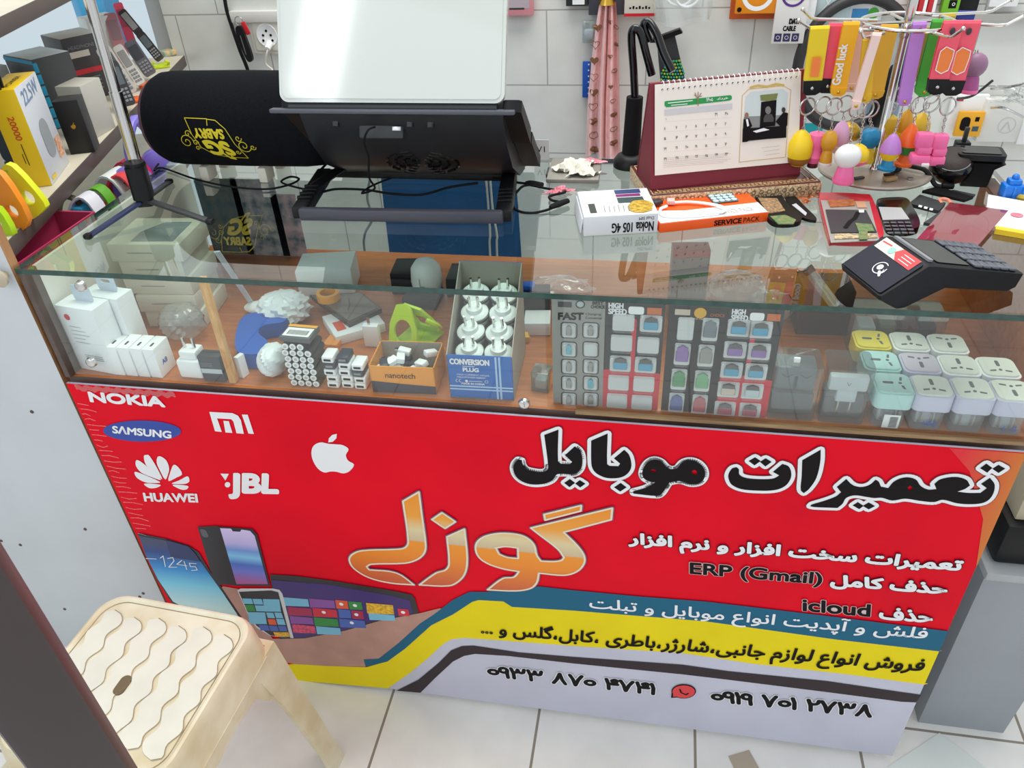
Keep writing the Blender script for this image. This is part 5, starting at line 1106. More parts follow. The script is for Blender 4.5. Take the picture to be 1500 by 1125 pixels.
mb = MB(); f = front_at(-.0004); mb.sheet([(.0005, .0005), (w - .0005, .0005), (w - .0005, h * .30), (w * .5, h * .36), (.0005, h * .44)], mat('carton_navy', (44, 44, 64), 0.45), f); text_at(mb, 'nanotech', INK, w * .24, h * .58, w * .46, h * .2, f, .0003, 0)
mb.build('printing', oc, flat=True)
rn = random.Random(11); gA = 'small white adapters in the orange carton'
for k in range(22):
    x, y = w * (.14 + .72 * rn.random()), d * (.16 + .68 * rn.random()); lv = k // 8; wh = k % 5 != 4
    Mx = M @ T(x, y, .016 + lv * .0115) @ Euler((rn.uniform(-.25, .25), rn.uniform(-.25, .25), rn.uniform(0, 3.1))).to_matrix().to_4x4()
    a = thing('small_adapter', 'small white plug adapter lying loose in the orange carton' if wh else 'small dark plug adapter lying loose in the orange carton', 'plug adapter', Mx, gA if wh else 'small dark adapters in the orange carton')
    mb = MB(); mb.box((0, 0, 0), (.018, .012, .0085), WHITE if wh else navy, .0015); mb.build('body', a)
    mb = MB(); mb.box((.0115, 0, 0), (.006, .006, .003), STEEL if wh else BLACK, .0004, seg=1); mb.build('connector', a)
# lime phone stand
p = F(584, 508); ls = thing('phone_stand', 'lime green plastic phone stand behind the orange carton', 'phone stand', T(p.x - .014, p.y, ZC + LZ, -.30)); lime = mat('stand_lime', (196, 232, 40), 0.35)
mb = MB(); Mf = Matrix.Translation((0, .004, 0)) @ Euler((math.radians(72), 0, 0)).to_matrix().to_4x4()
mb.prism([(-.004, 0), (.046, 0), (.046, .030), (.032, .064), (.020, .070), (.006, .066), (-.004, .035)], -.002, .002, lime, Mf, holes=[circ(.016, 20, .021, .026, .019)[::-1]]); mb.build('front_plate', ls)
mb = MB(); mb.box((.030, .030, .002), (.060, .062, .0035), lime, .0015); mb.build('base_plate', ls)
mb = MB(); Mb = Matrix.Translation((0, .062, .002)) @ Euler((math.radians(118), 0, 0)).to_matrix().to_4x4(); mb.prism([(.010, 0), (.060, 0), (.056, .040), (.044, .064), (.016, .070), (.008, .040)], -.002, .002, lime, Mb, holes=[rr(.022, .028, .006, 4, .034, .030)[::-1]]); mb.build('back_plate', ls)
mb = MB(); mb.tube(smooth([(.058, .055, .012), (.064, .048, .022), (.062, .040, .032), (.050, .034, .040)], 5), .0042, lime); mb.build('hook', ls)
# boxes with a phone on top, tape roll
t, w, d, h = simplebox((494, 507), (566, 486), (492, 494), (455, 452), PAPER, 'phone_carton', 'white phone carton lying flat under a dark phone', 'box', dmax=.075)
Mw_ = t.matrix_basis; zt_ = ZC + h + .0008
mb = MB(); mb.sheet([(w * .1, d * .2), (w * .28, d * .2), (w * .28, d * .6), (w * .1, d * .6)], mat('print_tomato', (230, 90, 60), 0.5), Matrix.Translation((0, 0, h + .0004))); mb.build('printing', t, flat=True)
pts = [onz(*q_, zt_) for q_ in [(455, 438), (530, 434), (560, 458), (512, 480)]]; c = sum(pts, V()) / 4
fp = thing('dark_phone', 'dark phone with a cracked glass face lying on the white carton', 'phone', T(c.x, c.y, zt_)); mb = MB(); mb.prism([(p_.x - c.x, p_.y - c.y) for p_ in pts], 0, .008, mat('phone_umber', (70, 62, 56), 0.3)); mb.build('case', fp)
mb = MB(); mb.prism([((p_.x - c.x) * .9, (p_.y - c.y) * .9) for p_ in pts], .008, .0086, mat('phone_glass_brown', (110, 98, 90), 0.08)); mb.line2([(-.01, .02), (.0, .0), (.004, -.02)], .0012, BLACK, Matrix.Translation((0, 0, .009))); mb.build('screen', fp)
p = onz(481, 438, zt_ + .009); mb = MB(); mb.lathe([(.013, 0), (.019, 0), (.019, .013), (.013, .013), (.013, 0)], mat('tape_orange', (238, 160, 40), 0.35), 32); mb.build('tape_roll', None, T(p.x + .001, p.y, zt_ + .0092), 'orange tape roll resting on the dark phone', 'tape')
t, w, d, h = simplebox((474, 512), (494, 514), (470, 500), (466, 482), mat('carton_tangerine', (236, 150, 70), 0.5), 'flat_carton', 'small orange carton poking out beside the charger pile', 'box', dmax=.03, hh=.010)
t, w, d, h = simplebox((535, 508), (557, 509), (532, 478), (534, 472), WHITE, 'wall_charger', 'small square white wall charger with a metal pin in front of the lime stand', 'charger', dmax=.02)
mb = MB(); mb.box((w * .4, d * .5, h + .006), (.004, .0015, .013), STEEL); mb.build('pin', t)
# blue carton of conversion plugs
M, w, h, d = boxfit((656, 593), (750, 598), (651, 522), (660, 470), ZC); M.translation.y = max(M.translation.y, .018); d = .125; h = min(h, .072)
bc = thing('plug_carton', 'open blue carton of white conversion plugs with white print', 'carton', M); cb = mat('carton_blue', (22, 104, 186), 0.42)
tray(M, w, d, h, .0014, cb, mat('carton_grey_inside', (166, 158, 146), 0.6), bc, .150)
mb = MB(); f = front_at(-.0004); f2 = front_at(-.0008); ps = mat('print_pale_blue', (176, 206, 236), 0.5)
for x in (.735, .79): mb.sheet([(w * x, .0006), (w * (x + .03), .0006), (w * (x + .03), h - .0006), (w * x, h - .0006)], ps, f)
for y in (.20, .27): mb.sheet([(.0006, h * y), (w - .0006, h * y), (w - .0006, h * (y + .035)), (.0006, h * (y + .035))], ps, f)
text_at(mb, 'CONVERSION', WINK, w * .05, h * .80, w * .60, h * .12, f2, 0, .0011); text_at(mb, 'PLUG', WINK, w * .24, h * .64, w * .24, h * .085, f2, 0, .0009)
mb.line2([(w * .24, h * .76), (w * .42, h * .76)], .0009, WINK, f2)
text_at(mb, 'MAX.CURRENT:10/16A', WINK, w * .14, h * .545, w * .50, h * .04, f2); text_at(mb, 'MAX.POWER:3500W', WINK, w * .14, h * .485, w * .44, h * .04, f2); text_at(mb, 'MADE IN CHINA', WINK, w * .20, h * .335, w * .36, h * .045, f2, 0, .0003)
mb.line2(arc(w * .14, h * .42, .0024, 90, 270, 6), .0007, WINK, f2); mb.line2(arc(w * .19, h * .42, .0024, 90, 270, 6), .0007, WINK, f2); mb.sheet(circ(.0022, 8, w * .28, h * .42), WINK, f2); mb.line2([(w * .32, h * .42), (w * .52, h * .42)], .0008, WINK, f2); mb.line2(rr(.004, .004, .0008, 2, w * .59, h * .42), .0005, WINK, f2, closed=True)
mb.build('printing', bc, flat=True)
gp_ = 'white conversion plugs in the blue carton'
pg = None
for ci, cx in enumerate((.29, .74)):
    for k in range(4):
        Mx = M @ T(w * cx + (.001, -.001)[k % 2], .025 + .026 * k, .062 + .016 * k) @ Euler((math.radians(14), 0, (.15, -.1, .05, .2, -.2)[k])).to_matrix().to_4x4()
        if pg is None:
            pg = thing('conversion_plug', 'white round conversion plug with a dark ring, pins upward, in the blue carton', 'plug', Mx, gp_)
            mb = MB(); mb.lathe([(.012, -.018), (.018, -.015), (.0195, -.004), (.0195, .002), (.016, .005), (.012, .006), (.011, .012), (.004, .0125)], mat('plug_white', (226, 234, 230), 0.3), 28); mb.build('body', pg)
            mb = MB(); mb.lathe([(.0192, -.0050), (.0212, -.0042), (.0212, .0000), (.0192, .0008)], DARK, 28); mb.build('dark_ring', pg)
            for x in (-.006, .006): mb = MB(); mb.cyl((x, 0, .012), (x, 0, .029), .0021, CHROME, None, 12); mb.build('pin', pg)
        else: dup(pg, Mx)
# odd bits by the clear partition
t, w, d, h = simplebox((778, 573), (803, 577), (776, 545), (786, 531), clear('smoky_clear', (190, 198, 196), .05, .25, 1.5, (170, 176, 172)), 'clear_cube', 'small cloudy clear plastic cube between the blue carton and the FAST card', 'box', dmax=.03)
mb = MB(); mb.box((w / 2, d / 2, .010), (w * .7, d * .7, .016), WHITE, .004); mb.build('insert', t)
p = F(772, 503); mb = MB(); mb.cyl((0, 0, 0), (0, .012, .003), .006, mat('cap_yellow', (226, 170, 40), .4), None, 14); mb.build('bottle_stopper', None, T(p.x, p.y, ZC + .0062, .4), 'tiny yellow cap on the case floor behind the clear cube', 'stopper')
t, w, d, h = simplebox((768, 492), (806, 492), (764, 472), (766, 452), PAPER, 'white_sleeve_box', 'small white box behind the tiny yellow cap', 'box', dmax=.05, hh=.022)
t, w, d, h = simplebox((762, 470), (806, 470), (760, 446), (764, 432), BLACK, 'black_pouch_box', 'black pouch box with a blue top behind the white box', 'box', dmax=.05, hh=.05)
mb = MB(); mb.box((w * .3, d * .5, h + .005), (w * .4, d * .6, .009), BLUE, .002); mb.build('blue_top', t)

# hanging cards leaning on the front glass --------------------------------
def q4z(x, y): return (760 + x / 4.054, 400 + y / 4.054)
def card(tl_, tr_, bl_, br_, m, name, label, yb=.0212):
    p0, p1 = ony(*bl_, yb), ony(*br_, yb); z0 = ZC + .0006
    M = Matrix.Translation((p0.x, yb, z0)); t = thing(name, label, 'hanging card', M)
    top = min(.8905, ony(*tl_, yb).z) - z0; W_ = p1.x - p0.x
    mb = MB(); mb.box((W_ / 2, .0008, top / 2), (W_, .0014, top), m, .0002, seg=1); mb.build('card', t)
    return t, M, W_, top
def at_(M, px): q_ = loc(M, px, 1, 0.0); return (q_.x, q_.z)
blist = clear('blister', (250, 251, 251), .06, .03, 1.45, (236, 236, 232))
def pocket(t, M, c, wz, hz, kind):
    x, z = at_(M, q4z(*c)); W_, H_ = wz, hz
    back = MB(); back.prism(rr(W_, H_, .003, 3, x, z), .0002, .0007, kind.get('back', PAPER), FRONT); ob_ = back.build('pocket_backing', t)
    if 'usb' in kind:
        c_, dark = kind['usb']; mb = MB(); w2, h2 = W_ * kind.get('s', .66), H_ * .80
        mb.box((x, -.0030, z - H_ * .05), (w2, .0036, h2 * .62), c_, .0012, seg=1)
        mb.prism([(x - w2 * .45, z + h2 * .20), (x + w2 * .45, z + h2 * .20), (x + w2 * .42, z + h2 * .40), (x, z + h2 * .55), (x - w2 * .42, z + h2 * .40)], .0012, .0046, dark, FRONT); mb.build('usb_reader', t)
    mb = MB(); mb.M = FRONT; n = len(rr(1, 1, .1, 3)); r0 = rr(W_, H_, .0035, 3, x, z); r1 = rr(W_ - .002, H_ - .002, .003, 3, x, z)
    mb.loft([[(a, b_, .0008) for a, b_ in r0], [(a, b_, .0056) for a, b_ in r0], [(a, b_, .0066) for a, b_ in r1]], blist); mb.build('blister', t)
gcard = mat('card_silver_grey', (150, 150, 146), 0.4, 0.1)
t, M, W_, top = card(q4z(195, 150), q4z(535, 165), q4z(205, 815), q4z(500, 820), gcard, 'adapter_card', 'silver grey hanging card headed FAST with ten small adapters')
mb = MB(); f2 = front_at(-.0003)
tz = lambda s, bl, br, tl_, m=INK, bold=0.0: text_in(mb, s, m, *[at_(M, q4z(*c)) for c in (bl, br, tl_)], f2, 0, bold)
tz('FAST', (235, 275), (382, 277), (235, 235), INK, .0013); tz('BEST', (438, 186), (502, 188), (438, 168), INK, .0003); tz('CHOICE', (428, 208), (510, 210), (428, 191), INK, .0003); tz('Charging', (396, 252), (486, 254), (396, 236)); tz('Converter', (396, 272), (496, 274), (396, 258))
mb.sheet([at_(M, q4z(*c)) for c in ((232, 168), (314, 172), (314, 204), (232, 200))], DARK, f2); mb.line2([at_(M, q4z(365 + 26 * math.cos(a), 185 + 22 * math.sin(a))) for a in [k * PI / 8 for k in range(16)]], .001, INK, f2, closed=True); mb.sheet([at_(M, q4z(365 + 20 * math.cos(a), 185 + 16 * math.sin(a))) for a in [k * PI / 8 for k in range(16)]], mat('emblem_pale', (176, 190, 194), .3), f2)
for i, x in enumerate((298, 427)):
    for j, y in enumerate((340, 453, 555, 654, 750)): mb.line2(rr(.0205, .0235, .004, 3, *at_(M, q4z(x, y))), .0009, INK, f2, closed=True)
mb.build('printing', t, flat=True)
tint_c, sil = mat('reader_aqua', (80, 180, 200), .35), mat('reader_silver', (150, 152, 150), .3, .5)
for i, x in enumerate((298, 427)):
    for j, y in enumerate((340, 453, 555, 654, 750)):
        k = {'back': PAPER}
        if (i, j) != (1, 1): cc = tint_c if (i, j) in ((0, 1), (1, 3)) else sil; k['usb'] = (cc, cc); k['s'] = .42
        pocket(t, M, (x, y), .0175, .0205, k)
rdm, blk, orng = mat('card_red', (206, 44, 62), .4), mat('card_black', (40, 40, 44), .4), mat('card_orange', (206, 110, 60), .4)
def redcard(cs, label, xs, ys, fill, head):
    t, M, W_, top = card(*[q4z(*c) for c in cs], blk, 'card_reader_card', label)
    mb = MB(); f1 = front_at(-.0003); f2 = front_at(-.0007)
    mb.sheet([(.0002, .0002), (W_ - .0002, .0002), (W_ - .0002, top * .36), (W_ * .5, top * .40), (.0002, top * .37)], rdm, f1)
    mb.line2([(W_ * .5, top * .36), (W_ * .5, top * .84)], .006, rdm, f1)
    text_in(mb, 'SPEED', WINK, (W_ * .06, top * .890), (W_ * .36, top * .890), (W_ * .06, top * .935), f2, 0, .0009)
    text_in(mb, 'HIGH', WINK, (W_ * .06, top * .942), (W_ * .30, top * .942), (W_ * .06, top * .985), f2, 0, .0009)
    mb.prism(rr(W_ * .26, .011, .003, 3, W_ * .52, top * .93), 0, .0003, PAPER, f2); mb.sheet([(W_ * .70, top * .90), (W_ * .94, top * .90), (W_ * .94, top * .96), (W_ * .70, top * .96)], orng, f2)
    mb.build('printing', t, flat=True)
    for j, row in enumerate(fill):
        for i, c in enumerate(row):
            k = {}
            if c is not None: k['usb'] = (c, DARK)
            pocket(t, M, (xs[j][i], ys[j][i]), .0275, .0245, k)
    return t
aq, pur, crm, ros = mat('reader_turquoise', (30, 156, 196), .35), mat('reader_violet', (130, 84, 168), .35), mat('reader_cream', (204, 188, 172), .35), mat('reader_rose', (178, 70, 98), .35)
redcard(((545, 165), (885, 190), (495, 820), (820, 850)), 'red and black HIGH SPEED card nearest the FAST card, mostly emptied', [(622, 785), (610, 768), (603, 752), (592, 742), (583, 730)], [(293, 300), (415, 428), (537, 545), (650, 658), (758, 768)], [(None, aq), (None, None), (aq, aq), (None, None), (None, None)], 0)
t, M, W_, top = card(q4z(885, 190), q4z(1240, 195), q4z(840, 850), q4z(1160, 870), mat('card_jet', (22, 22, 24), .4), 'card_reader_card', 'plain black card with violet, green, blue and red card readers')
mb = MB(); f2 = front_at(-.0003); mb.sheet([(W_ * .1, top * .92), (W_ * .36, top * .92), (W_ * .36, top * .97), (W_ * .1, top * .97)], crm, f2); mb.sheet(circ(.0075, 16, W_ * .53, top * .945), GOLD, f2); text_at(mb, 'Card reader', crm, W_ * .36, top * .885, W_ * .34, top * .022, f2); text_at(mb, 'CHOICE', orng, W_ * .70, top * .92, W_ * .24, top * .025, f2); mb.build('printing', t, flat=True)
grn, grn2, blu, red_ = mat('reader_green', (40, 142, 80), .35), mat('reader_pale_green', (96, 172, 116), .35), mat('reader_blue', (44, 74, 150), .35), mat('reader_crimson', (180, 50, 74), .35)
for (x, y, c) in ((990, 330, None), (1135, 335, mat('reader_slate', (90, 106, 120), .3)), (970, 480, pur), (1110, 490, mat('reader_smoke', (140, 140, 134), .3)), (950, 630, grn), (1088, 640, grn2), (935, 770, blu), (1072, 780, red_)):
    k = {'back': PAPER}
    if c: k['usb'] = (c, c); k['s'] = .8
    pocket(t, M, (x, y), .0200, .0330, k)
redcard(((1235, 200), (1572, 210), (1160, 875), (1460, 885)), 'red and black card full of coloured card readers beside the dark clear box', [(1305, 1435), (1283, 1425), (1262, 1407), (1243, 1385), (1222, 1370)], [(325, 335), (455, 465), (575, 585), (690, 700), (805, 815)], [(aq, aq), (pur, pur), (aq, aq), (crm, mat('reader_ice', (190, 206, 210), .35)), (ros, ros)], 1)

# clear cases with chargers ------------------------------------------------
def z2(x, y): return (1100 + x / 3.75, 400 + y / 3.75)
smoke = clear('case_clear', (222, 228, 230), .05, .07, 1.5, (200, 206, 208))
def clearcase(bl_, br_, label):
    p0, p1 = F(*z2(*bl_)), F(*z2(*br_)); M = Matrix.Translation((p0.x, .020, ZC + LZ)); w = (p1 - p0).length
    t = thing('charger_case', label, 'charger', M); h, d = .082, .048
    mb = MB(); mb.prism(rr(w, d, .006, 4, w / 2, d / 2), 0, h, smoke); mb.build('clear_cover', t)
    mb = MB(); mb.box((w / 2, d / 2 + .004, .018), (w - .006, d - .014, .034), mat('insert_grey', (96, 100, 104), .45), .003); mb.build('grey_insert', t)
    return t, w, d, h
t, w, d, h = clearcase((84, 818), (348, 838), 'clear plastic case with a dark grey insert, left of the white-plug case')
mb = MB(); mb.box((w / 2, d * .55, .058), (w - .010, d * .7, .036), mat('insert_mid_grey', (122, 126, 130), .4), .004); mb.build('charger_body', t)
mb = MB(); [mb.line2(smooth([(w * (.5 + s * .08), .066, 0), (w * (.5 + s * .2), .062, 0), (w * (.5 + s * .3), .066, 0)], 4), .0014, mat('emblem_bronze', (96, 78, 66), .4), front_at(d * .18)) for s in (-1, 1)]; mb.line2([(w * .5, .046), (w * .5, .062)], .004, DARK, front_at(d * .18)); mb.build('emblem', t, flat=True)
mb = MB(); mb.box((w * .46, d * .3, h + .003), (.008, .004, .007), WHITE, .001); mb.build('hang_loop', t)
t, w, d, h = clearcase((372, 842), (624, 858), 'clear plastic case holding a white two-pin charger head')
mb = MB(); mb.box((w / 2, .010, .059), (w * .84, .012, .022), WHITE, .003); mb.box((w / 2, .009, .040), (w * .44, .010, .018), WHITE, .002); mb.line2([(w * .45, .062), (w * .50, .057), (w * .54, .062), (w * .50, .057)], .0008, GREY, front_at(.0036)); mb.build('charger_head', t)
for x in (.36, .62): mb = MB(); mb.cyl((w * x, .0045, .012), (w * x, .0045, .032), .0019, CHROME, None, 10); mb.build('pin', t)
# universal travel adapters in clear cups
def adapter(c, top_m, body_m, flip, label, cup_note=None, lift=0.0):
    t = thing('travel_adapter', label, 'plug adapter', c); s = .0465; body_m = body_m or WHITE
    mb = MB(); mb.prism(rr(s, s, .009, 5), .031, .0535, body_m); mb.prism(rr(s * .90, s * .90, .009, 5), .0535, .056, top_m); mb.build('adapter_body', t)
    mb = MB(); K_ = Matrix.Translation((0, 0, .0561)) @ Matrix.Rotation(flip, 4, 'Z')
    dark = mat('socket_slot', (96, 104, 108), .5)
    mb.prism(rr(.0045, .013, .002, 3, 0, .0065), 0, .0003, dark, K_); mb.prism(circ(.0022, 10, 0, -.008), 0, .0003, dark, K_)
    for sx in (-1, 1): mb.prism([(sx * .0055, -.0110), (sx * .0130, -.0125), (sx * .0130, -.0098), (sx * .0055, -.0080)], 0, .0003, dark, K_)
    mb.build('socket_slots', t)
    mb = MB(); mb.M = Matrix.Identity(4); o_ = rr(s + .001, s + .001, .010, 5); i_ = rr(s * .86, s * .86, .009, 5)
    mb.loft([[(x, y, .0006) for x, y in i_], [(x, y, .027) for x, y in i_], [(x, y, .0306) for x, y in o_]], clear('cup_clear', (232, 238, 242), .06, .16, 1.5, (214, 220, 226))); mb.build('clear_cup', t)
    mb = MB(); mb.box((0, 0, .0155), (.024, .018, .027), mat('insert_pale_grey', (190, 194, 198), .4), .002); [mb.box((sx * .007, -.010, .015), (.003, .002, .020), STEEL) for sx in (-1, 1)]; mb.build('plug_block', t)
    return t
mint, ylw, lil, ivr = mat('adapter_mint', (186, 224, 220), .35), mat('adapter_yellow', (240, 222, 90), .35), mat('adapter_lilac', (206, 206, 226), .35), mat('adapter_ivory', (226, 232, 222), .35)
tops = [((785, 608), mint, mint, 1.57, 'mint travel adapter in the front row, with a barcode on its cup'), ((1000, 622), ivr, lil, 0, 'pale lilac travel adapter in the front row next to the mint one'), ((1222, 632), ivr, lil, 0, 'pale travel adapter in the front row, third from the clear charger cases'), ((1440, 640), ivr, lil, 3.14, 'pale travel adapter at the right end of the front row, partly cut off'),
 ((722, 498), mint, mint, 1.57, 'mint travel adapter in the middle row behind the front mint one'), ((936, 500), mat('adapter_mauve', (208, 200, 214), .35), lil, 3.14, 'mauve-topped travel adapter in the middle row'), ((1152, 512), ivr, None, 0, 'white travel adapter in the middle row, third from the clear charger cases'), ((1365, 520), ivr, None, 0, 'white travel adapter at the right end of the middle row'),
 ((675, 388), ylw, ylw, 1.57, 'yellow-topped travel adapter in the back row'), ((882, 392), ivr, None, 0, 'white travel adapter in the back row beside the yellow one'), ((1095, 402), ivr, None, 3.14, 'white travel adapter at the right end of the back row')]
tt = []
for c, tm, bm_, fl, lab in tops:
    p = onz(*z2(*c), ZC + .0565); tt.append([p, tm, bm_, fl, lab])
ys = [.0385, .0905, .1425]
for k, (p, tm, bm_, fl, lab) in enumerate(tt):
    row = 0 if k < 4 else 1 if k < 8 else 2
    p.x = min(p.x, WT - .040)
    a = adapter(T(p.x, ys[row], ZC + LZ), tm, bm_, fl, lab)
    if k == 0:
        mb = MB(); mb.sheet([(-.008, .002), (.012, .002), (.012, .023), (-.008, .023)], PAPER, front_at(-.0242)); [mb.line2([(.0, .004 + .0013 * j), (.009, .004 + .0013 * j)], .0007, INK, front_at(-.0245)) for j in range(13)]; mb.build('barcode_label', a, flat=True)
    if k in (1, 3):
        mb = MB(); text_in(mb, ('180' if k == 1 else '1.5'), BLUE, (-.006, .008), (.010, .008), (-.006, .016), front_at(-.0225)); mb.build('pen_marking', a, flat=True)
# clear clamshell behind, and goods seen through the top glass
p0, p1 = F(1236, 500), F(1372, 500); M = Matrix.Translation((p0.x, .190, ZC + LZ)); w = .125
t = thing('clear_clamshell', 'clear clamshell box of mixed chargers behind the travel adapters', 'box', M)
mb = MB(); mb.prism(rr(w, .060, .010, 4, w / 2, .03), 0, .060, smoke); mb.build('clear_cover', t)
for k, (x, y, c) in enumerate(((.02, .02, WHITE), (.05, .03, mat('khaki_plastic', (150, 146, 120), .4)), (.080, .03, mat('maroon_plastic', (110, 50, 48), .4)), (.104, .03, DARK))): mb = MB(); mb.box((x, y, .024), (.024, .034, .040), c, .004); mb.build('charger_body', t)
def through(fl, fr, ft, bt, m, name, label, cat='box', hh=None, dd=None, cap=.168):
    M, w, h, d = boxfit(fl, fr, ft, bt, ZC); h = hh or min(max(h, .008), cap); d = dd or max(.02, min(d, .12)); M.translation.y = min(M.translation.y, .44 - d)
    t = thing(name, label, cat, M); mb = MB(); mb.box((w / 2, d / 2, h / 2), (w, d, h), m, .0015); mb.build('body', t); return t, w, d, h
t, w, d, h = through((440, 436), (520, 432), (432, 395), (455, 360), boxw, 'white_carton', 'large white carton at the back of the case seen through the top glass', hh=.05, dd=.07)
t, w, d, h = through((575, 432), (612, 432), (575, 400), (585, 392), BLACK, 'black_carton', 'black carton beside the white dome lamp at the back of the case', hh=.04, dd=.06)
p = F(628, 432); dm = thing('white_dome_lamp', 'white dome-shaped bulb adapter standing at the back of the case', 'lamp', T(p.x, p.y, ZC + LZ)); mb = MB(); mb.lathe([(.019, 0), (.024, .006), (.027, .030), (.025, .052), (.017, .064), (.006, .068), (0, .0685)], WHITE, 28); mb.build('dome', dm)
mb = MB(); mb.line2([(-.004, .045), (-.004, .030), (.003, .030), (.003, .020)], .0012, GREY, front_at(-.0285)); mb.build('groove', dm, flat=True)
t, w, d, h = through((655, 436), (742, 438), (655, 404), (672, 385), mat('box_near_black', (34, 38, 40), .4), 'black_carton', 'long black carton right of the white dome lamp', hh=.035, dd=.06)
t, w, d, h = through((590, 452), (640, 455), (590, 440), (600, 425), DARK, 'dark_pouch', 'dark grey pouch in front of the white dome lamp', 'pouch', hh=.018, dd=.05)
bag((820, 440), ZC, .11, .06, .040, 41, 'pink_bag', 'pink-tinted clear bag at the back of the case behind the FAST card', 'bag', clear('pink_film', (240, 216, 210), .08, .30, 1.5, (236, 200, 190)))
bag((850, 468), ZC, .085, .05, .03, 42, 'clear_bag', 'clear bag of white parts behind the FAST card', 'bag')
t, w, d, h = through((978, 470), (1030, 470), (968, 415), (968, 350), mat('pack_grey', (112, 116, 114), .35), 'blister_pack', 'grey blister pack with a red top, standing behind the emptied red card', 'pack', hh=.11, dd=.03)
mb = MB(); mb.box((w / 2, d / 2, h + .006), (w, d, .012), mat('pack_red', (170, 48, 44), .4), .001); mb.build('red_header', t)
bag((1075, 450), ZC, .09, .07, .06, 43, 'clear_bag', 'large clear bag of parts at the back behind the full red card', 'bag')
bag((1125, 470), ZC, .07, .05, .05, 44, 'clear_bag', 'small clear bag behind the dark clear charger case', 'bag')
t, w, d, h = through((1165, 490), (1240, 492), (1160, 440), (1165, 400), mat('box_cocoa', (70, 50, 42), .5), 'brown_carton', 'brown carton with a maroon band standing behind the clear charger cases', hh=.075, dd=.06)
mb = MB(); mb.box((w * .15, d / 2, h + .0015), (w * .3, d, .003), mat('maroon_plastic', (110, 50, 48), .4)); mb.build('band', t)
a = onz(1182, 392, ZC + .15); b_ = onz(1225, 450, ZC + .11); mb = MB(); mb.cyl(a, b_, .007, clear('tube_clear', (226, 230, 228), .05, .2, 1.5), None, 16, False); mb.cyl(a, a + (b_ - a) * .15, .0075, DARK, None, 16); ob_ = mb.build('clear_tube', None, None, 'clear tube with a dark cap leaning over the brown carton', 'tube')
for k, (x0, x1, y0, y1, lab, c) in enumerate(((352, 400, 262, 325, 'pale picture card standing at the back of the case below the speaker', (196, 190, 200)), (404, 432, 285, 325, 'small picture card right of the pale picture card', (206, 176, 186)), (300, 345, 262, 320, 'grey card at the back left of the case', (120, 124, 126)))):
    a, b_ = ony(x0, y1, .425), ony(x1, y0, .425); zz = max(ZC, a.z); hh_ = min(.888, b_.z) - ZC
    t = thing('picture_card', lab, 'card', T(a.x, .425, ZC + LZ)); ww = b_.x - a.x
    mb = MB(); mb.box((ww / 2, 0, hh_ / 2), (ww, .0016, hh_), mat('picture_print_%d' % k, c, .5, noise=.5, nscale=45, tint=(90, 120, 140)), .0002, seg=1); mb.build('card', t)
# ------------------------------------------------------------------ revolving stand of charm straps
S0 = V((1.187, 0.398, ZG))
ks = thing('charm_display_stand', 'steel revolving stand with wire hooks for strap charms on the counter glass', 'display stand', T(*S0))
brushed = mat('brushed_steel', (168, 158, 146), 0.30, 0.35, noise=0.12, nscale=14)
mb = MB(); mb.lathe([(.030, .0005), (.034, .010), (.0345, .0135)], STEEL, 32); mb.build('foot', ks)
mb = MB(); mb.lathe([(.078, .0135), (.081, .0150), (.0815, .0175), (.0795, .0195), (.070, .0190), (.0, .0192)], brushed, 56); mb.build('base_disc', ks)
ZT = ony(1328, 32, S0.y).z - ZG
mb = MB(); mb.lathe([(.009, .0190), (.0075, .024), (.0062, .026), (.0062, ZT + .05), (.0062, .36), (0, .361)], CHROME, 20); mb.lathe([(.0072, ZT - .020), (.0080, ZT - .016), (.0080, ZT - .004), (.006, ZT)], CHROME, 20); mb.build('pole', ks)
mb = MB(); mb.tube([(.060 * math.cos(a), .060 * math.sin(a), ZT) for a in [k * PI / 20 for k in range(40)]], .0026, CHROME, 8, True)
for a in (.2, 1.77, 3.34, 4.91): mb.tube([(.005 * math.cos(a), .005 * math.sin(a), ZT), (.060 * math.cos(a), .060 * math.sin(a), ZT)], .0020, CHROME, 6)
mb.build('hook_ring', ks)
def hk(x, y, Y): return ony(x, y, Y) - S0
HOOKS = [[(1285, 30, .398), (1190, 28, .39), (1176, 14, .385)], [(1280, 44, .37), (1190, 43, .36), (1170, 30, .355)], [(1295, 48, .345), (1266, 56, .315), (1261, 46, .310)], [(1350, 44, .355), (1393, 55, .32), (1411, 42, .312)], [(1372, 32, .39), (1472, 38, .375), (1502, 22, .372)], [(1365, 22, .43), (1450, 18, .44), (1482, 0, .44)]]
for h_ in HOOKS:
    mb = MB(); p_ = [hk(*q) for q in h_]; mb.tube([p_[0], p_[0].lerp(p_[1], .9), p_[1] + (p_[2] - p_[1]) * .12, p_[2]], .0021, CHROME, 8); mb.ball(p_[2], .0030, CHROME, 10); mb.build('wire_hook', ks)
silver = mat('key_ring_silver', (190, 188, 184), .25, 1.0)
def ringmesh(mb, c, r, th, m, tilt=0.0, n=22):
    R_ = Euler((0, 0, tilt)).to_matrix(); mb.tube([V(c) + R_ @ V((r * math.cos(a), 0, r * math.sin(a))) for a in [2 * PI * k / n for k in range(n)]], th, m, 7, True)
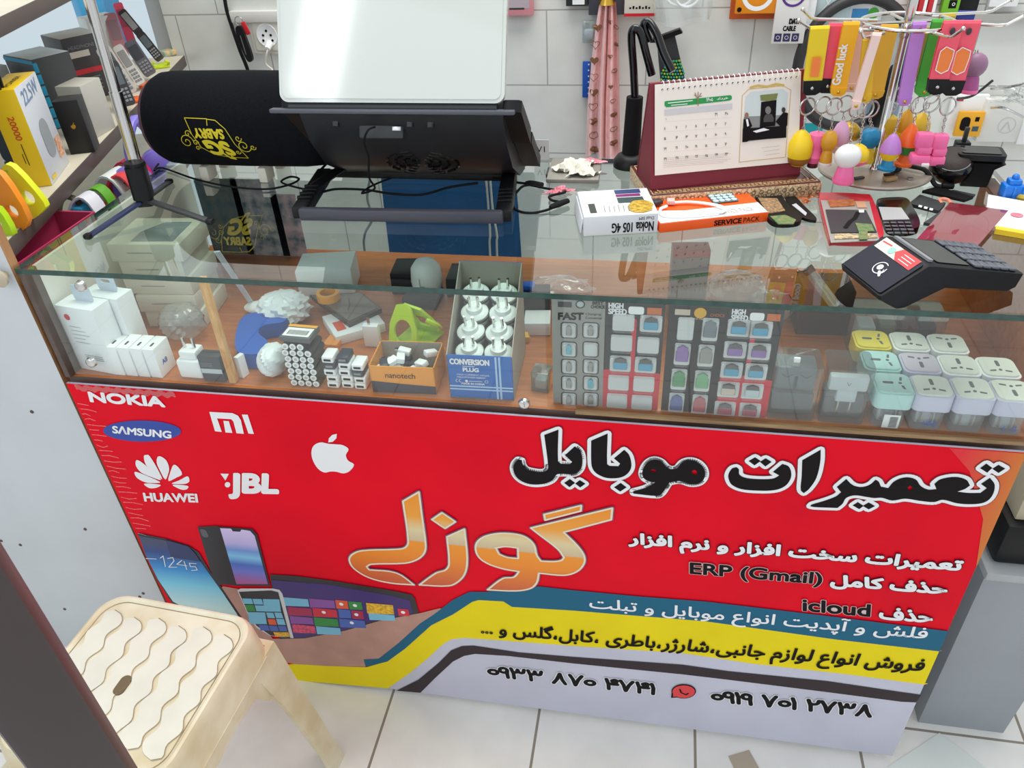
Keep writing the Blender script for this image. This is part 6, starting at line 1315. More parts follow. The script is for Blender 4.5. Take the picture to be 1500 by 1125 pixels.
def charm_strap(label, top, bot, wpx, col, Y, end='leather', ring=None, charm=None, deco=None, loop=False, endcol=None):
    """strap hung from a hook: band, leather end, split ring, chain, charm"""
    a, b_ = ony(*top, Y), ony(*bot, Y); t = thing('charm_strap', label, 'key charm', T(a.x, Y, a.z))
    d = b_ - a; w = wpx / 815.0; u = V((d.x, 0, d.z)); L_ = u.length; un = u / L_; sd = V((-un.z, 0, un.x))
    if sd.x < 0: sd = -sd
    pt = lambda along, across, y: un * along + sd * across + V((0, y, 0))
    mb = MB()
    for y0 in (-.0022, .0032):
        mb.loft([[pt(s_, -w / 2, y0 + .0015 * math.sin(3 * s_ / L_)), pt(s_, w / 2, y0 + .0015 * math.sin(3 * s_ / L_)), pt(s_, w / 2, y0 + .0013 + .0015 * math.sin(3 * s_ / L_)), pt(s_, -w / 2, y0 + .0013 + .0015 * math.sin(3 * s_ / L_))] for s_ in (0, L_ * .25, L_ * .5, L_ * .75, L_)], col)
        if y0 < 0: pass
    mb.loft([[pt(0, -w / 2, -.0022), pt(0, w / 2, -.0022), pt(-.0035, w / 2, -.0004), pt(-.0035, -w / 2, -.0004)], [pt(0, -w / 2, .0045), pt(0, w / 2, .0045), pt(-.0035, w / 2, .002), pt(-.0035, -w / 2, .002)]], col)
    mb.build('band', t)
    if deco: deco(t, pt, L_, w)
    ec = endcol or BLACK; mb = MB(); e0 = L_ - .004; e1 = L_ + (.016 if end == 'leather' else .008)
    mb.loft([[pt(e0, -w * .52, -.0036), pt(e0, w * .52, -.0036), pt(e0, w * .52, .0058), pt(e0, -w * .52, .0058)], [pt(e1 - .004, -w * .46, -.0036), pt(e1 - .004, w * .46, -.0036), pt(e1 - .004, w * .46, .0058), pt(e1 - .004, -w * .46, .0058)], [pt(e1, -w * .24, -.0020), pt(e1, w * .24, -.0020), pt(e1, w * .24, .0030), pt(e1, -w * .24, .0030)]], ec if end == 'leather' else col)
    eo = mb.build('strap_end', t)
    mb = MB(); q = pt((e0 + e1) / 2, 0, -.0040); mb.ball(q, (.0024, .0012, .0024), GOLD if end != 'leather' else STEEL, 10); mb.build('rivet', eo)
    rr_, q = .0115, pt(e1 + .006, 0, 0)
    if ring is not None: mb = MB(); rx_ = ony(*ring, Y) - a; ringmesh(mb, (rx_.x, 0, rx_.z), rr_, .0013, silver, .35); mb.build('split_ring', t); q = V((rx_.x, 0, rx_.z - rr_))
    if charm:
        (cx, cy, hw, hh_, kind, cols, yo) = charm; c = ony(cx, cy, Y + yo) - a; s = 1 / 930.0; hw, hh_ = hw * s, hh_ * s
        topz = V((c.x, c.y, c.z + hh_))
        mb = MB(); n = max(2, int((q - topz).length / .0045))
        for k in range(n):
            m_ = q.lerp(topz, (k + .5) / n); mb.tube([m_ + V(((.0017 * math.cos(al)) if k % 2 else 0, 0 if k % 2 else .0017 * math.cos(al), .0028 * math.sin(al))) for al in [i * PI / 4 for i in range(8)]], .0006, silver, 5, True)
        mb.build('chain', t)
        charm_mesh(kind, c, hw, hh_, cols, t)
    return t
def charm_mesh(kind, c, hw, hh_, cols, t, name='charm'):
    """plain pendants: drop, bell, barrel, gourd or block"""
    mb = MB(); M_ = Matrix.Translation(c); a, b_ = cols[0], cols[-1]
    if kind == 'drop':
        mb.lathe([(hw * .55, -hh_), (hw * .9, -hh_ * .7), (hw, -hh_ * .2), (hw * .95, hh_ * .3), (hw * .6, hh_ * .75), (hw * .18, hh_)], a, 22, M_); mb.lathe([(hw * .5, -hh_ * 1.02), (hw * .93, -hh_ * .74), (hw * .99, -hh_ * .5), (hw * .9, -hh_ * .5)], b_, 22, M_)
    elif kind == 'gourd':
        mb.ball(c + V((0, 0, hh_ * .35)), (hw, hw * .8, hh_ * .62), a, 20); mb.lathe([(hw * .72, -hh_), (hw * .78, -hh_ * .8), (hw * .6, -hh_ * .25), (hw * .4, -hh_ * .05)], b_, 20, M_)
        mb.lathe([(hw * .76, -hh_ * 1.01), (hw * .81, -hh_ * .93), (hw * .79, -hh_ * .82), (hw * .7, -hh_ * .82)], cols[1 % len(cols)], 20, M_)
    elif kind == 'bell':
        mb.lathe([(hw, 0.0), (hw * .98, hh_ * .12), (hw * .75, hh_ * .55), (hw * .35, hh_ * .9), (hw * .1, hh_)], a, 22, M_); mb.lathe([(hw * .55, -hh_ * .45), (hw * .85, -hh_ * .2), (hw * .9, 0.02 * hh_), (hw * .5, 0.04 * hh_)], cols[1 % len(cols)], 22, M_); mb.lathe([(hw * .8, -hh_), (hw * .85, -hh_ * .88), (hw * .6, -hh_ * .8), (hw * .5, -hh_ * .42)], b_, 22, M_)
    elif kind == 'barrel':
        mb.lathe([(hw * .7, -hh_), (hw * .95, -hh_ * .6), (hw * .7, -hh_ * .2), (hw * .75, 0), (hw, hh_ * .4), (hw * .85, hh_ * .85), (hw * .3, hh_)], a, 20, M_); mb.lathe([(hw * .5, -hh_ * 1.35), (hw * .55, -hh_ * 1.3), (hw * .52, -hh_ * .98)], b_, 16, M_)
    elif kind == 'block':
        mb.M = M_; mb.box((-hw * .1, 0, hh_ * .45), (hw * 1.7, hw * 1.3, hh_ * .9), a, hw * .3); mb.box((hw * .1, 0, -hh_ * .12), (hw * 1.5, hw * 1.3, hh_ * .5), a, hw * .25); mb.box((-hw * .1, 0, -hh_ * .65), (hw * 2.0, hw * 1.6, hh_ * .6), a, hw * .3); mb.box((hw * .45, -hw * .3, -hh_ * .9), (hw * .8, hw * 1.3, hh_ * .2), b_, hw * .1)
    mb.build(name, t)
cY, cP, cO, cG, cC, cV, cN, cB = (mat('strap_yellow', (240, 208, 30), .45), mat('strap_rose', (246, 84, 104), .45), mat('strap_amber', (242, 178, 24), .45), mat('strap_green', (80, 186, 68), .45), mat('strap_coral', (248, 92, 112), .45), mat('strap_violet', (192, 132, 216), .45), mat('strap_navy', (40, 70, 140), .45), mat('strap_blush', (238, 198, 180), .45))
hotp, lem, ochre, teal_, whit, purp, tang, grs = mat('charm_pink', (248, 112, 168), .35), mat('charm_lemon', (244, 208, 30), .35), mat('charm_ochre', (214, 156, 40), .35), mat('charm_teal', (28, 140, 190), .35), mat('charm_white', (240, 238, 236), .3), mat('charm_lilac', (190, 130, 206), .35), mat('charm_tangerine', (246, 108, 36), .35), mat('charm_green', (60, 150, 60), .35)
def patch(c, x0, x1, a0, a1):
    def f(t, pt, L_, w):
        mb = MB(); mb.add([pt(L_ * a0, w * x0, -.0044), pt(L_ * a0, w * x1, -.0044), pt(L_ * a1, w * x1, -.0044), pt(L_ * a1, w * x0, -.0044)], [[0, 1, 2, 3]], c); mb.build('printed_patch', t, flat=True)
    return f
def slots(t, pt, L_, w):
    mb = MB(); og = mat('patch_orange', (246, 132, 60), .5)
    hexa = [(.38, -.1), (.44, .34), (.56, .36), (.78, .30), (.84, -.02), (.78, -.34), (.46, -.34)]
    P2 = [pt(L_ * a, w * x, -.0042) for a, x in hexa]; mb.add([tuple(q) for q in P2], [list(range(len(P2)))], og)
    for i in range(len(P2)): mb.tube([P2[i] + V((0, -.0003, 0)), P2[(i + 1) % len(P2)] + V((0, -.0003, 0))], .0006, WINK, 5)
    mb.build('printed_patch', t, flat=True)
    mb = MB(); mb.ball(pt(L_ * .12, 0, -.0044), (.0034, .0008, .0046), DARK, 12); mb.build('eyelet', t)
def script(t, pt, L_, w):
    mb = MB(); loops = outlines('Good luck'); xs = [p[0] for l in loops for p in l]; x0, x1 = min(xs), max(xs)
    k = L_ * .62 / (x1 - x0); o_ = pt(L_ * .90, -w * .28, -.0046); ux = (pt(0, 0, 0) - pt(1, 0, 0)); uy = (pt(0, 0, 0) - pt(0, 1, 0))
    Mt = Matrix(((ux.x, uy.x, 0, o_.x), (0, 0, 1, o_.y), (ux.z, uy.z, 0, o_.z), (0, 0, 0, 1)))
    Mt = Matrix(((ux.x, -uy.x * -1, 0, o_.x + sdx(uy, w)), (0, 0, -1, o_.y), (ux.z, uy.z, 0, o_.z + uy.z * 0), (0, 0, 0, 1)))
    ink(mb, [[((p[0] - x0) * k, p[1] * k * 1.2) for p in l] for l in loops], WINK, Mt, 0, .0009); mb.build('strap_lettering', t, flat=True)
def sdx(uy, w): return -uy.x * w * .25
charm_strap('yellow strap with an orange patch, outermost on the left of the stand', (1201, 42), (1190, 122), 20, cY, .356, ring=(1183, 156), charm=(1172, 216, 17, 24, 'drop', (lem, mat('charm_brown', (150, 100, 40), .4)), 0), deco=patch(mat('patch_orange', (246, 132, 60), .5), -.2, .25, .5, .86))
charm_strap('rose pink strap next to the yellow one on the left of the stand', (1229, 38), (1213, 119), 22, cP, .362, ring=(1206, 154), charm=(1195, 215, 13, 21, 'barrel', (hotp, mat('charm_maroon', (90, 30, 40), .4)), 0))
charm_strap('amber strap lettered Good luck in white, left side of the stand', (1247, 36), (1228, 132), 17, cO, .350, 'band', ring=(1222, 156), charm=(1213, 216, 11, 24, 'gourd', (ochre, whit, ochre), 0), deco=script)
charm_strap('pale blush strap with a rivet, behind the amber lettered strap', (1263, 44), (1247, 126), 18, cB, .385, 'band', ring=(1238, 152), charm=(1231, 200, 12, 22, 'drop', (mat('charm_orchid', (224, 176, 214), .35), whit), 0))
charm_strap('narrow pale pink strap twisted over the front hook', (1284, 52), (1254, 152), 9, mat('strap_shell', (246, 214, 206), .45), .318, 'band', ring=None, charm=(1240, 239, 17, 26, 'gourd', (whit, hotp, hotp), -.012))
charm_strap('golden strap hanging on the front hook left of the pole', (1274, 58), (1266, 142), 14, mat('strap_gold', (226, 180, 36), .45), .326, 'band', ring=(1268, 160), charm=(1256, 226, 15, 14, 'drop', (lem, hotp), .01))
charm_strap('deep yellow wide strap just left of the pole', (1303, 40), (1282, 136), 18, mat('strap_mustard', (224, 170, 40), .45), .372, 'band', ring=(1276, 160), charm=(1272, 212, 14, 24, 'gourd', (teal_, lem, lem), .02))
charm_strap('pale sand strap hidden behind the golden straps', (1290, 46), (1262, 138), 16, mat('strap_sand', (236, 204, 150), .45), .402, 'band', ring=(1255, 160), charm=(1243, 192, 16, 13, 'drop', (mat('charm_gold', (196, 156, 50), .3, .6), ochre), 0))
charm_strap('navy blue strap just right of the pole', (1336, 40), (1321, 116), 12, cN, .400, 'band', ring=(1318, 140), charm=(1300, 192, 11, 22, 'barrel', (mat('charm_mustard', (212, 176, 40), .4), cN), 0))
charm_strap('violet strap gathered to a narrow end right of the pole', (1347, 36), (1325, 146), 14, cV, .362, 'band', ring=None, charm=(1304, 222, 14, 24, 'bell', (purp, lem, teal_), -.02))
charm_strap('bright green strap with a gold rivet on the right of the stand', (1380, 32), (1354, 132), 20, cG, .372, 'band', ring=(1346, 154), charm=(1330, 212, 14, 28, 'bell', (tang, grs, tang), -.01))
charm_strap('coral pink strap with an orange outline patch, left of its twin', (1397, 34), (1374, 120), 20, cC, .340, ring=(1365, 152), charm=(1352, 216, 12, 22, 'block', (hotp, whit), -.01), deco=slots)
charm_strap('coral pink strap with an orange outline patch, outermost right', (1421, 34), (1397, 122), 21, cC, .345, ring=(1389, 156), charm=(1374, 218, 12, 22, 'block', (hotp, mat('charm_black', (40, 30, 36), .4)), -.01), deco=slots)
charm_strap('thin ochre strap behind the violet one', (1357, 44), (1339, 112), 7, mat('strap_ochre', (190, 142, 66), .5), .410, 'band', ring=None, charm=(1326, 182, 10, 20, 'drop', (ochre, lem), 0))
charm_strap('short yellow strap behind the coral pair', (1388, 24), (1372, 100), 16, mat('strap_olive', (196, 170, 50), .5), .430, 'band', ring=(1366, 140), charm=(1347, 186, 14, 20, 'drop', (mat('charm_mustard', (212, 176, 40), .4), cN), .01))
charm_strap('short blue strap at the back hook right of the stand', (1416, 20), (1404, 60), 18, mat('strap_royal', (40, 66, 160), .5), .440, 'band', ring=None, charm=(1426, 106, 15, 26, 'gourd', (mat('charm_dusk', (150, 110, 140), .4), hotp, mat('charm_plum', (170, 80, 140), .4)), 0))
charm_strap('slim pink and white charm strap behind the orange-hat pendant', (1372, 40), (1350, 128), 8, cB, .412, 'band', ring=None, charm=(1328, 192, 13, 18, 'drop', (mat('charm_shell', (240, 214, 220), .35), hotp), .01))
# small things on the disc
def disc(px, name, label, cat, fn):
    p = onz(*px, ZG + .0196); mb = MB(); fn(mb); return mb.build(name, None, T(p.x, p.y, ZG + .0198, .4), label, cat)
disc((1303, 264), 'brass_clip', 'small tan and black clip lying on the stand base', 'clip', lambda mb: (mb.box((0, 0, .003), (.018, .011, .006), mat('clip_tan', (170, 136, 90), .4), .001), mb.box((0, .004, .0075), (.016, .006, .003), BLACK, .001)))
disc((1258, 262), 'metal_buckle', 'small dark metal buckle on the stand base left of the pole', 'buckle', lambda mb: mb.box((0, 0, .0015), (.016, .006, .003), DARK, .001))
disc((1310, 253), 'black_pebble_part', 'small black rounded part on the stand base behind the tan clip', 'part', lambda mb: mb.ball((0, 0, .005), (.010, .007, .005), BLACK))
disc((1333, 262), 'coin', 'small shiny round button on the right of the stand base', 'button', lambda mb: mb.cyl((0, 0, 0), (0, 0, .0015), .0045, STEEL))
p = G(1352, 274); ec = thing('corded_earpiece', 'black corded earpiece draped over the right edge of the stand base', 'earpiece', T(p.x, p.y, ZG + .0005))
mb = MB(); mb.tube(smooth([(-.030, .020, .026), (-.018, .012, .026), (-.004, .004, .025), (.006, -.002, .016), (.014, -.008, .006), (.026, -.010, .005)], 6), .0035, BLACK); mb.build('cord', ec)
mb = MB(); mb.ball((-.032, .022, .029), (.009, .008, .008), BLACK); mb.build('ear_tip', ec); mb = MB(); mb.box((.030, -.010, .006), (.018, .010, .009), BLACK, .003); mb.build('plug', ec)
# ------------------------------------------------------------------ hanging on the back wall
def wpack(px, name, label, cat, m, th=.016, Y=None, deco=None, group=None):
    """pack hanging on the wall: px = left, top, right, bottom as seen"""
    x0, y0, x1, y1 = px; Y = Y or YW - th - .006
    a, b_ = ony((x0 + x1) / 2, y1, Y), ony((x0 + x1) / 2, y0, Y); wl_, wr_ = ony(x0, y1, Y), ony(x1, y1, Y)
    w = wr_.x - wl_.x; h = b_.z - a.z; t = thing(name, label, cat, T(a.x, Y, a.z), group)
    mb = MB(); mb.box((0, th / 2, h / 2), (w, th, h), m, .0012); mb.build('pack_body', t)
    if deco: mb = MB(); deco(mb, w, h, front_at(-.0005)); mb.build('printing', t, flat=True)
    return t, w, h
sq = lambda mb, w, h, f, x0, y0, x1, y1, m: mb.sheet([(w * (x0 - .5), h * y0), (w * (x1 - .5), h * y0), (w * (x1 - .5), h * y1), (w * (x0 - .5), h * y1)], m, f)
UP = -70
wpack((739, UP, 781, 23), 'pink_case_pack', 'pink phone-case pack hanging on the wall right of the laptop', 'pack', mat('pack_pink', (226, 150, 158), .4), deco=lambda mb, w, h, f: (sq(mb, w, h, f, .12, .12, .88, .95, mat('pack_window', (186, 172, 180), .2)), sq(mb, w, h, f, .18, .10, .7, .13, DARK)))
wpack((829, UP, 861, 9), 'grey_pack', 'small grey pack with white label at the top of the wall left of the scarf', 'pack', DARK, deco=lambda mb, w, h, f: sq(mb, w, h, f, .3, .03, .85, .18, PAPER))
wpack((862, UP, 914, 22), 'dark_blister_pack', 'dark blister pack hanging behind the heart scarf', 'pack', mat('pack_graphite', (74, 76, 86), .3))
wpack((914, UP, 960, 24), 'white_red_box', 'white box with a red bottom edge hanging right of the scarf', 'box', mat('pack_cream', (228, 222, 208), .5), .03, deco=lambda mb, w, h, f: (sq(mb, w, h, f, 0, 0, 1, .05, RED), [sq(mb, w, h, f, .16 + .1 * k, .12, .22 + .1 * k, .15 + .02 * (k % 2), INK) for k in range(7)]))
p = ony(1000, -5, 1.02); cb_ = thing('cable_bag', 'clear bag holding a coiled white cable, hanging above the gooseneck', 'bag', T(p.x, 1.03, p.z))
mb = MB(); rn = random.Random(2); mb.grid(lambda u, v: (.062 * math.cos(2 * PI * u) * (1 - .12 * abs(v - .4)) * (1 + .05 * math.sin(22 * u + 9 * v)), .022 * math.sin(2 * PI * u) * (1.1 - v) - .004 * math.sin(30 * u + 7 * v), -.052 + .17 * v + .006 * math.sin(15 * u)), 40, 12, WRAP, True); mb.build('bag_film', cb_)
mb = MB(); [mb.tube([(dx + r_ * math.cos(a), dy, dz + r_ * math.sin(a)) for a in [k * PI / 10 for k in range(20)]], .0032, WHITE, 7, True) for r_, dx, dz, dy in ((.032, -.006, .012, 0), (.027, .010, .006, -.007), (.022, .0, .02, .006))]; mb.build('coiled_cable', cb_)
bo = mat('pack_burnt_orange', (206, 96, 36), .4)
wpack((1068, UP, 1140, 28), 'orange_pack', 'burnt orange pack hanging behind the brighter orange pack', 'pack', bo, .012)
wpack((1076, UP, 1138, 20), 'orange_pack', 'bright orange pack with a big white ring print on the wall', 'pack', mat('pack_bright_orange', (244, 150, 26), .4), .012, YW - .045, deco=lambda mb, w, h, f: (mb.line2(circ(w * .33, 24, 0, h * .33), w * .10, PAPER, f, closed=True), mb.sheet(circ(.005, 10, -w * .4, h * .07), INK, f)))
def five(mb, w, h, f):
    pu = mat('print_violet', (92, 50, 140), .4); f2 = front_at(-.0009)
    mb.line2([(w * .34 * math.cos(a), h * .66 + w * .34 * math.sin(a)) for a in [k * PI / 12 for k in range(-14, 9)]], w * .07, pu, f)
    sq(mb, w, h, f2, .42, .60, .85, .78, INK); text_at(mb, '5', pu, -w * .30, h * .60, w * .20, h * .17, f2, 0, .0022); text_at(mb, 'A', WINK, w * .0, h * .615, w * .22, h * .14, front_at(-.0012), 0, .0014)
    text_at(mb, 'DATA', INK, -w * .02, h * .27, w * .36, h * .065, f, 0, .0018); text_at(mb, 'CABLE', INK, -w * .18, h * .175, w * .38, h * .065, f, 0, .0012)
    for k in range(3): sq(mb, w, h, f, .08 + .27 * k, .03, .30 + .27 * k, .14, mat('print_indigo_block', (52, 44, 88), .4)); mb.line2(circ(w * .055, 8, w * (.19 + .27 * k - .5), h * .085), .0008, WINK, f2, closed=True)
wpack((1129, -48, 1176, 64), 'data_cable_pack', 'white data cable pack with a purple ring and 5A print', 'pack', mat('pack_white', (228, 226, 222), .5), .010, YW - .050, deco=five)
wpack((1168, -48, 1186, 66), 'data_cable_pack', 'white data cable pack with salmon edges, second behind the purple-ring pack', 'pack', mat('pack_salmon', (232, 150, 124), .5), .008, YW - .034, deco=lambda mb, w, h, f: (sq(mb, w, h, f, .25, .02, 1, .98, PAPER), sq(mb, w, h, f, .35, .10, .9, .16, INK)))
wpack((1180, -48, 1236, 66), 'data_cable_pack', 'pale blue data cable pack behind the black hoop', 'pack', mat('pack_ice_blue', (190, 212, 216), .4), .008, YW - .024, deco=lambda mb, w, h, f: (sq(mb, w, h, f, 0, 0, 1, .2, PAPER), sq(mb, w, h, f, .1, .14, .5, .18, INK), mb.line2([(-w * .3, h * .4), (w * .1, h * .7)], .002, PAPER, f), mb.line2([(w * .1, h * .4), (-w * .3, h * .7)], .002, PAPER, f)))
wpack((1238, -60, 1290, 30), 'blue_green_pack', 'white pack with blue print and a green blob behind the stand', 'pack', PAPER, .012, deco=lambda mb, w, h, f: (mb.sheet(circ(w * .22, 16, -w * .15, h * .45), mat('print_azure', (60, 150, 210), .4), f), mb.sheet(circ(w * .16, 14, w * .25, h * .12), GREEN, f), sq(mb, w, h, front_at(-.0009), .15, .05, .6, .2, mat('print_azure', (60, 150, 210), .4))))
for k in range(3): wpack((1329 + 14 * k, -40, 1341 + 14 * k, 20 - 1 * k), 'red_white_pack', ('red and white pack nearest the stand pole at the top of the wall', 'middle red and white pack at the top of the wall', 'red and white pack beside the green pack')[k], 'pack', mat('pack_red_tone', (206, 44, 52), .4), .02, deco=lambda mb, w, h, f: sq(mb, w, h, f, .62, 0, 1, 1, PAPER))
wpack((1378, -50, 1403, 19), 'green_pack', 'bright green pack with dark print at the top right of the wall', 'pack', mat('pack_green', (120, 190, 40), .4), .02, deco=lambda mb, w, h, f: (sq(mb, w, h, f, .35, .1, .8, .28, INK), mb.line2(circ(w * .08, 8, w * .12, h * .19), .001, PAPER, f, closed=True)))
wpack((1404, -50, 1431, 16), 'black_pack', 'black pack right of the bright green pack', 'pack', BLACK, .02)
wpack((1448, -50, 1490, 10), 'white_pack', 'white pack on the wall above the long hook, far right', 'pack', PAPER, .02)
struct('trim_1', MB().box((ony(1450, 22, YW - .012).x + .12, YW - .013, ony(1440, 22, YW).z), (.42, .024, .012), mat('rail_grey', (170, 168, 162), .4)))
wpack((1380, 139, 1432, 202), 'earphone_pack', 'white earphone pack with a tiny red print behind the coral straps', 'pack', PAPER, .012, deco=lambda mb, w, h, f: sq(mb, w, h, f, .1, .86, .3, .95, mat('pack_red_tone', (206, 44, 52), .4)))
wpack((1396, 164, 1434, 200), 'amber_pack', 'amber pack with a black device picture, low on the wall at right', 'pack', mat('pack_amber', (238, 172, 30), .4), .010, YW - .040, deco=lambda mb, w, h, f: (mb.prism(rr(w * .36, h * .56, w * .16, 5, -w * .18, h * .52), 0, .0003, INK, f), sq(mb, w, h, f, .66, .62, .82, .8, INK), sq(mb, w, h, f, .64, .22, .88, .42, mat('print_petrol', (50, 80, 90), .4))))
wpack((1428, 146, 1493, 208), 'earbud_box', 'white square earbud box with a pale round embossing at right', 'box', mat('box_chalk', (226, 226, 220), .5), .026, deco=lambda mb, w, h, f: (mb.line2(circ(w * .19, 20, w * .1, h * .40), .0012, mat('emboss_grey', (200, 202, 200), .5), f, closed=True), mb.line2([(0, h * .28), (w * .1, h * .48), (w * .2, h * .28)], .002, mat('emboss_grey', (200, 202, 200), .5), f)))
wpack((1488, 150, 1530, 212), 'white_pink_box', 'white box with a pink side at the right edge of the wall', 'box', PAPER, .03, deco=lambda mb, w, h, f: sq(mb, w, h, f, .3, 0, 1, .6, mat('print_magenta', (206, 60, 130), .4)))
wpack((1164, 174, 1202, 205), 'teal_pack', 'teal and white pack low on the wall between calendar and charms', 'pack', PAPER, .010, deco=lambda mb, w, h, f: (sq(mb, w, h, f, 0, .2, 1, .8, mat('print_turquoise', (40, 180, 190), .4))))
wpack((1258, 130, 1304, 215), 'denim_blue_pack', 'greyish blue pack hanging behind the pole of the stand', 'pack', mat('pack_denim', (140, 160, 180), .4), .010)
q = ony(1480, 134, 1.03); crumple(.10, .05, .035, WRAP, 77, 'clear_bag', Matrix.Translation((q.x + .02, 1.05, q.z - .01)) @ Euler((PI / 2, 0, 0)).to_matrix().to_4x4(), 'clear bag hanging on the wall above the earbud box', 'bag')
for k, pts in enumerate(([(1400, 145, 1.09), (1425, 140, 1.03), (1454, 118, 1.0)], [(1452, 158, 1.06), (1470, 158, 1.02), (1500, 172, 1.0)], [(1452, 130, 1.09), (1475, 128, 1.04), (1500, 122, 1.02)])):
    mb = MB(); mb.tube(smooth([ony(*q_) for q_ in pts], 5), .0028, STEEL if k else DARK); mb.build('wall_hook', None, None, ('dark wall hook pointing up above the earphone pack', 'steel wall hook over the earbud box', 'steel wall hook holding the clear bag')[k], 'hook')
wpack((853, 90, 864, 143), 'blue_card', 'narrow royal blue card with white dots beside the heart scarf', 'card', BLUE, .004, deco=lambda mb, w, h, f: [mb.sheet(circ(.002, 8, w * .3, h * (.12 + .16 * k)), WINK, f) for k in range(6)])
q = ony(862, 48, 1.07); mb = MB(); mb.box((0, .01, 0), (.032, .02, .05), CLEARBOX, .006); mb.box((0, .012, -.006), (.022, .010, .022), mat('pale_grey_block', (196, 204, 210), .4), .004); mb.build('clear_hook', None, T(q.x, 1.072, q.z), 'clear plastic hook on the wall behind the scarf', 'hook')
# wall socket and its cable
so = ony(394, 50, YW); st_ = thing('wall_socket', 'white wall socket with a plug and coiled white lead left of the laptop', 'socket', T(so.x, YW - .0005, so.z))
mb = MB(); mb.M = FRONT; mb.prism(rr(.086, .086, .006, 4), .0, .009, mat('socket_ivory', (222, 218, 206), .4)); mb.prism(rr(.070, .070, .005, 4), .009, .011, mat('socket_ivory', (222, 218, 206), .4)); mb.build('plate', st_)
mb = MB(); mb.M = FRONT; mb.lathe([(.024, .0115), (.026, .0128), (.027, .012), (.027, .011)], WHITE, 28); [mb.lathe([(.0030, .0112), (.0030, .0126), (.0, .0127)], INK, 10, Matrix.Translation((x, y, 0))) for x, y in ((-.010, 0), (.010, 0), (0, .010), (-.012, -.012), (.012, -.012))]; mb.build('socket_face', st_)
lead = thing('white_lead', 'loosely coiled white power lead hanging below the wall socket', 'cable', T(so.x, YW - .03, so.z))
mb = MB(); mb.tube(smooth([(.004, .012, -.020), (.002, -.004, -.034), (-.008, -.004, -.06), (.006, -.004, -.075)] + [(.004 + .030 * math.cos(a) * (1 + .08 * math.sin(2 * a)), -.004 + .004 * math.sin(3 * a), -.11 + .032 * math.sin(a)) for a in [PI / 2 - k * PI / 5 for k in range(21)]], 5), .0024, mat('lead_white', (214, 208, 196), .4)); mb.build('cord', lead)
mb = MB(); mb.cyl((.004, .016, -.018), (.003, -.002, -.028), .009, WHITE, .007); mb.build('plug', lead)
cd = ony(374, 23, YW); struct('trim_2', MB().box((cd.x + .05, YW - .008, cd.z), (.22, .016, .026), mat('conduit_white', (226, 224, 218), .4), .002))
cable('wall_cable', [ony(326, -30, 1.085), ony(331, 10, 1.085), ony(340, 40, 1.085), ony(352, 75, 1.085), ony(362, 100, 1.085), ony(372, 135, 1.085)], .0046, 'thick black cable running down the wall left of the socket')
q = ony(358, 60, 1.06); km = thing('key_fob', 'black elongated key fob with a red tag hanging against the thick black cable', 'key fob', T(q.x, 1.058, q.z))
mb = MB(); mb.prism(smooth([(-.010, .030, 0), (.004, .034, 0), (.012, 0, 0), (.016, -.036, 0), (.010, -.046, 0), (.0, -.040, 0), (-.008, -.004, 0)], 4, True), 0, .010, BLACK, FRONT); mb.build('fob', km)
mb = MB(); text_in(mb, 'keys', GREY, (.004, -.034), (-.002, .020), (.010, -.034), front_at(-.0105), 0, .0003) if False else mb.line2([(.003, -.028), (-.001, .014)], .0016, GREY, front_at(-.0105)); mb.build('printing', km, flat=True)
mb = MB(); mb.box((.014, -.004, .030), (.012, .004, .030), RED, .002, (0, -.3, 0)); mb.build('red_tag', km); mb = MB(); ringmesh(mb, (-.002, 0, .045), .010, .0012, silver); mb.build('ring', km)
# heart scarf
scY = 1.062; sa = ony(884, 2, scY); sc_ = thing('heart_scarf', 'pink scarf printed with brown hearts hanging from a gold clip on the wall', 'scarf', T(sa.x, scY, sa.z))
pk = mat('scarf_pink', (250, 206, 204), .8, noise=.08, nscale=70)
sl_ = lambda x, y: ony(x, y, scY) - sa
def edge(v):   # left and right outline down the scarf
    ks_ = [(0, 878, 902), (.1, 874, 904), (.3, 868, 906), (.6, 861, 907), (.85, 858, 908), (1, 857, 909)]
    for a, c in zip(ks_, ks_[1:]):
        if v <= c[0]: f = (v - a[0]) / (c[0] - a[0]); return a[1] + (c[1] - a[1]) * f, a[2] + (c[2] - a[2]) * f
    return ks_[-1][1:]
fold = lambda u, v: .010 * math.cos(u * 21 + .6 * v) + .006 * math.cos(u * 9 - 1.2) + (.016 if .46 < u < .56 else 0)
def sp_(u, v):
    y = 4 + (232 - 4 - 6 * math.sin(u * 7)) * v; l_, r_ = edge(v); q = sl_(l_ + (r_ - l_) * u, y); return V((q.x, fold(u, v), q.z))
mb = MB(); mb.grid(sp_, 64, 30, pk); mb.grid(lambda u, v: sp_(u, v) + V((0, .012, 0)), 64, 30, pk); mb.build('cloth', sc_)
heart = lambda t: (16 * math.sin(t) ** 3 / 17, (13 * math.cos(t) - 5 * math.cos(2 * t) - 2 * math.cos(3 * t) - math.cos(4 * t)) / 17)
br_ = mat('heart_brown', (132, 88, 60), .7)
mb = MB()
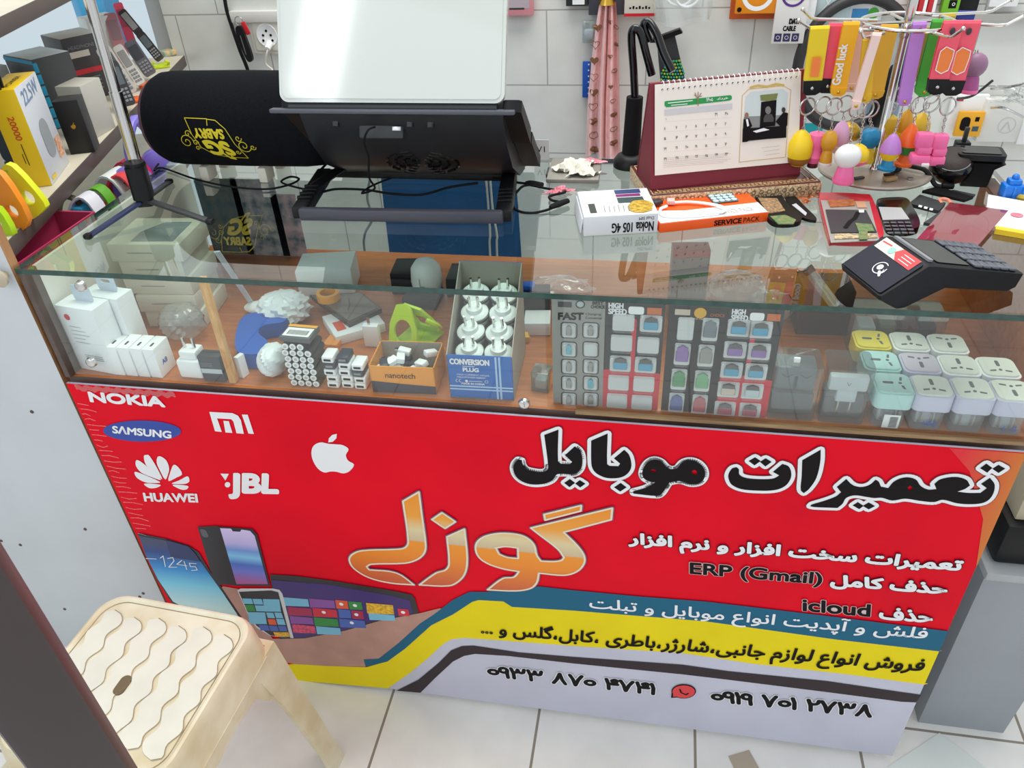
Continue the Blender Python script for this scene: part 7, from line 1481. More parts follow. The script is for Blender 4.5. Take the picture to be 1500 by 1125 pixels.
for x, y, r_, fill in [(876, 40, 7, 1), (871, 88, 7, 1), (870, 135, 7, 1), (869, 178, 7, 1), (871, 220, 7, 1), (872, 65, 7, 0), (870, 112, 7, 0), (869, 156, 7, 0), (870, 199, 7, 0), (894, 32, 4, 1), (903, 66, 4, 1), (895, 126, 4, 1), (899, 169, 5, 1), (899, 210, 6, 1), (899, 190, 5, 0), (894, 82, 4, 1), (900, 105, 4, 0), (898, 148, 4, 0), (903, 40, 4, 0)]:
    v = (y - 4) / 228; l_, r2 = edge(v); P2 = []
    for k in range(20):
        hx, hy = heart(2 * PI * k / 20); xx, y2 = x + hx * r_, y - hy * r_; vv = (y2 - 4) / 228; l2, r3 = edge(vv); uu = (xx - l2) / (r3 - l2); q = sl_(xx, y2); P2.append(V((q.x, min(fold(uu, vv), fold((x - l_) / (r2 - l_), v)) - .0016, q.z)))
    if fill: c = sum(P2, V()) / 20; mb.add([c] + P2, [[0, i + 1, (i + 1) % 20 + 1] for i in range(20)], br_)
    else: mb.tube(P2, .0007, br_, 5, True)
mb.build('heart_print', sc_, flat=True)
mb = MB(); q = sl_(889, -2); mb.lathe([(.018, -.012), (.014, 0), (.012, .010), (.016, .02)], GOLD, 20, Matrix.Translation((q.x, .004, q.z))); mb.build('gold_clip', sc_)
# hair brush in its pack
hb = ony(972, 110, 1.055); br2 = thing('hair_brush', 'black hair brush with an iridescent green beaded pad hanging behind the calendar', 'hair brush', T(hb.x, 1.055, hb.z)); hl = lambda x, y: ((lambda q: (q.x, q.z))(ony(x, y, 1.055) - hb))
mb = MB(); mb.prism([hl(962, 57), hl(988, 48), hl(1004, 118), hl(968, 122)], 0, .012, mat('brush_graphite', (54, 56, 58), .45), FRONT); mb.prism([hl(952, 60), hl(958, 54), hl(996, 40), hl(1000, 46), hl(962, 60)], 0, .018, BLACK, FRONT); mb.build('handle', br2)
mb = MB(); irg = mat('bead_green', (60, 160, 90), .2, .6, noise=.6, nscale=90, tint=(40, 110, 170)); iry = mat('bead_gold_green', (170, 180, 60), .2, .6)
cx, cz = hl(985, 112); mb.M = Matrix.Translation((cx, -.020, cz)); mb.ball((0, 0, 0), (.026, .010, .042), BLACK, 20)
for j in range(13):
    for i in range(9):
        x, z = -.024 + .006 * i + (j % 2) * .003, -.040 + .0066 * j
        e_ = (x / .027) ** 2 + (z / .044) ** 2
        if e_ < 1: mb.ball((x, -.010 * math.sqrt(1 - e_) - .001, z), .0030, irg if (i + j) % 3 else iry, 8)
mb.build('beaded_pad', br2)
# black hoop and dark bottle behind the stand
q = ony(1249, 95, 1.065); mb = MB(); R_ = Euler((math.radians(-3), 0, math.radians(4))).to_matrix()
mb.tube([R_ @ V((.116 * math.cos(a), 0, .133 * math.sin(a))) for a in [k * PI / 32 for k in range(64)]], .0118, mat('hoop_black', (44, 42, 44), .5), 10, True); mb.build('black_hoop', None, T(q.x, 1.065, q.z), 'large black padded hoop hanging on the wall behind the charm stand', 'hoop')
q = ony(1298, 140, 1.055); mb = MB(); mb.lathe([(.016, -.066), (.020, -.060), (.020, .033), (.016, .060), (.008, .069), (0, .070)], BLACK, 20, Euler((0, .2, 0)).to_matrix().to_4x4()); mb.build('black_tube', None, T(q.x, 1.055, q.z), 'black rounded tube hanging behind the pole of the stand', 'tube')
q = ony(1255, 14, YW); mb = MB(); mb.tube(smooth([(0, .034, 0), (0, .0, -.004), (0, -.020, .0), (0, -.026, .014)], 4), .0032, STEEL); mb.build('wall_hook', None, T(q.x + .004, 1.064, q.z - .020), 'steel wall hook inside the top of the black hoop', 'hook')
# ------------------------------------------------------------------ shelf unit on the left
ZS = .925
e0, e1 = onz(13, 351, ZS), onz(273, 77, ZS); ed = (e1 - e0).normalized(); en = V((-ed.y, ed.x, 0))
e0 = e0 + ed * ((.022 - e0.y) / ed.y); e1 = e0 + ed * ((YW - .012 - e0.y) / ed.y)
su = thing('shelf_unit', 'white shelf unit with brown-edged shelves left of the counter', 'shelf unit', T(-.30, 0, 0)); U0 = V((-.30, 0, 0))
lam2 = mat('panel_white', (204, 208, 212), .55, noise=.06, nscale=5)
mb = MB(); mb.box((-.022, .008, .70), (.636 - .005, .016, 1.40), lam2, .0006, face={'+x': wood('panel_edge', (150, 104, 66), (186, 140, 96), (20, 20, 3))})
mb.build('front_panel', su)
mb = MB()
for x, y in ((47, 603), (125, 775), (210, 869), (205, 874), (95, 892), (30, 798), (2, 792), (75, 945)): q = ony(x, y, 0); mb.cyl((q.x + .30, .001, q.z), (q.x + .30, -.0012, q.z), .0030, mat('nail_brown', (86, 66, 56), .5), None, 12)
mb.build('nail_heads', su, kind='stuff')
q = ony(12, 402, 0); mb = MB(); mb.lathe([(0.005, 0), (0.006, 0.006), (0.012, 0.010), (0.013, 0.015), (0.008, 0.019), (0, 0.020)], mat('beige_knob', (188, 176, 152), 0.4), 20, Matrix.Translation((q.x + .30 - .004, 0, q.z)) @ FRONT); mb.build('knob', su)
shm = mat('shelf_cream', (214, 206, 186), .5, noise=.06, nscale=12); she = mat('shelf_edge_brown', (88, 76, 72), .45)
def shelf(z, depth=.33, off=0.0):
    a, b_ = e0 + en * -off, e1 + en * -off; mb = MB(); a2 = a + en * depth; a2 = a2 + ed * ((.0205 - a2.y) / ed.y); a1 = a + ed * ((.0205 - a.y) / ed.y); pl_ = [a1 - U0, b_ - U0, b_ + en * depth - U0, a2 - U0]
    P_ = [(p_.x, p_.y) for p_ in pl_]; mb.prism(P_, z - .022, z, shm); mb.build('shelf_board', su)
    mb = MB(); d_ = (b_ - a); c_ = (a + b_) / 2 - U0 - en * .0014; mb.box((c_.x, c_.y, z - .0115), (d_.length, .0026, .0235), she, .0004, (0, 0, math.atan2(d_.y, d_.x))); mb.build('edge_band', su)
shelf(ZS); shelf(.74)
mid = e0 + ed * .45
I_ = (lambda n_: (lambda px: (lambda r_: CP + r_ * ((e0 - CP).dot(n_) / r_.dot(n_)))(ray(*px))))(en)
zu = I_((32, 24)).z; shelf(zu + .012)
mb = MB()
for s_ in (.30, .62): c_ = e0.lerp(e1, s_) + en * .325 - U0; mb.box((c_.x, c_.y, .65), (.012, .012, 1.30), STEEL, .001)
mb.build('rear_posts', su)
def SH(x, y, z=ZS): return onz(x, y, z)
def sbox(fl, fr, ft, bt, name, label, m, face=None, hh=None, dd=None, z=ZS, cat='box'):
    M, w, h, d = boxfit(fl, fr, ft, bt, z); h = hh or h; d = dd or d
    t = thing(name, label, cat, M); mb = MB(); mb.box((w / 2, d / 2, h / 2), (w, d, h), m, .001, face=face); mb.build('carton', t); return t, w, d, h
SIDE = Matrix(((0, 0, 1, 0), (1, 0, 0, 0), (0, 1, 0, 0), (0, 0, 0, 1)))
LEFTF = Matrix(((0, 0, -1, 0), (-1, 0, 0, 0), (0, 1, 0, 0), (0, 0, 0, 1)))
yb_ = mat('box_sun_yellow', (244, 204, 14), .4)
t, w, d, h = sbox((77, 272), (102, 238), (35, 118), (4, 121), 'power_bank_box', 'yellow and white power bank box standing on the left shelf', mat('box_cloud', (214, 218, 226), .4), {'-x': yb_, '+z': yb_}, dd=.042)
mb = MB(); Lf = Matrix.Translation((-.0005, 0, 0)) @ LEFTF; rt = mat('print_rust', (216, 84, 30), .5)
text_in(mb, '20000', rt, (-d * .5 - .004, h * .74), (-d * .5 - .004, h * .50), (-d * .5 + .005, h * .74), Lf, 0, .0006); mb.line2([(-d * .5, h * .46), (-d * .5, h * .24)], .0012, INK, Lf); mb.line2([(-d * .5 - .004, h * .36), (-d * .5 - .004, h * .26)], .0010, INK, Lf)
mb.build('side_lettering', t, flat=True); mb = MB(); f = front_at(-.0005); text_in(mb, '22.5W', mat('print_steel_blue', (130, 156, 190), .5), (w * .15, h * .80), (w * .85, h * .83), (w * .15, h * .94), f, 0, .0006); mb.prism(rr(w * .36, h * .40, w * .16, 5, w * .5, h * .40), 0, .0003, mat('print_device_grey', (158, 164, 168), .4), f); mb.sheet([(w * .72, h * .12), (w * .95, h * .12), (w * .95, h * .34), (w * .72, h * .34)], mat('print_multicolour', (232, 176, 140), .5, noise=.5, nscale=150), f); mb.sheet([(w * .1, h * .03), (w * .3, h * .03), (w * .3, h * .07), (w * .1, h * .07)], YELLOW, f)
mb.build('printing', t, flat=True); mb = MB(); text_at(mb, 'POWER', INK, w * .15, d * .3, w * .6, d * .2, Matrix.Translation((0, 0, h + .0005))); mb.build('top_lettering', t, flat=True)
mb = MB(); mb.tube(smooth([(.004, d * .5, h), (.004, d * .5, h + .018), (.012, d * .5, h + .026), (.018, d * .5, h + .016), (.016, d * .5, h)], 5), .003, BLACK); mb.build('hang_loop', t)
t, w, d, h = sbox((104, 227), (140, 223), (85, 149), (103, 133), 'perfume_box', 'black box with a small gold emblem on the left shelf', mat('box_charcoal_black', (44, 44, 46), .4), {'-y': mat('box_pitch', (24, 23, 22), .45)}, dd=.040)
mb = MB(); f = front_at(-.0005); mb.sheet([(p[0], p[1]) for p in smooth([(w * .5 + a * .004, h * .52 + b_ * .004, 0) for a, b_ in ((0, .7), (.7, .9), (1, .3), (.8, -.4), (.3, -.9), (-.3, -.9), (-.9, -.3), (-.9, .5))], 3, True)], GOLD, f); mb.line2([(w * .5, h * .55), (w * .56, h * .59)], .0012, GOLD, f); mb.build('gold_emblem', t, flat=True)
t, w, d, h = sbox((143, 202), (170, 186), (114, 128), (100, 134), 'plain_box', 'plain pale grey box behind the black box with gold emblem', mat('box_pale_grey', (190, 188, 178), .5), dd=.05)
def rack_box(pb, w, d, h, rz, name, label, m, face=None, z=ZS):
    p_ = SH(*pb, z); t = thing(name, label, 'box', Matrix.Translation((p_.x, p_.y, z + .0004)) @ Matrix.Rotation(rz, 4, 'Z')); mb = MB(); mb.box((w / 2, d / 2, h / 2), (w, d, h), m, .0012, face=face); mb.build('carton', t); return t
t = rack_box((84, 190), .075, .10, .128, 1.15, 'gadget_box', 'dark grey gadget box with a cyan edge stripe behind the yellow box', mat('box_slate', (72, 74, 76), .45), {'+z': mat('lid_ice', (206, 220, 230), .35)})
mb = MB(); cy_ = mat('print_cyan', (40, 160, 204), .4)
for k in range(6): mb.box((.0035, -.0004, .010 + .0205 * k), (.008, .0014, .017), cy_, .0004)
mb.box((-.0003, .05, .122), (.0014, .1, .006), cy_); mb.build('cyan_stripe', t)
t = rack_box((120, 150), .085, .09, .125, 1.05, 'headphone_box', 'dark headphone box with a red band, behind the cyan-edged box', mat('box_iron', (70, 66, 68), .45), {'+z': mat('lid_oat', (206, 204, 200), .4)})
mb = MB(); f = front_at(-.0006); mb.sheet([(.006, .052), (.080, .052), (.080, .062), (.006, .062)], mat('print_band_red', (204, 48, 60), .45), f); mb.sheet([(.008, .085), (.050, .085), (.050, .097), (.008, .097)], mat('print_warm_white', (214, 206, 196), .5), f)
for k in range(4): mb.line2([(.010, .043 - .008 * k), (.056, .043 - .008 * k)], .0018, GREY, f)
text_at(mb, 'HEADPHONE', GREY, .010, .101, .055, .007, f); mb.build('printing', t, flat=True)
t = rack_box((10, 196), .05, .06, .115, 1.2, 'pale_box', 'pale grey box at the left edge behind the yellow box', mat('box_mist', (196, 198, 198), .5))
t = rack_box((150, 104), .07, .05, .115, 1.0, 'white_box', 'white box behind the chrome pole at the back of the shelf', boxw)
t = rack_box((140, 80), .10, .05, .135, .95, 'sky_box', 'sky blue and white box at the back of the left shelf', mat('box_sky', (70, 170, 222), .4))
# leaning phones
def leaning(pb, pt_, wpx, th, m, name, label, cat='phone', z=ZS + .012, keys=True, scr=(96, 104, 110), back=.035):
    b_ = SH(*pb, z); hv = (b_ - CP); hv.z = 0; hv.normalize(); n_ = hv; o_ = b_ + hv * back; r_ = ray(*pt_); tp_ = CP + r_ * ((o_ - CP).dot(n_) / r_.dot(n_))
    yv = tp_ - b_; Lh = yv.length; xv = hv.cross(yv).normalized(); w = wpx / 720.0
    M = pose(b_, xv, yv); t = thing(name, label, cat, M)
    mb = MB(); mb.prism(rr(w, Lh, w * .22, 4, 0, Lh / 2), 0, th, m); mb.build('case', t)
    mb = MB(); mb.prism(rr(w * .76, Lh * .40, .002, 2, 0, Lh * .66), th, th + .0007, mat('screen_%d_%d' % (scr[0], scr[2]), scr, .15)); mb.build('screen', t)
    if keys:
        mb = MB()
        for j in range(4):
            for i in range(3): mb.box((w * (-.26 + .26 * i), Lh * (.10 + .085 * j), th + .0006), (w * .2, Lh * .055, .0014), GREY, .0004, seg=1)
        mb.build('keypad', t, kind='stuff')
    return t, M, w, Lh
pgw = mat('phone_pearl', (206, 204, 198), .35)
leaning((190, 155), (162, 92), 20, .010, DARK, 'keypad_phone', 'dark grey keypad phone leaning nearest the chrome pole on the left shelf')
leaning((193, 138), (150, 70), 21, .010, pgw, 'keypad_phone', 'pale keypad phone with a big grey screen leaning behind the pole')
leaning((208, 124), (172, 68), 15, .010, mat('phone_ivory', (214, 212, 206), .35), 'keypad_phone', 'slim ivory keypad phone in the leaning row', scr=(150, 150, 150))
leaning((222, 110), (190, 62), 20, .011, mat('phone_slate_grey', (96, 98, 106), .35), 'keypad_phone', 'slate grey phone with a square screen in the leaning row', scr=(70, 74, 80))
t, M, w, Lh = leaning((236, 88), (206, 50), 15, .012, mat('phone_coal', (54, 50, 52), .4), 'flip_phone', 'dark flip phone opened upright at the far end of the leaning row')
mb = MB(); mb.M = Matrix.Translation((0, Lh, 0)) @ Matrix.Rotation(math.radians(18), 4, 'X'); mb.prism(rr(w * .95, .060, .004, 3, 0, .031), 0, .008, mat('phone_coal', (54, 50, 52), .4)); mb.prism(rr(w * .7, .040, .002, 3, 0, .034), .008, .0088, mat('screen_150_150', (150, 150, 150), .15)); mb.build('flip_lid', t)
leaning((184, 92), (160, 20), 20, .008, mat('case_dusky_pink', (196, 130, 140), .4), 'phone_case', 'dusky pink phone case leaning at the back of the left shelf', 'phone case', keys=False, scr=(160, 130, 140))
leaning((196, 70), (172, 5), 16, .008, mat('case_rose_red', (190, 60, 84), .4), 'phone_case', 'rose red phone case leaning behind the phone row', 'phone case', keys=False, scr=(150, 60, 80))
for k, (x, y, c, lab) in enumerate(((200, 150, ORANGE, 'orange display holder nearest the chrome pole'), (214, 128, ORANGE, 'orange display holder in the middle of the phone row'), (232, 100, mat('holder_lime', (206, 226, 30), .35), 'lime display holder at the far end of the phone row'))):
    p_ = SH(x, y); mb = MB(); mb.box((0, 0, .003), (.040, .040, .006), c, .002); mb.tube(smooth([(-.018, -.014, .006), (-.019, -.020, .012), (-.012, -.022, .016)], 4), .0032, c); mb.tube(smooth([(.018, -.014, .006), (.019, -.020, .012), (.012, -.022, .016)], 4), .0032, c); mb.build('display_holder', None, T(p_.x, p_.y + .012, ZS + .0004, .6), lab, 'display holder')
p_ = SH(250, 80); mb = MB(); mb.box((0, 0, .006), (.045, .03, .012), mat('rainbow_print', (226, 170, 110), .4, noise=.8, nscale=60, tint=(90, 180, 170)), .001); mb.build('rainbow_box', None, T(p_.x, p_.y, ZS + .0004, 1.0), 'small rainbow-coloured box at the far end of the left shelf', 'box')
# silicone covers hanging at the near end
def sil_cover(pxs, Y, th, m, holes, label):
    pts = [ony(x, y, Y) for x, y in pxs]; c = sum(pts, V()) / len(pts); t = thing('silicone_cover', label, 'phone cover', T(c.x, Y, c.z))
    P_ = [(q_.x, q_.y) for q_ in smooth([(p_.x - c.x, p_.z - c.z, 0) for p_ in pts], 3, True)]
    hs = [[(cx_ + a * r_, cz_ + b_ * r_) for a, b_ in circ(1, 14)][::-1] for (cx_, cz_, r_) in [((ony(x, y, Y) - c).x, (ony(x, y, Y) - c).z, r_ / 900) for x, y, r_ in holes]]
    mb = MB(); mb.prism(P_, 0, th, m, FRONT, holes=hs); mb.build('cover', t); return t
sil_cover([(10, 250), (24, 240), (70, 292), (68, 306), (52, 318), (44, 312)], .115, .010, mat('silicone_yellow', (226, 232, 40), .4), [(17, 249, 3.5), (47, 286, 10)], 'translucent yellow silicone cover with two holes at the near end of the shelf')
sil_cover([(-8, 262), (8, 252), (48, 318), (28, 340), (22, 336)], .085, .010, mat('silicone_orange', (250, 148, 40), .4), [(24, 306, 9)], 'orange silicone cover overlapping the yellow one')
sil_cover([(-10, 310), (4, 302), (26, 340), (14, 352), (8, 350)], .060, .010, mat('silicone_lime', (186, 226, 30), .4), [(4, 325, 6)], 'lime silicone cover nearest the panel edge')
p_ = SH(20, 262); cm = thing('car_phone_mount', 'dark blue car phone mount lying behind the silicone covers', 'phone mount', T(p_.x - .02, p_.y + .05, ZS + .0004)); mb = MB(); nv = mat('mount_blue_black', (52, 66, 84), .35); mb.prism(rr(.05, .07, .012, 4, 0, .045), 0, .008, nv, FRONT); mb.build('pad', cm); mb = MB(); mb.box((0, .02, .006), (.06, .05, .012), nv, .003); mb.tube([(0, .008, .012), (0, .006, .03)], .006, nv); mb.build('arm', cm)
# goods on the shelf below, next to the glass
def LWR(x, y, X=-.07): return onx(x, y, X)
def band(px0, px1, w, m, name, label, cat='headband', X=-.06):
    a, b_ = onx(*px0, X), onx(*px1, X); t = thing(name, label, cat, T(X, a.y, .7404)); hgt = min(b_.z - .742, .158)
    mb = MB(); n = 14; rings = []
    for k in range(n + 1):
        s_ = k / n; ang = PI * s_; c = V((.038 * math.cos(ang), .02 * math.sin(ang) + (b_.y - a.y) * math.sin(ang), hgt * (.55 * math.sin(ang) + .45 * min(1, 4 * math.sin(ang))))); rings.append([c + V((0, -w / 2, 0)), c + V((0, w / 2, 0)), c + V((0.004 * -math.cos(ang), w / 2, -.004 * math.sin(ang))), c + V((0.004 * -math.cos(ang), -w / 2, -.004 * math.sin(ang)))])
    mb.loft(rings, m); mb.build('hoop', t); return t
band((120, 322), (105, 272), .030, mat('band_pearl', (222, 222, 232), .35), 'headband', 'pearl white band standing between shelf and counter glass', X=-.075)
band((140, 312), (124, 262), .022, mat('band_green', (96, 170, 40), .4), 'headband', 'green band next to the pearl white band', X=-.075)
band((178, 300), (150, 250), .050, mat('band_white', (226, 232, 228), .35), 'headband', 'wide white band left of the tripod hub', X=-.092)
band((182, 306), (160, 246), .022, mat('band_red', (232, 66, 70), .4), 'headband', 'red band in front of the wide white band', X=-.070)
band((188, 262), (170, 214), .045, mat('band_crimson', (206, 34, 82), .4), 'headband', 'crimson band behind the tripod hub', X=-.100)
band((104, 320), (88, 292), .012, mat('band_brown', (84, 76, 62), .4), 'headband', 'dark brown band beside the cyan pack', X=-.105)
p_ = onx(72, 335, -.07); mb = MB(); mb.box((0, 0, .07), (.02, .055, .14), mat('pack_cyan', (60, 180, 226), .4), .002); mb.build('cyan_pack', None, T(-.085, p_.y + .115, .7404), 'bright cyan pack standing on the lower left shelf', 'pack')
p_ = onx(60, 360, -.05); tb2 = thing('pink_tray', 'raspberry pink plastic tray next to the glass edge of the counter', 'tray', T(-.062, p_.y + .01, .7404)); mb = MB(); rp = mat('tray_raspberry', (196, 64, 104), .35)
mb.loft([[(x * .03, y * .075, 0) for x, y in ((-1, -1), (1, -1), (1, 1), (-1, 1))], [(x * .038, y * .095, .150) for x, y in ((-1, -1), (1, -1), (1, 1), (-1, 1))], [(x * .035, y * .091, .150) for x, y in ((-1, -1), (1, -1), (1, 1), (-1, 1))], [(x * .027, y * .072, .004) for x, y in ((-1, -1), (1, -1), (1, 1), (-1, 1))]], rp); mb.build('tray_body', tb2)
hp = thing('kids_headphones', 'lilac headphones with a white paw on a black disc behind the speaker', 'headphones', T(.012, .475, ZG + .0004)); li = mat('headphone_lilac', (134, 120, 214), .35)
P0 = V((-.02, .50, .80)); hp.matrix_basis = T(-.075, .455, .7404)
mb = MB(); mb.tube([(.0 , .046 * math.cos(a), .135 + .085 * math.sin(a)) for a in [PI * k / 12 for k in range(-1, 14)]], .012, li, 10, flat=.8); mb.build('headband', hp)
for s_ in (-1, 1):
    mb = MB(); mb.lathe([(.020, 0), (.034, .004), (.038, .014), (.036, .026), (.026, .032), (0, .0325)], li, 26, Matrix.Translation((.002, .046 * s_ - .010, .125)) @ Matrix.Rotation(PI / 2, 4, 'X') @ Matrix.Rotation(.5, 4, 'Y')); ear = mb.build('ear_cup', hp)
    if s_ < 0:
        mb = MB(); Mq_ = Matrix.Translation((.002, .046 * s_ - .010, .125)) @ Matrix.Rotation(PI / 2, 4, 'X') @ Matrix.Rotation(.5, 4, 'Y') @ Matrix.Translation((0, 0, .0327)); mb.prism(circ(.020, 22), 0, .001, INK, Mq_); mb.prism(circ(.007, 12, 0, -.004), .001, .0014, WINK, Mq_); [mb.prism(circ(.003, 10, x, y), .001, .0014, WINK, Mq_) for x, y in ((-.010, .004), (-.004, .010), (.004, .010), (.010, .004))]; mb.build('paw_emblem', ear)
# ------------------------------------------------------------------ in front of and around the counter
# plastic stool
zs = .430
c0, c1 = onz(392, 915, zs), onz(262, 1130, zs); fx = onz(205, 880, zs)
xd = (c0 - fx); xd.z = 0; xd.normalize()
sz = .262; cen = (onz(385, 905, zs) + xd * -sz / 2) + V((xd.y, -xd.x, 0)) * (sz / 2)
st = thing('plastic_stool', 'worn cream plastic stool with a wavy-patterned square seat in front of the counter', 'stool', T(cen.x, cen.y, 0, math.atan2(xd.y, xd.x)))
crm_ = mat('stool_cream', (224, 217, 194), .45, noise=.12, nscale=11, tint=(206, 188, 148), bump=.05); gr_ = mat('stool_grime', (150, 132, 100), .6, noise=.3, nscale=30)
whs = mat('stool_white_rib', (222, 219, 204), .45, noise=.06, nscale=16)
hole = [(q[0] - .006, q[1] - .012) for q in rr(.016, .030, .0075, 5)]
mb = MB(); mb.prism(rr(sz * .90, sz * .90, .036, 8), zs - .006, zs - .001, crm_, holes=[hole[::-1]])
prof_ = [(.90, -.001), (.915, .001), (.935, .0022), (.96, .001), (.985, -.005), (1.0, -.016), (1.03, -.062), (1.035, -.064), (1.025, -.064), (.992, -.018), (.90, -.006)]
mb.loft([[(x * k, y * k, zs + dz) for x, y in rr(sz, sz, .040, 8)] for k, dz in prof_], crm_, caps=False); mb.build('seat', st)
mb = MB(); mb.line2(rr(sz * .885, sz * .885, .034, 8), .0016, gr_, Matrix.Translation((0, 0, zs - .0008)), closed=True); mb.build('seat_groove', st, flat=True)
for k in range(6):
    x0 = -.094 + .0376 * k; y0, y1 = (-.098, .092) if k % 2 else (-.092, .098); n = 40; Lp, Rp = [], []
    for j in range(n + 1):
        s_ = j / n; y = y0 + (y1 - y0) * s_; wv = .0042 * math.sin(2 * PI * (s_ * 4.5 + .25)); endr = min(1, math.sqrt(max(0, 1 - max(0, (abs(s_ - .5) * 2 - .86) / .14) ** 2)))
        hw = .0165 * endr + .0001; Lp.append((x0 - hw + wv, y)); Rp.append((x0 + hw + wv, y))
    pl_ = Lp + Rp[::-1]
    hl_ = [hole[::-1]] if k == 2 else []
    mb = MB(); mb.prism(pl_, zs - .0010, zs + .0004, whs, holes=[]) if not hl_ else mb.prism(pl_, zs - .0010, zs + .0004, whs)
    mb.line2(Rp, .0011, gr_, Matrix.Translation((0, 0, zs + .0006))); mb.build('wavy_rib', st)
mb = MB(); mb.prism(hole, zs - .03, zs + .0008, mat('hole_dark', (110, 92, 66), .7)); mb.build('centre_hole', st)
for sx in (-1, 1):
    for sy in (-1, 1):
        mb = MB(); rings = []
        for s_, w_, z in ((0, .062, zs - .058), (.35, .044, zs * .55), (.8, .036, zs * .16), (1, .040, .004), (1, .040, 0)):
            o_ = sz / 2 * (1.02 + .26 * s_); ox, oy = sx * o_, sy * o_; t_ = .010
            rings.append([(ox, oy, z), (ox - sx * w_, oy, z), (ox - sx * w_, oy - sy * t_, z), (ox - sx * t_, oy - sy * t_, z), (ox - sx * t_, oy - sy * w_, z), (ox, oy - sy * w_, z)])
            if sx * sy < 0: rings[-1] = rings[-1][::-1]
        mb.loft(rings, crm_); mb.build('leg', st)
for a in range(4):
    mb = MB(); mb.M = Matrix.Rotation(a * PI / 2, 4, 'Z'); q = sz / 2 * 1.035
    pr = [(-q * .80, zs - .060), (q * .80, zs - .060), (q * .88, zs - .150), (q * .60, zs - .135), (q * .42, zs - .092), (0, zs - .084), (-q * .42, zs - .092), (-q * .60, zs - .135), (-q * .88, zs - .150)]
    mb.loft([[(x, -q + yy, z) for x, z in pr] for yy in (.0, .008)], crm_); mb.build('arched_skirt', st)
# dark door post, close to the camera
A, B2 = C_post = (CP + ray(96, 974) * .27, CP + ray(14, 1100) * .27)
dv_ = B2 - A; dv_.z = 0; wd_ = dv_.length; un_ = dv_.normalized(); po_ = (A + B2) / 2
mb = MB(); mb.box((0, .018, 1.05), (wd_, .036, 2.10), mat('post_umber', (66, 54, 54), .45, noise=.08, nscale=10), .003); post = mb.build('trim_3', None, T(A.x + dv_.x / 2, A.y + dv_.y / 2, 0, math.atan2(-dv_.y, -dv_.x)), kind='structure')
# grey bin, black case and papers at the right
p0, p1 = onz(1342, 1063, 0), onz(1476, 1081, 0)
gm = mat('bin_grey', (150, 155, 160), .5, noise=.05, nscale=8)
gb_ = thing('grey_bin', 'grey plastic bin on the floor at the right end of the counter', 'bin', T(p0.x + .005, .075, 0)); hb_ = .40
mb = MB(); w_ = p1.x - p0.x - .01
mb.loft([[(x * k, y * .26, z) for x, y in ((0, 0), (w_, 0), (w_, 1), (0, 1))] for z, k in ((0.0005, 1.0), (hb_, 1.10))], gm); mb.build('bin_body', gb_)
mb = MB(); mb.box((w_ * .55, .13, hb_ + .008), (w_ * 1.16, .28, .016), mat('bin_lid_grey', (172, 176, 178), .5), .003); mb.build('lid', gb_)
mb = MB(); mb.box((w_ * .6, .13, .04), (w_ * 1.1, .24, .08), BLACK, .008); mb.build('black_case', None, T(p0.x + .005, .075, hb_ + .0175), 'black hard case resting on the lid of the grey bin', 'case')
mb = MB(); mb.box((w_ * .6, .13, .05), (w_ * 1.0, .22, .10), mat('carton_khaki', (196, 186, 160), .6), .002); mb.build('khaki_carton', None, T(p0.x + .01, .08, hb_ + .0985), 'khaki carton on top of the black case at the right', 'box')
def sheetf(pxs, name, label, cat, m):
    pts = [onz(*q_, 0) for q_ in pxs]; c = sum(pts, V()) / len(pts); mb = MB(); mb.prism([(p_.x - c.x, p_.y - c.y) for p_ in pts], 0, .0008, m); return mb.build(name, None, T(c.x, c.y, .0006), label, cat)
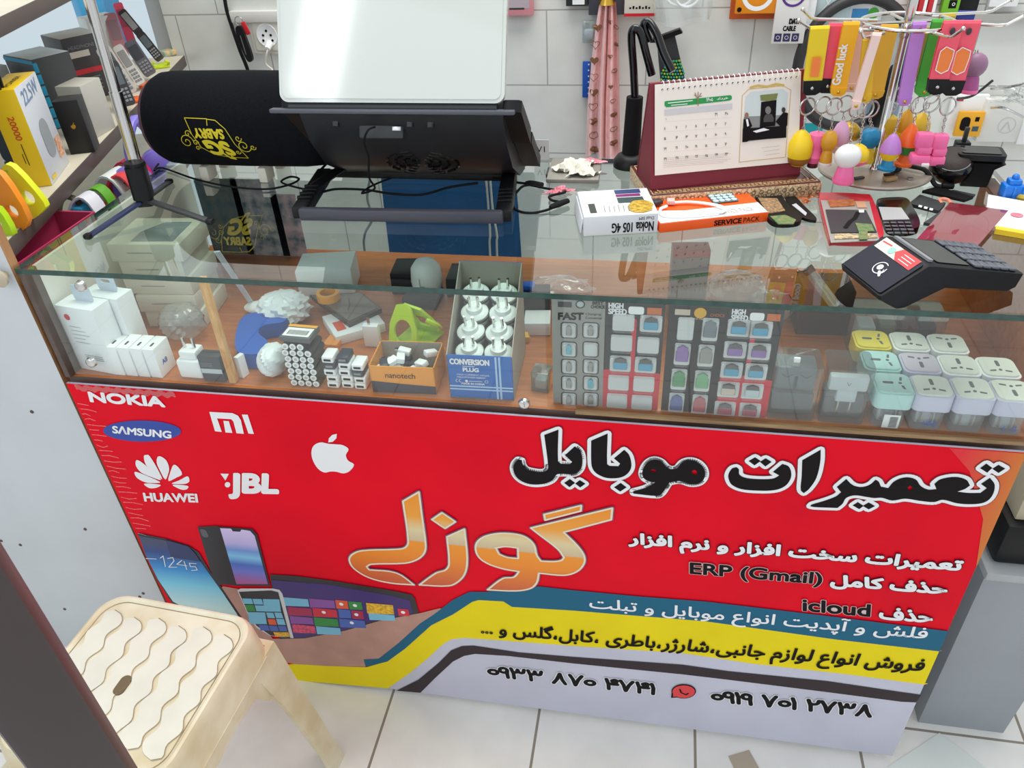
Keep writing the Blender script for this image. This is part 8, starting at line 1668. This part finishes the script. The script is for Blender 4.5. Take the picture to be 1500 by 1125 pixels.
sheetf([(1376, 1074), (1444, 1126), (1420, 1150), (1300, 1124)], 'paper_sheet', 'pale greenish paper sheet lying on the floor by the counter corner', 'paper', mat('paper_mint_white', (222, 228, 222), .6))
sheetf([(1067, 1108), (1097, 1099), (1112, 1126), (1080, 1136)], 'cardboard_scrap', 'small brown cardboard scrap on the floor in front of the counter', 'cardboard', mat('cardboard_brown', (178, 164, 144), .7))
# blue chair behind the counter
bl = mat('chair_blue', (24, 92, 150), .45, noise=.18, nscale=7)
a, b_ = ony(573, 375, .78), ony(762, 375, .78); cx_ = (a.x + b_.x) / 2; w_ = b_.x - a.x
ch = thing('blue_chair', 'blue plastic chair behind the counter, seen through the glass top', 'chair', T(cx_, .78, 0))
mb = MB(); mb.loft([[(x, y, z) for x, y in ((-k, 0), (-k * .8, -.006), (k * .8, -.006), (k, 0), (k * .8, .014), (-k * .8, .014))] for z, k in ((.40, w_ * .40), (.47, w_ * .49), (.55, w_ * .51), (.68, w_ * .50), (.80, w_ * .48), (.83, w_ * .42))], bl); mb.build('backrest', ch)
mb = MB(); mb.prism(rr(w_ * .96, .24, .04, 5, 0, .125), .405, .425, bl); mb.build('seat', ch)
for x in (-1, 1):
    for y in (.03, .225): mb = MB(); mb.cyl((x * w_ * .40, y, .406), (x * w_ * .46, y, .001), .016, bl, .013); mb.build('leg', ch)
for k, (x, lab) in enumerate(((716, 'left of two pale cables hanging in front of the blue chair'), (722, 'right of two pale cables hanging in front of the blue chair'))):
    cable('pale_cable', [ony(x - 4, 262, .70), ony(x, 310, .70), ony(x + 2 + 4 * k, 345, .70), ony(x + 2 + 4 * k, 374, .70), V((ony(x + 4, 374, .70).x, .70, .30)), V((ony(x + 4, 374, .70).x, .70, .004))], .0024, lab, m=mat('cable_pale', (206, 206, 200), .4))
cable('grey_cable', [ony(542, 262, .72), ony(538, 290, .72), ony(545, 320, .72), ony(534, 345, .72), ony(536, 380, .72), V((ony(536, 380, .72).x, .72, .30)), V((ony(536, 380, .72).x, .72, .004))], .0028, 'grey cable hanging left of the blue chair behind the counter', m=GREY)
